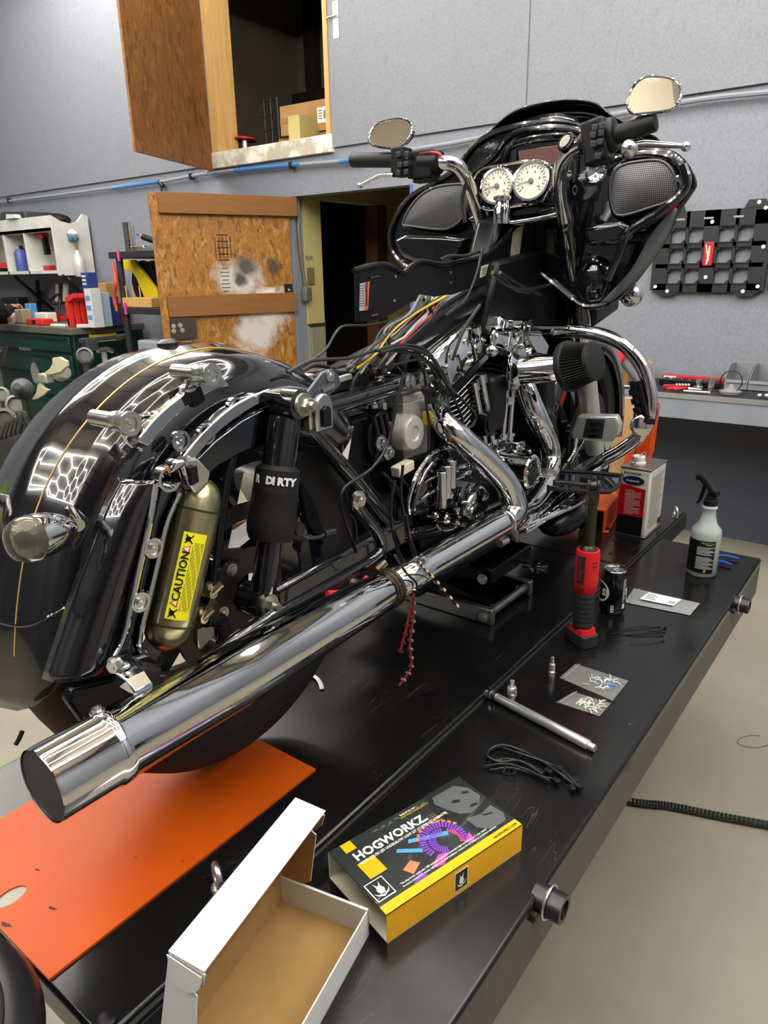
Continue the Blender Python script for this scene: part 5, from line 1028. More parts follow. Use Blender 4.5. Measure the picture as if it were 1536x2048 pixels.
# --- fork ---
for sg in (1, -1):
    s = .12 * sg
    m = MB(); m.cyl(BP(s, 1.80, .99), BP(s, 1.945, .70), .029); part('fork_tube', m, gloss)
    m = MB(); m.cyl(BP(s, 1.94, .71), BP(s, 1.995, .59), .0285); part('fork_tube_cover', m, chrome, sm=40)
    m = MB(); m.cyl(BP(s, 1.99, .60), BP(s, 2.135, .30), .030, .028); m.cyl(BP(s - .02 * sg, 2.165, .33), BP(s + .03 * sg, 2.165, .33), .03); part('fork_slider', m, alu, sm=40)
m = MB(); ff = []
for i in range(25):
    a = R(-10 + 165 * i / 24); ff.append([FW + V((s, cos(a) * (.335 - d), sin(a) * (.335 - d))) for s, d in ((-.082, .07), (-.08, .02), (-.05, .0), (0, -.008), (.05, 0), (.08, .02), (.082, .07))])
m.sheet(ff); part('front_fender', m, gloss, sm=60, solid=.004)
m = MB(); m.lathe(FW + X_ * .075, X_, [(.105, 0), (.148, 0), (.148, .005), (.105, .005)], 48, cap=False, closed=True); m.build('brake_rotor', rotor_m, fw)
# crash bar
cbp = [(1085, 662), (1150, 662), (1210, 672), (1252, 694), (1284, 733), (1300, 782), (1300, 826), (1282, 868), (1245, 898), (1200, 924), (1150, 962), (1110, 992), (1060, 1010)]
cpt = YL(cbp, 1.84); part('engine_guard', MB().tube([mir(p) for p in cpt[::-1]] + [mir(cpt[0]).lerp(cpt[0], .5)] + cpt, .0175, 18), chrome, sm=60)
m = MB()
for o_ in (0, 13): m.tube(YL([(1264 + o_, 762), (1272 + o_, 800), (1284 + o_, 846)], 1.82), .0075, 10)
for k in range(4): x, y = 1266 + k * 4.2, 778 + k * 18; a_, b_ = YL([(x, y), (x + 3, y + 11)], 1.82); m.cyl(a_, b_, .012)
pg = part('highway_peg', m, satin)
m = MB(); c = PY(1280, 850, 1.82); m.lathe(c, V((.6, -.8, .1)), [(.024, -.005), (.026, .0), (.026, .01), (.02, .014)], 24); m.box(PY(1300, 842, 1.82), (.022, .02, .014), rotz(.4)); m.build('peg_clamp', chrome, pg)
# footboard, pedal, tray
ZB = ZT + .30; fbp = [PZ(x, y, ZB) for x, y in ((1040, 1052), (1048, 1025), (1075, 990), (1110, 960), (1150, 932), (1180, 915), (1205, 912), (1222, 930), (1218, 950), (1195, 975), (1150, 1002), (1100, 1030), (1055, 1058))]
m = MB(); m.prism(fbp, Z_ * -.014); fb = part('rider_footboard', m, chrome, bevel=.004, seg=3)
m = MB()
for A in (((1060, 1030), (1100, 985), (1150, 945)), ((1080, 1030), (1130, 985), (1180, 945)), ((1105, 1020), (1155, 980), (1200, 945))): m.tube([PZ(x, y, ZB + .003) for x, y in A], [.002, .005, .003], 8)
m.build('tread_rib', chrome, fb)
m = MB()
for x, y in ((1095, 1008), (1118, 985), (1140, 1000), (1125, 1012), (1160, 965), (1150, 985), (1180, 950)): m.ell(PZ(x, y, ZB + .002), (.012, .009, .006))
m.build('tread_pad', MATS['black_chrome'], fb)
m = MB(); m.tube([PZ(x, y, ZB - .004) for x, y in ((1040, 1056), (1100, 1034), (1155, 1008), (1200, 978))], .007, 10); m.ell(PZ(1040, 1052, ZB), .012); m.build('board_edge_rail', chrome, fb)
m = MB(); rows = [(1085, 1040, .014, .03), (1140, 1040, .03, .05), (1180, 1020, .02, .06)]; m.ell(PZ(1125, 1035, ZB - .05), (.05, .1, .04)); part('footboard_underside', m, satin)
pp_ = YL([(1155, 832), (1232, 832), (1240, 850), (1238, 870), (1222, 885), (1148, 882), (1140, 868)], 1.93)
m = MB(); m.prism(pp_, V((0, .025, .004))); bp2 = part('brake_pedal_pad', m, mat('pad_chrome', 'C0C0C0', .4, .7), bevel=.006, seg=3)
m = MB(); m.prism(YL([(1172, 838), (1210, 838), (1204, 878), (1164, 876)], 1.928), V((0, .004, 0))); m.build('rubber_insert', mat('pad_grey', '35373A', .35, .5), bp2, bevel=.002)
m = MB()
for k in range(3): m.beam(PY(1180 - k * 3, 845 + k * 12, 1.924), PY(1203 - k * 3, 845 + k * 12, 1.924), .006, .006)
m.build('insert_slot', blk, bp2, bevel=.002)
m = MB(); m.tube(YL([(1150, 875), (1145, 900), (1125, 930), (1110, 955)], 1.9), .010, 10); m.tube(YL([(1165, 880), (1150, 905), (1140, 925)], 1.92), .006, 8); m.build('pedal_arm', chrome, bp2)
# --- fairing ---
yF = 1.86
outl = [(783, 478), (788, 450), (802, 420), (828, 390), (872, 366), (915, 338), (935, 310), (958, 285), (1000, 262), (1060, 248), (1120, 244), (1170, 256), (1205, 280), (1230, 298), (1280, 300), (1335, 306), (1366, 326), (1388, 365), (1380, 386), (1354, 425), (1336, 465), (1305, 515), (1264, 568), (1226, 602), (1195, 612), (1160, 608), (1100, 560), (1040, 520), (960, 520), (905, 548), (850, 545), (812, 530), (790, 505)]
ring0 = spline(YL(outl, yF), 3, True); ctr = sum(ring0, V((0, 0, 0))) / len(ring0); ctr.z += .02
def sc(k, dy, dz=0): return [V((XB + (p.x - XB) * k, yF + dy, ctr.z + dz + (p.z - ctr.z) * k)) for p in ring0]
m = MB(); m.rings([sc(1, 0), sc(.975, .04, -.002), sc(.91, .12, -.004), sc(.78, .26, -.01), sc(.56, .40, -.03), sc(.3, .52, -.05), sc(.05, .54, -.05)]); fr_ = part('fairing', m, gloss, sm=50)
m = MB(); m.tube([V((p.x, yF - .006, p.z)) for p in ring0], .008, 8, sm=False, closed=True); m.build('fairing_rim', gloss, fr_)
# windshield
ws0 = YL([(925, 326), (960, 290), (1000, 258), (1060, 236), (1120, 226), (1180, 228), (1225, 246), (1270, 270), (1318, 290)], 1.92)
ws1 = YL([(928, 320), (958, 284), (992, 250), (1030, 222), (1080, 206), (1140, 199), (1190, 206), (1225, 232), (1310, 274)], 1.88)
s0, s1 = spline(ws0, 4), spline(ws1, 4); m = MB(); m.sheet([[a.lerp(b, k) + V((0, .03 * sin(k * pi), 0)) for a, b in zip(s0, s1)] for k in [i / 5 for i in range(6)]]); m.sheet([[a + V((0, .1, -.06)) for a in s0], s0]); part('windshield', m, tinted, sm=60, solid=.004)
m = MB(); m.sheet([[p for p in spline(YL([(1018, 262), (1060, 240), (1110, 228), (1155, 236)], 1.865), 4)], [p for p in spline(YL([(1012, 272), (1060, 255), (1110, 248), (1162, 262)], 1.85), 4)]]); part('windshield_vent', m, navy, solid=.006, sm=60)
m = MB(); m.tube(YL([(945, 345), (985, 315), (1012, 280), (1040, 264), (1090, 256), (1140, 258), (1175, 270), (1195, 300)], 1.835), .008, 10); m.tube(YL([(1005, 325), (1022, 290), (1050, 278), (1100, 270), (1145, 272), (1172, 295)], 1.83), .005, 8); part('dash_cowl_trim', m, gloss)
# dash, screen, gauges
m = MB(); m.prism(YL([(1000, 345), (1018, 292), (1050, 282), (1130, 274), (1150, 290), (1150, 350), (1110, 395), (1010, 400)], 1.84), V((0, .05, 0))); part('dash_panel', m, gloss, bevel=.008)
m = MB(); m.prism(YL([(1036, 302), (1128, 288), (1128, 328), (1040, 336)], 1.832), V((0, .008, 0))); part('display_screen', m, mat('screen_pink_reflection', '6B4A44', .08, coat=1), bevel=.001)  # pinkish reflection on the screen put into its base colour
m = MB(); m.prism(YL([(1020, 300), (1032, 297), (1034, 328), (1022, 332)], 1.834), V((0, .008, 0))); part('screen_buttons', m, blk, bevel=.002)
yG = 1.72
gp_ = YL([(952, 378), (955, 355), (975, 338), (1020, 330), (1070, 323), (1098, 328), (1108, 350), (1100, 385), (1080, 405), (1040, 412), (985, 420), (962, 408)], yG); gr = spline(gp_, 3, True)
m = MB(); m.rings([gr, [p + V((0, -.012, 0)) for p in gr]]); m.rings([[p + V((0, .10, -.02)) for p in gr], gr]); gpod = part('gauge_pod', m, gloss, bevel=.004)
m = MB(); m.tube([p + V((0, -.013, 0)) for p in gr], .004, 8, sm=False, closed=True); m.build('pod_rim', chrome, gpod)
face = mat('gauge_face', 'D9D8C2', .4)
for cx_, cy_, r_ in ((994, 372, .041), (1062, 362, .043)):
    c = PY(cx_, cy_, yG - .026); ax_ = V((.12, -1, .16)).normalized(); g = MB(); g.lathe(c, ax_, [(r_, -.004), (r_ + .002, .004), (r_ - .003, .004), (r_ - .004, .0)], 40, cap=False, closed=True); gb = part('gauge', g, chrome, sm=40)
    m = MB(); m.lathe(c, ax_, [(r_ - .003, .0), (.001, .0005)], 40, k=0); gu = ax_.cross(Z_).normalized(); gu = -gu if gu.x < 0 else gu; gw = gu.cross(ax_); gw = -gw if gw.z < 0 else gw
    for k in range(21):
        a = R(-130 + 13 * k); d_ = gu * sin(a) + gw * cos(a); m.beam(c + ax_ * .0012 + d_ * r_ * (.72 if k % 2 else .66), c + ax_ * .0012 + d_ * r_ * .82, .0012, .0006, up=ax_, k=1)
    for k in range(6):
        a = R(-125 + 50 * k); d_ = gu * sin(a) + gw * cos(a); m.text(str(k * 2), .008, c + ax_ * .001 + d_ * r_ * .52 - gu * .003 - gw * .003, gu, gw, 1)
    m.build('dial_face', [face, blk], gb, sm=0)
    m = MB(); m.lathe(c, ax_, [(.006, .001), (.006, .004), (.001, .005)], 16); a = R(-100); d_ = gu * sin(a) + gw * cos(a); m.beam(c + ax_ * .003, c + ax_ * .003 + d_ * r_ * .7, .0015, .001, up=ax_); m.build('needle', mat('needle_grey', '6A6458', .5), gb)
# speakers
mesh_m = mat('speaker_mesh', '4A4A4A', .5, .3); nt = mesh_m.node_tree; nn2 = nt.nodes; b_ = nn2['Principled BSDF']
vo = nn2.new('ShaderNodeTexVoronoi'); vo.inputs['Scale'].default_value = 230; vo.inputs['Randomness'].default_value = .0; nt.links.new(nn2['Mapping'].outputs[0], vo.inputs['Vector']); nn2['Mapping'].inputs['Scale'].default_value = (1, .0, 1)
rp = nn2.new('ShaderNodeValToRGB'); rp.color_ramp.elements[0].position = .3; rp.color_ramp.elements[1].position = .42; rp.color_ramp.elements[0].color = (.004, .004, .004, 1); rp.color_ramp.elements[1].color = lin('77777A'); nt.links.new(vo.outputs['Distance'], rp.inputs[0]); nt.links.new(rp.outputs[0], b_.inputs['Base Color'])
for nm, pts in (('R', [(1228, 348), (1248, 330), (1290, 322), (1322, 322), (1342, 336), (1352, 362), (1350, 388), (1335, 404), (1300, 416), (1262, 428), (1236, 430), (1226, 412), (1222, 380)]), ('L', [(808, 448), (820, 420), (842, 392), (870, 376), (900, 370), (930, 370), (938, 392), (934, 420), (920, 444), (895, 458), (860, 457), (825, 452)])):
    g = spline(YL(pts, 1.815), 3, True); cg = sum(g, V((0, 0, 0))) / len(g)
    big = [cg + (p - cg) * 1.14 + V((0, .0, 0)) for p in g]; m = MB(); m.rings([[cg + (p - cg) * 1.22 + V((0, .06, 0)) for p in g], [p + V((0, .006, 0)) for p in big], [cg + (p - cg) * 1.03 + V((0, -.004, 0)) for p in g]]); pod = part('speaker_pod', m, gloss, sm=50)
    m = MB(); kk = [g] + [[cg + (p - cg) * k + V((0, -.012 * (1 - k * k), 0)) for p in g] for k in (.8, .5, .2, .02)]; m.rings([[p + V((0, -.005, 0)) for p in r] for r in kk]); sg_ = m.build('speaker_grille', mesh_m, pod, sm=60)
    m = MB(); m.tube([p + V((0, -.006, 0)) for p in g], .0032, 8, sm=False, closed=True); m.build('grille_rim', mat('rim_grey', '5A5A5C', .35, .5), pod)
# glove compartments and outer ridge lines
m = MB(); m.prism(YL([(1165, 455), (1240, 440), (1258, 450), (1268, 470), (1250, 488), (1170, 492)], 1.80), V((0, .08, 0))); part('glove_box', m, gloss, bevel=.012, seg=3)
m = MB(); m.prism(YL([(786, 480), (812, 468), (890, 470), (932, 476), (915, 512), (885, 532), (830, 525), (800, 512)], 1.80), V((0, .08, 0))); part('glove_box', m, gloss, bevel=.012, seg=3)
m = MB(); m.tube(YL([(1365, 330), (1374, 362), (1362, 388), (1325, 420), (1285, 445), (1255, 468), (1238, 510), (1215, 560)], 1.80), .010, 10); m.tube(YL([(1190, 340), (1230, 318), (1290, 308), (1340, 316), (1368, 340)], 1.82), .008, 10); part('fairing_edge_molding', m, gloss)
m = MB(); m.sheet([[p for p in spline(YL([(1350, 412), (1302, 470), (1268, 530), (1245, 560), (1200, 606)], 1.835), 4)], [p for p in spline(YL([(1356, 420), (1336, 468), (1305, 518), (1265, 568), (1226, 604)], 1.85), 4)]]); part('outer_lower_cowl', m, mat('slate_wall_reflection', '5A6068', .25, coat=.6), solid=.004, sm=60)  # grey-blue reflection of the wall painted into the cowl colour
m = MB(); m.prism(YL([(1340, 410), (1357, 408), (1348, 418), (1335, 426)], 1.83), V((0, .01, 0))); part('side_reflector', m, mat('reflector_red', 'D02840', .2))
m = MB(); c0_ = PY(1190, 560, 1.86); m.ell(c0_, (.05, .03, .06)); m.tube(YL([(1165, 540), (1180, 520), (1200, 528), (1215, 560), (1205, 590)], 1.83), .004, 6); part('lower_fairing_vent', m, gloss)
# front turn signal
c = PY(1263, 590, 1.95); m = MB(); m.ell(c, .030, n=28, m=16); m.tube([c + V((-.02, 0, 0)), PY(1225, 598, 1.97)], .010, 10, sm=False); part('front_turn_signal', m, chrome, sm=60)
# --- handlebars ---
yH = 1.60
hbL = YL([(965, 452, 1.74), (952, 410, 1.70), (938, 370, 1.66), (925, 342, 1.63), (908, 328, 1.61), (880, 325, 1.60), (800, 322, 1.60)], yH)
hbR = YL([(1128, 440, 1.74), (1122, 400, 1.70), (1120, 360, 1.66), (1126, 325, 1.63), (1145, 300, 1.61), (1175, 285, 1.60), (1230, 267, 1.60)], yH)
m = MB(); m.tube(hbL, .0165, 16); m.tube(hbR, .0165, 16); m.tube(YL([(955, 438), (1000, 446), (1060, 440), (1128, 425)], 1.74), .009, 10); hb = part('handlebar', m, chrome, sm=60)
gL = YL([(795, 320), (705, 320)], yH); gR = YL([(1226, 272), (1312, 244)], yH)
for a_, b_ in (gL, gR):
    d_ = b_ - a_; m = MB(); m.lathe(a_, d_, [(.0185, 0), (.018, .004), (.018, d_.length - .003), (.016, d_.length), (.001, d_.length + .001)], 28); m.build('hand_grip', rubber, hb, sm=40)
m = MB(); m.lathe(YL([(882, 325)], yH)[0], YL([(830, 325)], yH)[0] - YL([(882, 325)], yH)[0], [(.024, 0), (.026, .003), (.026, .055), (.022, .06)], 20); m.box(PY(848, 330, yH), (.07, .045, .06)); m.box(PY(803, 325, yH - .01), (.036, .045, .065)); m.box(PY(852, 352, yH), (.06, .03, .03)); sw = m.build('switch_housing', blk, hb, bevel=.006, seg=3)
m = MB()
for x, y in ((797, 309), (813, 308), (800, 330), (812, 328), (797, 346), (812, 344)): m.box(PY(x, y, yH - .036), (.013, .006, .013))
m.build('control_button', mat('button_grey', '2A2A2C', .4), sw, bevel=.002)
m = MB(); m.tube(YL([(840, 307), (862, 304), (880, 308), (882, 314)], yH - .02), .003, 6); m.build('red_cable', red, sw)
m = MB(); a_, b_ = YL([(1160, 290), (1230, 268)], yH); m.lathe(a_, b_ - a_, [(.02, 0), (.024, .01), (.026, .04), (.034, .05), (.034, (b_ - a_).length), (.024, (b_ - a_).length + .004)], 24); m.box(PY(1195, 285, yH - .01), (.05, .05, .085), Matrix.Rotation(R(-12), 3, 'Y')); sw2 = m.build('switch_housing', blk, hb, bevel=.006, seg=3)
m = MB()
for x, y in ((1190, 256), (1204, 252), (1187, 270), (1202, 266), (1188, 288), (1200, 284), (1196, 312)): m.box(PY(x, y, yH - .042), (.013, .006, .013))
m.build('control_button', MATS['button_grey'], sw2, bevel=.002)
m = MB(); m.tube(YL([(788, 350), (765, 350), (742, 360), (720, 372)], yH - .03), [.008, .007, .006, .0065], 12, flat=.7); m.ell(PY(720, 371, yH - .03), .0075); m.build('clutch_lever', chrome2, hb, sm=60)
m = MB(); m.ell(PY(1258, 297, yH - .02), .018); m.tube(YL([(1258, 295), (1290, 288), (1330, 290), (1372, 292)], yH + .02), [.010, .011, .009, .006], 12, flat=.7); m.ell(PY(1372, 293, yH + .02), .0095); m.build('brake_lever', chrome2, hb, sm=60)
m = MB(); cc_ = PY(1133, 285, 1.6); m.lathe(cc_, V((-.35, -1, .5)), [(.02, -.02), (.021, .004), (.017, .006), (.016, .004)], 28); ck_ = m.build('bar_clock', satin, hb)
m = MB(); m.lathe(cc_, V((-.35, -1, .5)), [(.0135, .0065), (.001, .007)], 28); m.build('clock_face', mat('clock_dial', '8E8C7E', .4), ck_)
m = MB(); m.lathe(PY(1003, 448, 1.64), Z_, [(.02, 0), (.02, .035), (.017, .04), (.016, .052), (.021, .054), (.021, .06), (.012, .064)], 28); m.build('ignition_cap', chrome, hb, sm=40)
m = MB(); m.prism(YL([(930, 438), (960, 425), (1090, 405), (1110, 415), (1090, 428), (960, 448)], 1.76), V((0, .04, -.01))); part('upper_fork_clamp', m, gloss, bevel=.006)
m = MB(); m.tube(YL([(1155, 300), (1152, 340), (1148, 365)], 1.6), .003, 6); m.tube(YL([(1150, 372), (1146, 380), (1150, 390), (1154, 380), (1150, 370)], 1.6), .0015, 6); part('key_lanyard', m, darkmet)
m = MB(); m.tube(YL([(1140, 305), (1128, 340), (1130, 400), (1140, 450), (1128, 465)], 1.63), .005, 8); m.tube(YL([(885, 335), (930, 352), (925, 400), (930, 445)], 1.64), .005, 8); part('control_cable', m, MATS['cable_black'])
m = MB(); m.lathe(PY(1192, 345, 1.78), V((0, -1, .1)), [(.026, 0), (.024, .008), (.02, .002), (.001, 0)], 24); part('vent_nozzle', m, chrome)
# mirrors
silver = mat('mirror_glass', (.93, .90, .84), .015, 1)
def mirror_(pts, y, stem, tilt):
    g = spline(YL(pts, y), 3, True); cg = sum(g, V((0, 0, 0))) / len(g); g = [V((p.x, p.y + (p.z - cg.z) * .42, p.z)) for p in g]; mk = part('mirror', MB().rings([[p + V((0, .0, 0)) for p in g], [cg + (p - cg) * 1.0 + V((0, .012, 0)) for p in g], [cg + (p - cg) * .6 + V((0, .03, 0)) for p in g]]), chrome, hb, sm=50)
    m = MB(); m.rings([[cg + (p - cg) * .94 + V((0, -.0015, 0)) for p in g], [cg + (p - cg) * .94 + V((0, .002, 0)) for p in g]]); m.build('mirror_glass', silver, mk, sm=30)
    MB().tube([p + V((0, -.001, 0)) for p in g], .0028, 8, sm=False, closed=True).build('mirror_rim', chrome, mk)
    MB().tube(YL(stem, y + .02), .007, 10).build('mirror_stem', chrome, mk)
mirror_([(740, 262), (750, 245), (780, 237), (810, 239), (824, 255), (822, 278), (808, 294), (785, 298), (752, 292), (739, 280)], 1.60, [(795, 292), (800, 300), (808, 312)], 0)
mirror_([(1256, 205), (1262, 175), (1280, 155), (1305, 150), (1345, 158), (1362, 178), (1360, 205), (1345, 222), (1300, 229), (1268, 228)], 1.60, [(1290, 224), (1270, 240), (1240, 262)], 0)
# --- wiring ---
wires = [('C9A21E', 3), ('B3203A', 3), ('C8C8C0', 7), ('C46A8A', 3), ('3E8F86', 2), ('6A6C6E', 10), ('17181A', 26)]
random.seed(3); k = 0
for col, n_ in wires:
    wm = mat('wire_' + {'C9A21E': 'yellow', 'B3203A': 'red', 'C8C8C0': 'white', 'C46A8A': 'pink', '3E8F86': 'teal', '6A6C6E': 'grey', '17181A': 'black'}[col], col, .4)
    for i in range(n_):
        o1, o2, o3 = random.uniform(-26, 26), random.uniform(-34, 34), random.uniform(-30, 30); ss = random.uniform(.05, .125); dark_ = col == '17181A'
        A = [(870 + o1 * 1.2, 596 - abs(o1) * .2), (842 + o2 * .8, 628), (800 + o2, 664 + random.uniform(-6, 6)), (765 + o3, 705 + random.uniform(-8, 8)), (735 + o3 * 1.4, 735 + random.uniform(-8, 12))]
        part('wiring_strand', MB().tube(QL(A, ss), .0032 if dark_ else .0024, 6), wm)
def wcab(pts, s, r=.003, name='loose_cable', mt=None): return part(name, MB().tube(QL(pts, s), r, 7), mt or MATS['cable_black'])
wcab([(700, 780), (720, 745), (765, 735), (850, 720), (880, 760), (850, 790)], .1)
wcab([(575, 745), (625, 722), (700, 716), (760, 700), (820, 705), (848, 745), (852, 800), (858, 850), (857, 900)], .14)
wcab([(600, 738), (650, 700), (672, 665), (690, 652), (740, 650), (790, 640)], .05, .0025)
wcab([(752, 702), (800, 690), (850, 700), (885, 745), (905, 790), (925, 840), (915, 865), (885, 890)], .15)
wcab([(760, 705), (810, 695), (862, 715), (890, 765), (925, 800), (950, 830), (945, 850), (920, 862), (880, 895)], .155)
wcab([(780, 700), (840, 712), (872, 750), (895, 800), (900, 850), (880, 890)], .15)
wcab([(808, 745), (795, 800), (785, 850), (770, 900), (740, 940), (690, 975), (682, 1010), (700, 1070), (712, 1105)], .16)
wcab([(806, 930), (802, 990), (812, 1050), (825, 1090), (838, 1120)], .16); wcab([(790, 960), (782, 1010), (785, 1060), (800, 1110), (818, 1140), (825, 1180)], .17); wcab([(812, 1030), (820, 1080), (830, 1120), (832, 1160), (826, 1190)], .2)
for x, y in ((870, 760), (884, 775), (895, 772), (848, 775)): a_, b_ = QL([(x, y), (x + 10, y + 18)], .15); part('inline_connector', MB().beam(a_, b_, .014, .012), blk, bevel=.002)
wcab([(905, 720), (915, 690), (930, 655), (960, 610)], .09, .004); wcab([(900, 640), (905, 627), (915, 622), (921, 632), (916, 640)], -.02, .0035, 'white_hook', white)
random.seed(11)
for i in range(14):
    x, y = random.uniform(690, 800), random.uniform(940, 1080); s_0 = random.uniform(.07, .12)
    wcab([(x, y), (x + random.uniform(5, 30), y + random.uniform(15, 40)), (x + random.uniform(0, 50), y + random.uniform(40, 80))], s_0, .0035)
for i in range(10):
    x, y = random.uniform(600, 760), random.uniform(735, 765); wcab([(x, y), (x + 25, y - random.uniform(5, 20)), (x + 55, y + random.uniform(-10, 10))], random.uniform(.0, .09), .004)
# light strips hanging from the wiring
def strip(pts, s, name, cols):
    p_ = spline(QL(pts, s), 8); m = MB(); m.tube(p_, .004, 6, sm=False, flat=.3); o = part(name, m, cols[0]); m = MB()
    for k_ in range(2, len(p_) - 1, 3): m.beam(p_[k_], p_[k_].lerp(p_[k_ + 1], .75), .009, .004)
    m.build('strip_segments', cols[1], o); return o
rs_ = mat('strip_red', '6E1613', .4)
strip([(832, 1120), (850, 1140), (880, 1172), (915, 1214)], .29, 'light_strip', [rs_, mat('strip_white', 'C9C2B4', .5)])
strip([(828, 1188), (822, 1215), (812, 1260), (800, 1306)], .29, 'light_strip', [rs_, rs_]); strip([(826, 1192), (826, 1240), (820, 1290), (822, 1335), (798, 1372)], .29, 'light_strip', [rs_, mat('strip_grey', '77756E', .5)])
wcab([(655, 1188), (690, 1185), (720, 1172), (735, 1155)], .215, .0055, 'red_strip', red); wcab([(790, 1110), (812, 1145), (832, 1165), (834, 1185)], .285, .002)
# tray on the footboard
t = thing('parts_tray', 'shallow black tray with a raised rim lying on the chrome footboard', 'tray', PZ(1165, 975, ZB + .02))
tz = ZB + .027; tp_ = [PZ(x, y, tz) for x, y in ((1094, 970), (1102, 948), (1122, 943), (1235, 951), (1241, 958), (1238, 970), (1222, 984), (1180, 984), (1130, 980), (1100, 977))]
m = MB(); m.prism(tp_, Z_ * -.006); m.build('tray_floor', mat('tray_gloss', '0A0C12', .1, coat=.6), t, bevel=.002)
m = MB(); m.tube([p + Z_ * .002 for p in tp_], .0048, 8, closed=True, sub=3); m.build('raised_rim', rubber, t)

m = MB(); m.bx(XB - .16, XB + .11, 1.77, 1.84, ZT + .22, ZT + .60); part('dark_filler_front', m, satin, bevel=.01)  # added dark block, closes the see-through gap ahead of the engine
m = MB(); m.bx(XB - .13, XB - .03, 1.42, 1.66, ZT + .42, ZT + .70); part('dark_filler_left', m, satin, bevel=.02)  # added dark block, keeps the far side of the engine black
tb('front_downtube', [(1050, 640, .05), (1080, 760, .08), (1105, 880, .1), (1095, 960, .12)], .017)
m = MB(); m.prism([BP(-.05, y, z) for y, z in ((1.55, .70), (1.62, .86), (1.95, .9), (1.98, .66), (1.75, .64))], X_ * .09); part('neck_gusset', m, blk, bevel=.01)
# ================= WORKBENCH (right) =================
t = thing('workbench', 'long grey painted workbench along the wall behind the motorcycle', 'workbench', (-1, 4.15, 0))
bg = mat('bench_grey_paint', '8D929B', .5, var=('7C818A', 4, .2)); BZ = .915
MB().bx(-3.0, 2.2, 3.9, 4.44, BZ - .03, BZ - .004).build('bench_top', mat('bench_mat', '2A2A2B', .6, bump=(60, .1)), t)
MB().bx(-3.0, 2.2, 3.885, 3.902, BZ - .125, BZ - .022).build('front_apron', bg, t)
MB().bx(-3.0, 2.2, 3.88, 3.905, BZ - .022, BZ + .0).build('edge_strip', mat('edge_strip', 'A9ACAE', .35, .6), t)
for x in (-2.95, -.1, 2.1):
    MB().bx(x, x + .09, 4.3, 4.39, 0, BZ - .03).build('leg', bg, t)
MB().bx(-3.0, 2.2, 4.43, 4.445, 0, BZ - .03).build('back_panel', mat('bench_back', '4C505C', .7, bump=(40, .2)), t)
def on(px, py, y): p = PY(px, py, y); return V((p.x, y, BZ))
# parts bins
for i, (x0, lab_) in enumerate(((1452, 'grey open front parts bin on the bench, left one'), (1500, 'grey open front parts bin on the bench, cut by the right photo edge'))):
    p = on(x0, 770, 4.25); t = thing('parts_bin', lab_, 'bin', p); gm = mat('bin_grey', '7E8084', .5); w_, d_, h_ = .115, .22, .12
    m = MB(); m.bx(p.x, p.x + w_, p.y - .05, p.y + d_ - .05, p.z, p.z + .004); m.bx(p.x, p.x + w_, p.y + d_ - .054, p.y + d_ - .05, p.z, p.z + h_)
    for x in (p.x, p.x + w_ - .004): m.prism([V((x, p.y - .05, p.z)), V((x, p.y + d_ - .05, p.z)), V((x, p.y + d_ - .05, p.z + h_)), V((x, p.y + .03, p.z + h_)), V((x, p.y - .05, p.z + .05))], X_ * .004)
    m.bx(p.x, p.x + w_, p.y - .054, p.y - .05, p.z, p.z + .05); m.build('bin_body', gm, t, bevel=.002)
    MB().bx(p.x + .01, p.x + w_ - .01, p.y - .06, p.y - .054, p.z + .035, p.z + .05).build('bin_lip', mat('bin_lip', '95979A', .5), t)
# red socket tray
p = on(1322, 757, 4.2); q = on(1440, 760, 4.2); t = thing('socket_tray', 'red and black socket tray lying on the bench', 'tray', p)
MB().bx(p.x, q.x, 4.17, 4.25, BZ, BZ + .03).build('tray_base', blk, t, bevel=.003); MB().bx(p.x - .01, q.x + .01, 4.25, 4.30, BZ, BZ + .045).build('tray_back', dred, t, bevel=.004)
for k in range(7):
    m = MB(); cx_ = p.x + .03 + k * (q.x - p.x - .06) / 6; m.lathe((cx_, 4.205, BZ + .03), Z_, [(.011, 0), (.012, .008), (.008, .009), (.008, .004)], 14); tag(m.build('socket', chrome), 'small chrome socket seated in the red and black socket tray', 'socket', 'sockets in the red tray')
MB().bx(p.x, p.x + .07, 4.245, 4.251, BZ + .02, BZ + .04).build('tray_label', white, t)
p = on(1410, 760, 4.05)
for i, (x, y, r, h, l) in enumerate(((1398, 762, .020, .055, 'large chrome socket with narrow top on the bench'), (1424, 760, .016, .07, 'tall grey deep socket on the bench beside the larger chrome one'))):
    c = on(x, y, 4.08); m = MB(); m.lathe(c, Z_, [(r * 1.3, 0), (r * 1.3, h * .3), (r * .8, h * .4), (r * .75, h * .6), (r * .8, h * .65), (r * .8, h)] if i == 0 else [(r, 0), (r, h * .6), (r * 1.1, h * .62), (r * 1.1, h)], 22); tag(m.build('deep_socket', chrome2), l, 'socket')
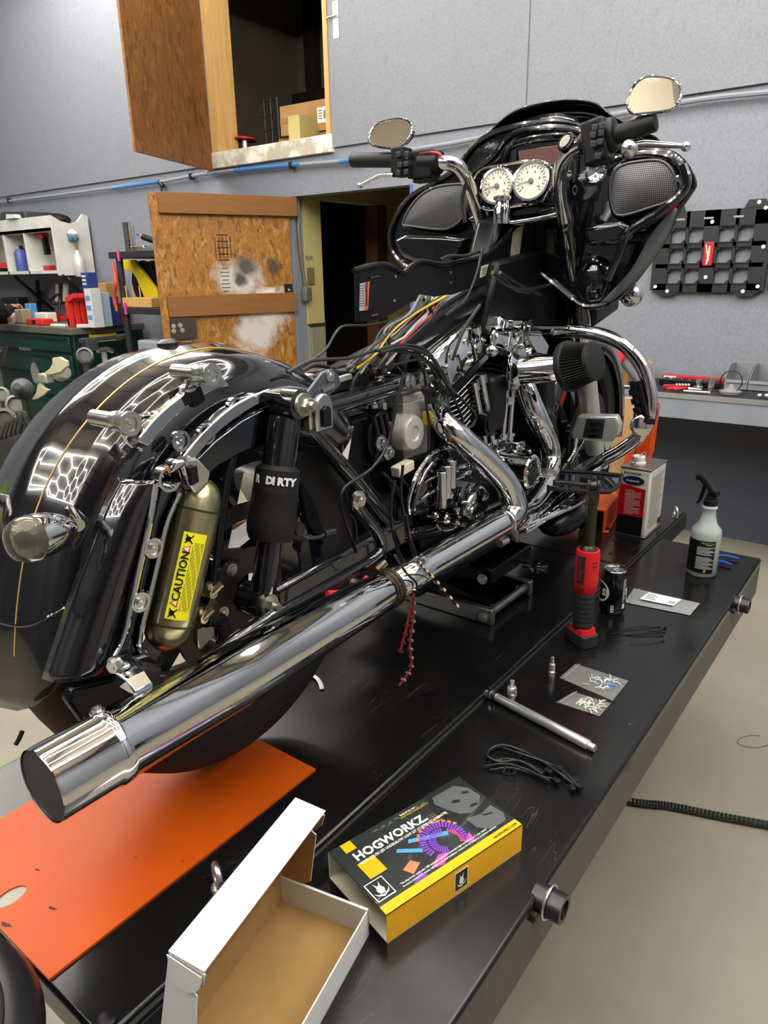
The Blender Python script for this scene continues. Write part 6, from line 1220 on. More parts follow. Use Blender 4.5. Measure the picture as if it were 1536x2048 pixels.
# red handled pliers on the bench
c = on(1345, 785, 3.98); t = thing('pliers', 'long nose pliers with dark red handles on the bench', 'pliers', c)
for dx in (0, .035): MB().tube([c + V((-.02 + dx, -.04, .012)), c + V((.02 + dx, -.01, .02)), c + V((.07, .02, .015))], [.009, .008, .005], 8).build('handle', dred, t)
MB().tube([c + V((.07, .02, .014)), c + V((.13, .05, .01))], [.012, .004], 8, sm=False).build('jaw', chrome2, t)
c = on(1338, 775, 4.03); t = thing('multi_tool', 'red and white hex key holder on the bench behind the pliers', 'tool', c)
MB().box(c + V((.03, .02, .012)), (.13, .03, .02), rotz(.4)).build('holder', dred, t, bevel=.003)
for k in range(5): MB().box(c + V((.035 + k * .014, .012 + k * .006, .026)), (.008, .03, .006), rotz(.4)).build('hex_key', white, t)
for i, (x, y, l) in enumerate(((1390, 790, 'white handled brush lying at the bench edge'), (1250, 780, 'white marker lying on the bench beside the cardboard box'))):
    c = on(x, y, 3.97); tag(MB().tube([c + V((-.06, 0, .006)), c + V((.07, .012, .006))], .005, 8, sm=False).build('brush' if i == 0 else 'marker', white), l, 'brush' if i == 0 else 'marker')
c = on(1462, 778, 4.03); t = thing('clear_cup', 'translucent funnel cup with black wire ring on the bench', 'cup', c)
MB().lathe(c, Z_, [(.05, 0), (.055, .015), (.02, .03), (.006, .05)], 24).build('cup_body', filmw, t)
m = MB(); m.tube([c + V((.052 * cos(a), -.02, .065 + .055 * sin(a))) for a in [i * pi / 8 for i in range(16)]], .003, 6, closed=True, sub=2); m.build('wire_ring', blk, t)
c = on(1520, 788, 3.98); m = MB()
for k in range(3): m.lathe(c + V((.03 * k, .01 * (k % 2), 0)), Z_, [(.012, 0), (.014, .012), (.009, .02)], 14)
tag(m.build('chrome_fitting', chrome), 'cluster of small chrome fittings at the right end of the bench', 'fitting')
# box with rag, red headed tool
c = on(1222, 770, 4.15); t = thing('cardboard_box', 'small open cardboard box on the bench behind the front wheel', 'box', c); MB().bx(c.x - .16, c.x + .13, 4.05, 4.28, BZ, BZ + .13).build('carton', cardb, t, bevel=.003)
MB().prism([V((c.x + .13, 4.05, BZ + .13)), V((c.x + .13, 4.28, BZ + .13)), V((c.x + .2, 4.28, BZ + .10)), V((c.x + .2, 4.05, BZ + .10))], Z_ * .003).build('flap', cardb, t)
m = MB(); random.seed(5); cc_ = V((c.x - .08, 4.13, BZ + .14)); m.rings([[cc_ + V(((r + random.uniform(-.015, .015)) * cos(a), (r) * sin(a), z + random.uniform(-.008, .008))) for a in [i * pi / 8 for i in range(16)]] for r, z in ((.09, 0), (.1, .04), (.07, .08), (.02, .1))]); tag(m.build('shop_rag', mat('rag_white', 'C9C6BC', .9, bump=(20, .5)), sm=60, sub=1), 'crumpled off white rag sitting in the small cardboard box', 'rag')
a_, b_ = PY(1243, 716, 4.0), PY(1285, 768, 3.96); t = thing('torch', 'grey handled tool with red head leaning on the box', 'tool', b_)
MB().tube([a_, b_], [.028, .022], 12, sm=False).build('handle', mat('tool_grey', '55565A', .5), t); m = MB(); m.box(a_ + V((-.012, -.02, .012)), (.085, .06, .085), Matrix.Rotation(R(25), 3, 'Y')); m.build('red_head', red, t, bevel=.014, seg=3)
# modular wall panel
pan = mat('panel_black', '232427', .45)
def wallpanel(x0, label):
    x1 = x0 + .60; z0, z1 = 1.385, 1.87; yb = WY - .035; t = thing('tool_mount_panel', label, 'wall panel', (x0, yb, z0))
    th = .028; m = MB(); xs = [x0 + .115, x0 + .205, x0 + .215, x0 + .305, None, None]
    cells = [(x0 + .088, x0 + .165), (x0 + .182, x0 + .26), (x0 + .34, x0 + .418), (x0 + .435, x0 + .512)]; rowsz = [(z0 + .065, z0 + .15), (z0 + .172, z0 + .257), (z0 + .279, z0 + .364)]
    m.bx(x0 + .0, cells[0][0], yb, yb + th, z0 + .03, z1 - .05); m.bx(cells[3][1], x1, yb, yb + th, z0 + .03, z1 - .05)
    for a in range(3): m.bx(cells[a][1], cells[a + 1][0], yb, yb + th, z0 + .02, z1 - .04)
    m.bx(x0 + .02, x1 - .02, yb, yb + th, z0 + .02, rowsz[0][0]); m.bx(x0 + .02, x1 - .02, yb, yb + th, rowsz[2][1], z1 - .04)
    for a in range(2): m.bx(x0 + .02, x1 - .02, yb, yb + th, rowsz[a][1], rowsz[a + 1][0])
    for xa in (x0 + .03, x1 - .15): m.prism([V((xa, yb, z1 - .042)), V((xa + .12, yb, z1 - .042)), V((xa + .1, yb, z1)), V((xa + .02, yb, z1))], Y_ * th); m.prism([V((xa, yb, z0 + .022)), V((xa + .12, yb, z0 + .022)), V((xa + .1, yb, z0)), V((xa + .02, yb, z0))], Y_ * th)
    m.build('panel_body', pan, t, sm=0)
    m = MB()
    for (xa, xb) in cells:
        for (za, zb) in rowsz:
            w_ = .006
            for (p, q) in (((xa, za), (xb, za)), ((xb, za), (xb, zb)), ((xb, zb), (xa, zb)), ((xa, zb), (xa, za))): m.beam((p[0], yb - .002, p[1]), (q[0], yb - .002, q[1]), .008, w_)
            m.box((xa + .006, yb + .01, zb - .006), (.02, .02, .02), Matrix.Rotation(R(45), 3, 'Y')); m.box((xb - .004, yb + .01, za + .006), (.02, .02, .02), Matrix.Rotation(R(45), 3, 'Y'))
    m.build('cell_rims', pan, t)
    m = MB()
    for x, z in ((.045, .44), (.555, .44), (.52, .47), (.03, .25), (.57, .25), (.3, .385), (.3, .1), (.03, .05), (.57, .05), (.1, .025), (.5, .025), (.08, .46)): m.lathe((x0 + x, yb, z0 + z), -Y_, [(.010, 0), (.010, .004), (.004, .004), (.004, .001)], 14)
    m.build('screw_heads', white, t); m = MB()
    for x in (.13, .28, .43): m.box((x0 + x, yb - .001, z0 + .405), (.05, .003, .01))
    m.build('strap_slots', mat('slot_pale', '8E9094', .5), t)
    m = MB(); m.box((x0 + .30, yb - .004, z0 + .22), (.052, .012, .125)); lg = m.build('red_badge', dred, t, bevel=.008, seg=3)
    m = MB(); m.text('Milwaukee', .022, (x0 + .309, yb - .011, z0 + .165), Z_, -X_, 0, bold=.0006); m.prism([V((x0 + .282, yb - .011, z0 + .27)), V((x0 + .30, yb - .011, z0 + .19)), V((x0 + .305, yb - .011, z0 + .19)), V((x0 + .288, yb - .011, z0 + .27))], Y_ * -.0005); m.build('badge_print', white, lg)
wallpanel(-1.40, 'black modular tool mounting panel with twelve square cells and red badge on the wall')
wallpanel(-.785, 'second black mounting panel, only its edge showing at the right photo border')
# pale board and orange chock at the far end of the lift
t = thing('plywood_board', 'pale plywood board standing behind the front wheel', 'board', (-1.1, 2.8, .5)); a_, b_, c_, d_ = PY(1150, 1062, 2.8), PY(1240, 1072, 2.8), PY(1267, 797, 2.8), PY(1150, 790, 2.8); 
m = MB(); m.prism([V((a_.x, 2.8, .0)), V((PY(1245, 1000, 2.8).x, 2.8, .0)), c_, d_], Y_ * .018); m.build('board_panel', mat('pale_plywood', 'E3C58E', .55, var=('D4B276', 4, .25), stretch=(8, 8, .7)), t)
t = thing('wheel_chock', 'orange steel wheel chock gripping the front wheel at the end of the lift', 'wheel chock', (-.95, 2.5, ZT)); oc_ = mat('chock_orange', 'E2541A', .4, var=('C9440F', 5, .25))
m = MB(); a_, b_ = PY(1308, 800, 2.75), PY(1262, 1000, 2.72); x0 = PY(1283, 900, 2.75).x
m.prism([PY(1272, 905, 2.7), PY(1300, 800, 2.7), PY(1313, 812, 2.7), PY(1300, 905, 2.7), PY(1268, 1010, 2.7), PY(1245, 1010, 2.7)], Y_ * .05); m.build('upright_arm', oc_, t, bevel=.003)
A, B_ = PZ(1145, 1058), PZ(1204, 1066); dirx = (B_ - A); dirx.z = 0; dirx.normalize(); yv = V((-dirx.y, dirx.x, 0))
m = MB(); m.prism([A + dirx * .02 + Z_ * .004, B_ + Z_ * .004, B_ + Z_ * .075, A + dirx * .02 + Z_ * .075], yv * .03); m.build('front_block', satin, t, bevel=.002)
m = MB(); m.prism([B_ - dirx * .06 + Z_ * .076, B_ + Z_ * .076, B_ + yv * .20 + dirx * .015 + Z_ * .076, B_ + yv * .20 - dirx * .06 + Z_ * .076], Z_ * .004); m.prism([B_ + Z_ * 0, B_ + yv * .2 + dirx * .015, B_ + yv * .2 + dirx * .015 + Z_ * .078, B_ + Z_ * .078], dirx * .004); m.prism([B_ + Z_ * .001, B_ + dirx * .02 + Z_ * .001, B_ + dirx * .02 + yv * .2 + Z_ * .001, B_ + yv * .2 + Z_ * .001], Z_ * .004); m.build('side_channel', oc_, t)
m = MB(); m.beam(BP(-.12, 2.55, .05), BP(-.12, 2.72, .42), .03, .04); m.beam(BP(.09, 2.48, .04), BP(.09, 2.66, .36), .012, .05); m.build('wheel_arm', oc_, t)
m = MB(); m.bolt(B_ + dirx * .011 + yv * .03 + Z_ * .005, Z_, .008, .006); m.build('base_bolt', darkmet, t)
# ================= LEFT BACKGROUND =================
XC = -7.1
t = thing('wall_cabinet', 'white open fronted wall cabinet with cubby holes above the tool chest', 'cabinet', (-8, 4.2, 1.58)); wm = mat('cabinet_white', 'D9D9D2', .6, var=('C4C4BA', 6, .25))
def C_(px, py): return PX(px, py, XC)
zb, zt = 1.575, 2.06; yf = 4.03
m = MB(); m.prism([V((XC, yf, zb - .02)), V((XC, 4.42, zb - .02)), V((XC, 4.42, zt + .06)), V((XC, 4.37, zt + .075)), V((XC, 4.3, zt - .0)), V((XC, 4.22, zt - .02)), V((XC, 4.12, zt)), V((XC, 4.03, zt + .05)), V((XC, yf, zt + .05))], X_ * .03); m.build('side_panel', wm, t)
MB().bx(-9.6, XC, yf, 4.42, zb, zb + .03).build('bottom_board', wm, t); MB().bx(-9.6, XC, yf, 4.42, zt - .09, zt - .06).build('top_board', wm, t); MB().bx(-9.6, XC, yf, yf + .02, zt - .09, zt + .05).build('front_rail', wm, t)
MB().bx(-9.6, XC, 4.41, 4.43, zb, zt).build('back_board', wm, t)
for px in (10, 52): 
    x = PY(px, 500, yf).x; MB().bx(x - .012, x + .012, yf, 4.42, zb, zt - .06).build('divider', wm, t)
for px in (76, 172):
    p = PY(px, 560, 4.3); m = MB(); m.beam((p.x, 4.42, zb - .02), (p.x, 4.42, zb - .42), .03, .03); m.beam((p.x, 4.05, zb - .02), (p.x, 4.42, zb - .38), .02, .03); tag(m.build('shelf_bracket', blk), 'black shelf bracket under the white cabinet, ' + ('left' if px == 76 else 'right') + ' one', 'bracket')
# things in the cubbies
def jug(px, col, label, w_, h_, y):
    p = PY(px, 530, y); p.z = zb + .03; t = thing('jug', label, 'jug', p); m = MB(); m.rings([[p + V((sx * w_ / 2 * k, sy * .06 * k, z)) for sx, sy in ((1, .6), (.7, 1), (-.7, 1), (-1, .6), (-1, -.6), (-.7, -1), (.7, -1), (1, -.6))] for z, k in ((0, .95), (.01, 1), (h_ * .85, 1), (h_, .6))]); m.build('jug_body', col, t, sm=50); MB().cyl(p + Z_ * h_ + X_ * .02, p + Z_ * (h_ + .035) + X_ * .02, .02).build('cap', blk, t)
jug(30, mat('jug_grey', 'A9B0A6', .4), 'pale grey green plastic jug in the white wall cabinet', .17, .27, 4.2); jug(46, mat('jug_blue', '4D5B9C', .4), 'blue plastic jug beside the pale one in the cabinet', .10, .22, 4.1)
p = PY(86, 470, 4.15); t = thing('cordless_drill', 'red and black cordless drill standing in the cabinet cubby', 'drill', (p.x, p.y, zb + .03))
m = MB(); m.cyl(p + V((-.09, 0, .0)), p + V((.04, 0, 0)), .035, .04); m.cyl(p + V((-.13, 0, 0)), p + V((-.09, 0, 0)), .02, .03); m.build('drill_body', dred, t); MB().beam(p + V((.02, 0, -.02)), p + V((.035, 0, -.19)), .05, .045).build('grip', blk, t); MB().box((p.x + .03, p.y, zb + .055), (.11, .08, .05)).build('battery', dred, t, bevel=.005)
p = PY(3, 528, 4.1); tag(MB().box((p.x, p.y, zb + .1), (.12, .1, .05)).build('red_case', red, bevel=.004), 'small red case in the leftmost visible cabinet cubby', 'case')
p = PY(5, 545, 4.1); tag(MB().box((p.x, p.y, zb + .05), (.12, .1, .04)).build('dark_case', blk, bevel=.004), 'small dark case under the red one in the cabinet cubby', 'case')
p = PY(50, 440, 4.2); t = thing('storage_case', 'flat black plastic case lying on top of the white cabinet', 'case', (p.x, 4.2, zt + .05)); m = MB(); m.prism([V((p.x - .36, 4.08, zt - .056)), V((p.x + .26, 4.08, zt - .056)), V((p.x + .24, 4.08, zt + .12)), V((p.x - .24, 4.08, zt + .14)), V((p.x - .34, 4.08, zt + .04))], Y_ * .3); m.build('case_shell', mat('case_grey', '3A3D40', .5), t, bevel=.01)
m = MB(); m.prism([V((p.x + .0, 4.0, zt + .055)), V((p.x + .2, 4.0, zt + .055)), V((p.x + .18, 4.0, zt + .09)), V((p.x + .02, 4.0, zt + .1))], Y_ * .06); tag(m.build('white_packet', white), 'white packet lying on the cabinet front edge before the black case', 'packet')
p = PY(130, 443, 4.25); m = MB(); m.ell((-7.34, 4.22, zt + .02), (.19, .14, .07)); tag(m.build('black_bag', rubber), 'rounded black bag on the cabinet top beside the scooped side panel', 'bag')
# regulator and bottle on the cabinet side
c = PX(146, 470, XC + .05); t = thing('gas_regulator', 'brass regulator with gauge hanging on the cabinet side', 'regulator', c)
m = MB(); m.lathe(c, V((1, -1, 0)), [(.045, 0), (.05, .01), (.05, .03), (.042, .032)], 20); m.build('gauge', chrome2, t); MB().box(PX(147, 478, XC + .06), (.05, .09, .035)).build('valve_body', mat('teal_metal', '2E7F92', .35, .5), t, bevel=.005); MB().cyl(PX(152, 486, XC + .06), PX(154, 500, XC + .06), .012).build('stem', mat('brass', 'B98A3A', .3, .9), t)
c = PX(163, 553, XC + .10); t = thing('gas_bottle', 'white aluminium gas bottle hanging below the regulator', 'bottle', c); d_ = PX(154, 500, XC + .10) - c; l = d_.length
MB().lathe(c, d_, [(.05, 0), (.055, .01), (.055, l * .62), (.043, l * .76), (.02, l * .88), (.02, l)], 24).build('bottle_body', mat('bottle_alu', 'CFD0CC', .35, .3), t, sm=50)
m = MB(); m.text('FLEX', .045, c + d_ * .45 + V((.02, -.03, .05)), -Z_, V((.7, .7, 0)), 0); m.build('bottle_lettering', dred, t)
# tool chest
XH = -6.28; y0c, y1c, hc = 3.6, 4.36, 1.10
t = thing('tool_chest', 'dark green steel tool chest with grey worktop and drawers', 'tool chest', (-7.3, 3.98, 0)); gr_ = mat('chest_green', '0A2A24', .4, var=('08231D', 4, .2))
MB().bx(-9.4, XH, y0c + .02, y1c, .12, hc - .06).build('chest_body', gr_, t, bevel=.006); MB().bx(-9.45, XH + .02, y0c - .01, y1c + .01, hc - .06, hc).build('worktop', mat('worktop_grey', '6E6A60', .5, .3), t, bevel=.004)
for i, z in enumerate((hc - .22, hc - .43, hc - .64, hc - .92)):
    h_ = .14 if i == 0 else (.18 if i < 3 else .24); dr = MB().bx(-9.3, XH - .05, y0c - .0, y0c + .02, z, z + h_).build('drawer', mat('drawer_green', '0E3A32', .35), t, bevel=.006)
    MB().bx(-9.25, XH - .1, y0c - .012, y0c, z + h_ - .03, z + h_ - .012).build('drawer_pull', gr_, dr)
for x in (-9.2, XH - .2):
    for y in (y0c + .1, y1c - .1): m = MB(); m.cyl((x - .02, y, .06), (x + .02, y, .06), .06); m.box((x, y, .11), (.05, .06, .03)); m.build('caster', rubber, t)
m = MB(); q = PY(38, 698, y0c - .014); m.text('WORKPRO', .045, V((q.x, y0c - .013, q.z - .01)), X_, Z_, 0, bold=.001); m.build('chest_lettering', chrome2, t)
q = PX(206, 672, XH + .002); m = MB(); m.bx(XH, XH + .004, q.y - .14, q.y + .14, q.z - .05, q.z + .05, 0); m.bx(XH + .004, XH + .005, q.y - .12, q.y + .12, q.z + .02, q.z + .045, 1)
for k in range(3): m.prism([V((XH + .004, q.y - .09 + .08 * k, q.z - .03)), V((XH + .004, q.y - .06 + .08 * k, q.z - .03)), V((XH + .004, q.y - .075 + .08 * k, q.z))], X_ * .001, 1)
m.build('yellow_sticker', [yellow, blk], t)
# machine with grey arm in front of the chest side
c = PX(208, 760, -5.5); t = thing('tire_machine', 'grey steel clamp arm on a white post in front of the green chest', 'stand', (-5.5, c.y, 0))
p = PX(207, 700, -5.5); MB().cyl((p.x, p.y, .3), (p.x, p.y, p.z - .02), .022).build('post', mat('post_white', 'C9CAC6', .3, .5), t); MB().cyl((p.x, p.y, 0), (p.x, p.y, .3), .14).build('pedestal', darkmet, t)
m = MB(); a_, b_ = PX(160, 682, -5.5), PX(250, 672, -5.5); m.beam(a_, b_, .05, .035); m.box(PX(180, 690, -5.5), (.08, .1, .09)); m.prism([PX(232, 672, -5.45), PX(250, 668, -5.45), PX(252, 673, -5.45), PX(236, 682, -5.45)], X_ * .02); m.build('clamp_arm', mat('arm_grey', '4C5052', .4, .5), t, bevel=.004)
m = MB(); m.tube([PX(195, 702, -5.45), PX(212, 698, -5.45), PX(226, 702, -5.45)], .02, 8); m.build('lever', chrome2, t)
# items on the chest
def citem(name, px, py, y, size, mt, label, cat, rz=0, bevel=.004, lift=0):
    p = PY(px, py, y); p.z = hc + lift + size[2] / 2; return tag(MB().box(p, size, rotz(rz)).build(name, mt, bevel=bevel), label, cat)
t = thing('red_case_open', 'flat bright red tool case on the chest worktop', 'case', PY(80, 645, 3.75)); p = PY(80, 645, 3.75); p.z = hc
MB().box(p + Z_ * .03, (.30, .12, .055)).build('case_body', red, t, bevel=.006); MB().box(p + V((0, -.062, .03)), (.06, .006, .03)).build('latch', blk, t)
for k in range(4):
    x = -6.50 + k * .085; p = PY(141 + k * 13, 650, 3.66 + .055 * k); t = thing('red_stand', 'red plastic stand, ' + ('first', 'second', 'third', 'fourth')[k] + ' of the upright row on the chest counting from the person', 'stand', (p.x, p.y, hc))
    m = MB(); m.prism([V((p.x - .045, p.y, hc)), V((p.x - .045, p.y, hc + .2)), V((p.x - .02, p.y, hc + .27)), V((p.x + .11, p.y, hc + .30)), V((p.x + .11, p.y, hc + .26)), V((p.x + .0, p.y, hc + .22)), V((p.x + .0, p.y, hc))], Y_ * .05); m.build('stand_body', red, t, bevel=.004); MB().box((p.x - .022, p.y - .002, hc + .05), (.02, .006, .06)).build('black_foot', blk, t)
def pbox(px, y, w_, h_, col, label, lift=0):
    p = PY(px, 640, y); t = thing('carton_box', label, 'box', (p.x, p.y, hc + lift)); MB().bx(p.x - w_ / 2, p.x + w_ / 2, p.y - .05, p.y + .05, hc + lift, hc + lift + h_).build('carton', col, t, bevel=.002)
    m = MB(); 
    for k in range(3): m.bx(p.x - w_ * .35, p.x + w_ * .3, p.y - .053, p.y - .05, hc + lift + h_ * (.2 + .25 * k), hc + lift + h_ * (.32 + .25 * k))
    m.build('box_print', mat('print_blue', '2E4C9E', .5) if col is not bluebox else white, t)
bluebox = mat('box_blue', '2B3E86', .45); wbox = mat('box_white', 'CDD2D6', .5)
pbox(192, 3.80, .1, .34, wbox, 'tall white and blue carton standing on the chest'); pbox(190, 3.8, .09, .13, bluebox, 'small blue carton stacked on top of the tall white one', .345)
pbox(207, 3.92, .13, .3, mat('box_pale_blue', 'A9C4D6', .5), 'pale blue and white carton behind the tall white one'); pbox(222, 4.03, .16, .26, bluebox, 'dark blue carton at the right end of the row on the chest')
pbox(240, 4.14, .16, .2, dred, 'dark red carton near the black shelf post'); t = cbox('cardboard_box', (PY(218, 590, 4.28).x, 4.28, hc + .2), (.24, .2, .36), 'plain brown carton against the wall behind the cartons on the chest', 0, False)
for (px, y, sz, mt, lb, ct, nm) in ((20, 3.75, (.16, .12, .1), white, 'white plastic tub on the chest near the person', 'tub', 'plastic_tub'), (48, 3.8, (.13, .1, .14), mat('tan_tub', '9C9078', .6), 'tan container beside the white tub on the chest', 'container', 'container'), (66, 3.9, (.09, .08, .19), mat('blue_jar', '4A8FC4', .4), 'light blue jar on the chest', 'jar', 'jar'), (90, 3.97, (.25, .12, .1), white, 'low white box behind the red case', 'box', 'white_box'), (100, 4.14, (.3, .12, .08), dred, 'dark red tool case at the back of the chest', 'case', 'tool_case'), (36, 4.1, (.3, .14, .24), blk, 'black tool bag at the back of the chest', 'bag', 'tool_bag'), (118, 3.72, (.22, .05, .02), paper, 'strip of white paper at the worktop edge', 'paper', 'paper_strip'), (8, 3.66, (.2, .12, .07), mat('cloth_tan', 'A39A86', .8), 'folded tan cloth at the left end of the worktop', 'cloth', 'folded_cloth'), (165, 3.72, (.12, .06, .03), white, 'small white gloves packet at the worktop corner', 'packet', 'packet'), (128, 4.2, (.1, .05, .05), red, 'small red block lying behind the paper strip', 'block', 'red_block')):
    p = PY(px, 640, y); p.z = hc + sz[2] / 2; tag(MB().box(p, sz, rotz(.1)).build(nm, mt, bevel=min(sz) * .12, seg=3), lb, ct)
# articulated lamp stand and hanging gear against the wall
t = thing('work_stand', 'black articulated stand reaching up from the chest to the cabinet', 'stand', PY(80, 640, 4.25))
m = MB(); m.tube([PY(79, 628, 4.3), PY(76, 585, 4.3), PY(74, 560, 4.3)], .022, 8); m.build('mast', blk, t); m = MB(); m.tube([PY(92, 598, 4.2), PY(108, 608, 4.15), PY(130, 605, 4.15)], .014, 8); m.tube([PY(118, 625, 4.1), PY(118, 590, 4.15), PY(100, 600, 4.2)], .014, 8); m.build('folding_arm', darkmet, t); MB().bx(PY(55, 585, 4.35).x, PY(80, 585, 4.35).x, 4.33, 4.37, 1.2, 1.42).build('back_plate', mat('plate_grey', '4C4F52', .5), t)
for i, (px, col) in enumerate(((117, 'C9C8B8'), (124, '2B2B2B'), (132, 'D8D8D0'))):
    a_, b_ = PY(px, 568, 4.3), PY(px - 1, 602, 4.3); tag(MB().cyl(b_, a_, .03).build('spray_can', mat('can_' + col, col, .4)), ('cream', 'black', 'white')[i] + ' aerosol can hanging on the wall under the cabinet', 'can')
t = thing('work_light', 'small black and yellow work light clipped beneath the cabinet', 'light', PX(140, 550, XC)); c = PY(140, 547, 4.2); MB().ell(c, (.07, .05, .035)).build('light_body', blk, t); MB().ell(c + V((-.04, -.03, .005)), (.025, .03, .02)).build('light_face', yellow, t); MB().tube([c + V((0, -.03, -.02)), c + V((.05, -.04, -.08)), c + V((.09, -.04, -.12))], .008, 6).build('white_cable', white, t)
# black rack
t = thing('shelf_rack', 'black plastic shelf rack beside the open chipboard door', 'shelf rack', (-5.5, 4.0, 0)); rb = mat('rack_black', '2A2B2E', .5)
for z in (1.74, 1.28, .62): MB().bx(-5.92, -4.95, 3.85, 4.35, z - .055, z).build('shelf', rb, t, bevel=.006)
for x in (-5.84, -5.02):
    for y in (3.9, 4.3): MB().cyl((x, y, 0), (x, y, 1.69), .03, n=14).build('post', rb, t)
zs = 1.74
for i, (px, r, h) in enumerate(((258, .033, .24), (268, .024, .22))):
    p = PY(px, 498, 3.98 + .1 * i); p.z = zs; m = MB(); m.lathe(p, Z_, [(r, 0), (r, h), (r * .85, h), (r * .85, .02)], 20); tag(m.build('metal_pipe', chrome if i == 0 else chrome2), ('wide', 'narrow')[i] + ' chrome pipe standing on the top shelf of the rack', 'pipe')
p = PY(290, 480, 4.0); p.z = zs + .03; t2 = thing('caulk_gun', 'black and red tube tool lying on the rack top shelf', 'tool', p); a_, b_ = PY(285, 473, 4.0), PY(308, 482, 4.05); MB().cyl(a_, b_, .025).build('tube', blk, t2); MB().cyl(a_ + (a_ - b_) * .25, a_, .012, .022).build('nozzle', mat('nozzle_coral', 'D85A50', .4), t2); MB().cyl(a_ + (a_ - b_) * .5, a_ + (a_ - b_) * .25, .008).build('tip', mat('tip_blue', '3A3F9E', .4), t2)
tag(MB().bx(PY(272, 490, 4.1).x, PY(306, 490, 4.1).x, 4.0, 4.2, zs, zs + .05).build('metal_tray', chrome2, bevel=.01), 'flat grey metal tray on the rack top shelf under the tube tool', 'tray')
p = PY(236, 510, 3.84); tag(MB().box((p.x, 3.844, zs - .03), (.02, .015, .09)).build('pink_tag', mat('pink_tag', 'E0479E', .5)), 'pink tag on the corner of the top rack shelf', 'tag'); p = PY(252, 630, 3.84); tag(MB().box((p.x, 3.844, 1.27), (.02, .015, .1)).build('pink_tag', MATS['pink_tag']), 'pink tag on the post by the middle rack shelf', 'tag')
p = PY(285, 575, 4.1); t2 = thing('hose_reel', 'yellow framed hose reel with black drum on the middle rack shelf', 'hose reel', (p.x, 4.1, 1.28)); c = V((p.x + .04, 4.16, 1.28 + .2))
m = MB(); m.lathe(c, Y_, [(.19, -.06), (.19, -.05), (.12, -.045), (.12, .045), (.19, .05), (.19, .06)], 36); m.build('drum', blk, t2)
m = MB(); m.prism([V((c.x - .27, 4.06, c.z + .12)), V((c.x - .27, 4.06, c.z + .195)), V((c.x - .06, 4.06, c.z + .195)), V((c.x + .22, 4.06, c.z - .06)), V((c.x + .22, 4.06, c.z - .195)), V((c.x + .06, 4.06, c.z - .195)), V((c.x - .06, 4.06, c.z + .04)), V((c.x - .12, 4.06, c.z + .1))], Y_ * .03); m.build('yellow_frame', yellow, t2, bevel=.005)
MB().tube([V((c.x - .25, 3.97, c.z + .16)), PY(232, 560, 3.82), PY(228, 590, 3.81), PY(232, 614, 3.81)], .016, 8).build('red_hose', mat('hose_red', 'C2453C', .5), t2); MB().cyl(PY(232, 612, 3.81), PY(234, 622, 3.81), .018).build('hose_nozzle', mat('brass', 'B98A3A', .3, .9), t2)
p = PY(285, 600, 3.95); t2 = thing('wooden_crate', 'shallow wooden crate holding dowels on the middle rack shelf', 'crate', (p.x, 3.95, 1.28)); MB().bx(p.x - .17, p.x + .25, 3.86, 4.02, 1.2815, 1.36).build('crate_body', wood, t2, bevel=.004)
for k in range(3): MB().cyl((p.x - .15 + k * .1, 3.9, 1.3), (p.x - .155 + k * .1, 3.9, 1.46), .006).build('dowel', wood, t2)
tag(MB().bx(-5.7, -5.15, 3.88, 4.2, .62, 1.0).build('storage_tub', mat('tub_grey', '9AA0A8', .5), bevel=.02), 'grey storage tub on the lower rack shelf', 'tub')
# salvaged engine parts left of the rear fender (on a side bench)
YB = 2.35; ref = PY(50, 850, YB)
tag(MB().bx(ref.x - 1.6, ref.x + .75, YB - .3, YB + .35, 0, ref.z - .08).build('parts_bench', darkmet), 'dark bench carrying salvaged engine parts beyond the rear fender', 'bench')
cream = mat('cream_blade', 'D8D3AE', .5, var=('C6C09A', 5, .2)); cast = mat('cast_grey', '5A5B5A', .35, .8, bump=(60, .1))
t = thing('fan_blade_assembly', 'cream coloured curved fan blades on a metal hub behind the rear fender', 'fan', PY(100, 800, YB))
def PB(x, y, d=0): return PY(x, y, YB + d)
m = MB(); m.prism([PB(104, 716), (PB(118, 714)), PB(132, 722), PB(133, 733), PB(120, 745), PB(100, 750), PB(84, 748), (PB(98, 738)), PB(104, 728)], Y_ * .02); m.build('blade', cream, t, bevel=.004)
m = MB(); m.prism([PB(76, 760), PB(86, 775), PB(97, 780), PB(85, 792), PB(70, 800), PB(62, 799), PB(72, 785)], Y_ * .02); m.build('blade', cream, t, bevel=.004)
m = MB(); m.lathe(PB(72, 745), V((.8, -1, 0)), [(.06, 0), (.065, .01), (.065, .02), (.05, .02)], 28, sq=(.35, 1)); m.build('hub_disc', chrome2, t); m = MB(); m.box(PB(92, 756, .02), (.10, .06, .06)); m.cyl(PB(118, 752, .05), PB(132, 744, .05), .04); m.build('hub_housing', mat('housing_pale', 'B5B5A8', .4, .4), t, bevel=.01)
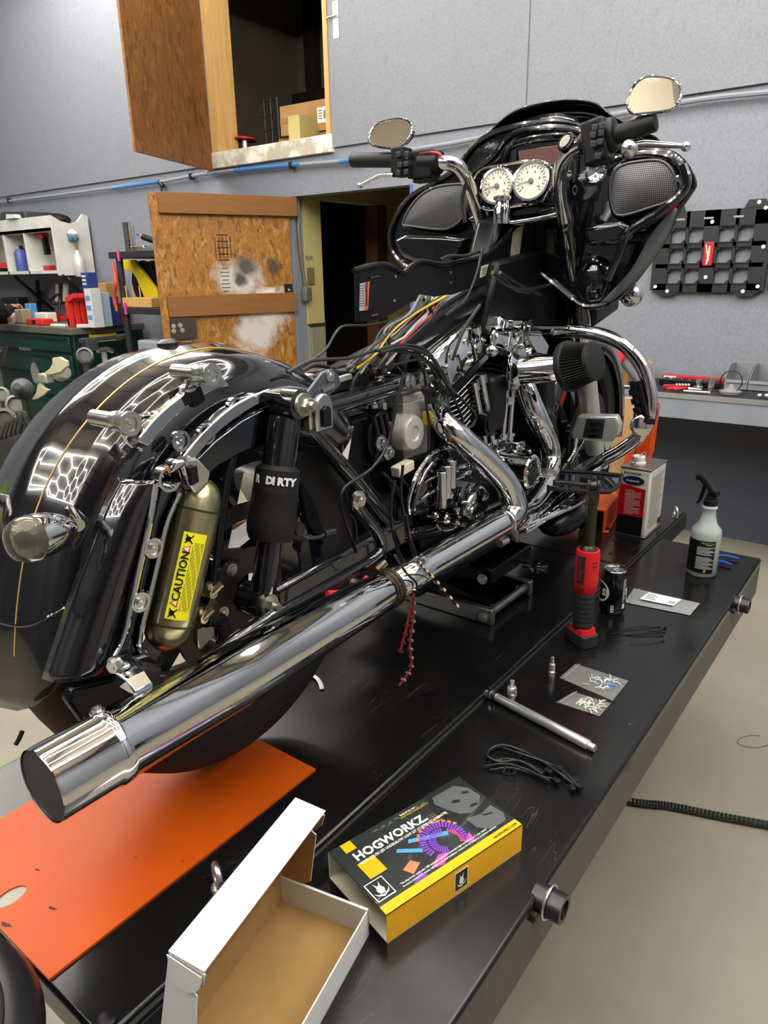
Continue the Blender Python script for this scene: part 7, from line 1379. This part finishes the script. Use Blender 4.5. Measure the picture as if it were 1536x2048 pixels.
for i, (x, y, r, l, nm, lb) in enumerate(((45, 778, .07, .2, 'gear_shaft', 'grooved dark metal gear shaft pointing at the cream blades'), (35, 810, .075, .12, 'pulley', 'ringed metal pulley behind the rear fender'), (12, 838, .07, .1, 'cast_housing', 'dark cast housing lying low behind the ringed pulley'), (5, 790, .06, .1, 'alloy_bracket', 'bright alloy bracket beside the grooved gear shaft'), (170, 712, .05, .06, 'end_cap', 'round metal end cap peeking above the fender'))):
    c = PB(x, y, (0, .27, -.12, .25, .1)[i]); ax_ = V((.9, -.6, .25)); prof = []
    if nm == 'gear_shaft': 
        for k in range(7): prof += [(r * (1 - k * .09), k * .03), (r * (1 - k * .09), k * .03 + .016), (r * .6 * (1 - k * .08), k * .03 + .018), (r * .6 * (1 - k * .08), k * .03 + .029)]
    else: prof = [(r * .5, -.05), (r, -.04), (r, l * .4), (r * .8, l * .45), (r * .95, l * .6), (r * .95, l * .8), (r * .7, l * .82), (r * .65, l * .5), (.001, l * .5)]
    mm = MB().lathe(c, ax_, prof, 26)
    if nm in ('end_cap', 'gear_shaft', 'alloy_bracket'): mm.cyl(V((c.x, c.y, ref.z - .078)), c, .02)
    tag(mm.build(nm, cast if i in (0, 2, 4) else mat('dull_alloy', '77776F', .4, .8), sm=40), lb, 'engine part')
m = MB()
for k in range(5): m.tube([PB(2 + k * 9, 876 - k * 3, -.24), PB(12 + k * 9, 850 - k * 6, -.26), PB(25 + k * 8, 845, -.24)], .016, 8)
tag(m.build('linkage_parts', cast), 'tangle of grey linkage parts beside the fender', 'engine part')
# ================= PERSON at the left edge =================
skin = mat('skin', 'B98468', .5); jk = mat('jacket_navy', '14161C', .8, bump=(40, .3)); pt = mat('work_trousers', '6B675C', .85, bump=(30, .3))
t = thing('person', 'person in a dark jacket and grey trousers standing at the green tool chest', 'person', PY(-40, 900, 3.15) * 1.0)
base = PY(-38, 700, 3.2); bx_, by_ = base.x, base.y
def skinfig(name, verts, edges, rad, mt, par, root=0):
    me = bpy.data.meshes.new(name); c = V((bx_, by_, 1.0)); me.from_pydata([V(v) - c for v in verts], edges, []); ob = bpy.data.objects.new(name, me); COL.objects.link(ob); ob.location = c; ob['wl'] = list(c); me.materials.append(mt)
    sm_ = ob.modifiers.new('k', 'SKIN'); 
    for i, r in enumerate(rad): me.skin_vertices[0].data[i].radius = r if isinstance(r, tuple) else (r, r)
    me.skin_vertices[0].data[root].use_root = True; s_ = ob.modifiers.new('s', 'SUBSURF'); s_.levels = s_.render_levels = 2
    ob.parent = par; ob.matrix_parent_inverse = Matrix.Translation(-V(par['wl'])); return ob
t.location = (bx_, by_, 0); t['wl'] = [bx_, by_, 0]
W = lambda x, y, z: (bx_ + x, by_ + y, z)
handp = PY(24, 612, 3.62); el = PY(8, 628, 3.4)
# person faces +Y (the chest); right side is +X
body = skinfig('body', [W(0, 0, .92), W(.09, 0, .90), W(.1, .02, .5), W(.1, -.02, .09), W(-.09, 0, .9), W(-.1, .02, .5), W(-.1, -.02, .09), W(0, .02, 1.15), W(0, .05, 1.38), W(0, .07, 1.5), W(0, .1, 1.62), W(0, .11, 1.70), W(.18, .05, 1.42), tuple(el), (handp.x - .03, handp.y - .04, handp.z), W(-.18, .05, 1.42), W(-.24, .2, 1.18), W(-.1, .4, 1.15), W(.1, .12, .04), W(-.1, .12, .04)],
    [(0, 1), (1, 2), (2, 3), (0, 4), (4, 5), (5, 6), (0, 7), (7, 8), (8, 9), (9, 10), (10, 11), (8, 12), (12, 13), (13, 14), (8, 15), (15, 16), (16, 17), (3, 18), (6, 19)],
    [(.13, .10), .085, .06, .045, .085, .06, .045, (.14, .1), (.16, .11), .055, .09, .085, .06, .045, .028, .06, .045, .028, .04, .04], skin, t)
skinfig('jacket', [W(0, 0, .92), W(0, .02, 1.15), W(0, .05, 1.38), W(0, .06, 1.47), W(.19, .05, 1.42), tuple(el), tuple(V(el).lerp(handp, .8)), W(-.19, .05, 1.42), W(-.25, .2, 1.18), W(-.12, .38, 1.15)], [(0, 1), (1, 2), (2, 3), (2, 4), (4, 5), (5, 6), (2, 7), (7, 8), (8, 9)], [(.17, .13), (.165, .125), (.18, .13), .075, .078, .06, .045, .078, .06, .045], jk, t)
skinfig('trousers', [W(0, 0, .95), W(.09, 0, .86), W(.1, .02, .5), W(.1, -.02, .1), W(-.09, 0, .86), W(-.1, .02, .5), W(-.1, -.02, .1)], [(0, 1), (1, 2), (2, 3), (0, 4), (4, 5), (5, 6)], [(.17, .125), .105, .085, .075, .105, .085, .075], pt, t)
for s in (-.1, .1): m = MB(); m.rings([[V((bx_ + s + x * k, by_ + .04 + y * k2, z)) for x, y in ((-.045, -.12), (.045, -.12), (.05, .1), (.03, .15), (-.03, .15), (-.05, .1))] for z, k, k2 in ((0, 1, 1), (.03, 1, 1), (.08, .8, .7))]); m.build('shoe', blk, t, bevel=.01)
m = MB(); m.ell(W(0, .1, 1.70), (.085, .1, .11)); m.build('hair', mat('hair_dark', '1A1410', .8), t)
# hand: palm and five curled fingers
m = MB(); m.ell(handp, (.04, .045, .02)); m.build('palm', skin, body, sm=60)
for k in range(4):
    b_ = handp + V((-.028 + k * .019, .035, .002)); l = (.06, .07, .065, .05)[k]; MB().tube([b_, b_ + V((.0, l * .5, .006)), b_ + V((.002, l * .85, -.014)), b_ + V((.002, l * .95, -.032))], [.0095, .009, .008, .007], 8).build('finger', skin, body, sm=60)
MB().tube([handp + V((.035, -.01, 0)), handp + V((.055, .015, -.006)), handp + V((.05, .04, -.015))], [.011, .010, .008], 8).build('thumb', skin, body, sm=60)
LED = 74.0; EXPO = 0.0
# ================= LIGHTS =================
led = mat('led_tube', (1, 1, 1), .4, emit=1); led.node_tree.nodes['Principled BSDF'].inputs['Emission Color'].default_value = (1, .975, .93, 1)
led.node_tree.nodes['Principled BSDF'].inputs['Emission Strength'].default_value = LED
def hexgrid(cx, cy, nx, ny, a, label):
    z = 4.25; m = MB(); seen = set(); hw = .0085
    W2, H2 = nx * a * 1.5 / 2 + a * .25, ny * a * .866
    def seg(p, q):
        key = tuple(sorted([(round(p[0], 3), round(p[1], 3)), (round(q[0], 3), round(q[1], 3))]))
        if key in seen: return
        seen.add(key); m.beam((p[0], p[1], z), (q[0], q[1], z), hw * 2, .02)
    for i in range(nx):
        for j in range(ny):
            hx = cx + (i - (nx - 1) / 2) * 1.5 * a; hy = cy + (j - (ny - 1) / 2) * 1.732 * a + (.866 * a if i % 2 else 0)
            c = [(hx + a * cos(R(60 * k)), hy + a * sin(R(60 * k))) for k in range(6)]
            for k in range(6): seg(c[k], c[(k + 1) % 6])
    x0, x1, y0, y1 = cx - nx * .75 * a - a * .5, cx + nx * .75 * a + a * .5, cy - ny * .866 * a - a * .3, cy + ny * .866 * a + a
    for p, q in (((x0, y0), (x1, y0)), ((x1, y0), (x1, y1)), ((x1, y1), (x0, y1)), ((x0, y1), (x0, y0))): seg(p, q)
    o = m.build('ceiling_light', led, None, sm=0); tag(o, label, 'light'); return o
hexgrid(-.7, .7, 3, 3, .62, 'honeycomb of white LED tubes on the ceiling above the lift table')
hexgrid(-5.7, 2.0, 4, 3, .5, 'honeycomb of white LED tubes on the ceiling near the tool chest')
hexgrid(2.3, 1.4, 2, 3, .5, 'honeycomb of white LED tubes on the ceiling on the right side')
hexgrid(-3.0, -2.9, 5, 2, .5, 'honeycomb of white LED tubes on the ceiling behind the camera')
wd = bpy.data.worlds.new('world'); SC.world = wd; wd.use_nodes = True; wd.node_tree.nodes['Background'].inputs[0].default_value = (.8, .85, .9, 1); wd.node_tree.nodes['Background'].inputs[1].default_value = .05
SC.view_settings.view_transform = 'Standard'; SC.view_settings.look = 'None'; SC.view_settings.gamma = 1; SC.view_settings.use_curve_mapping = False
SC.view_settings.exposure = EXPO
SC.cycles.max_bounces = 8; SC.cycles.diffuse_bounces = 3; SC.cycles.glossy_bounces = 5; SC.cycles.transmission_bounces = 6; SC.cycles.transparent_max_bounces = 6
SC.cycles.sample_clamp_indirect = 8; SC.cycles.use_denoising = True; SC.cycles.use_adaptive_sampling = True; SC.cycles.adaptive_threshold = .03; SC.cycles.caustics_reflective = False; SC.cycles.caustics_refractive = False
for o in list(bpy.data.objects):
    if 'wl' in o: del o['wl']
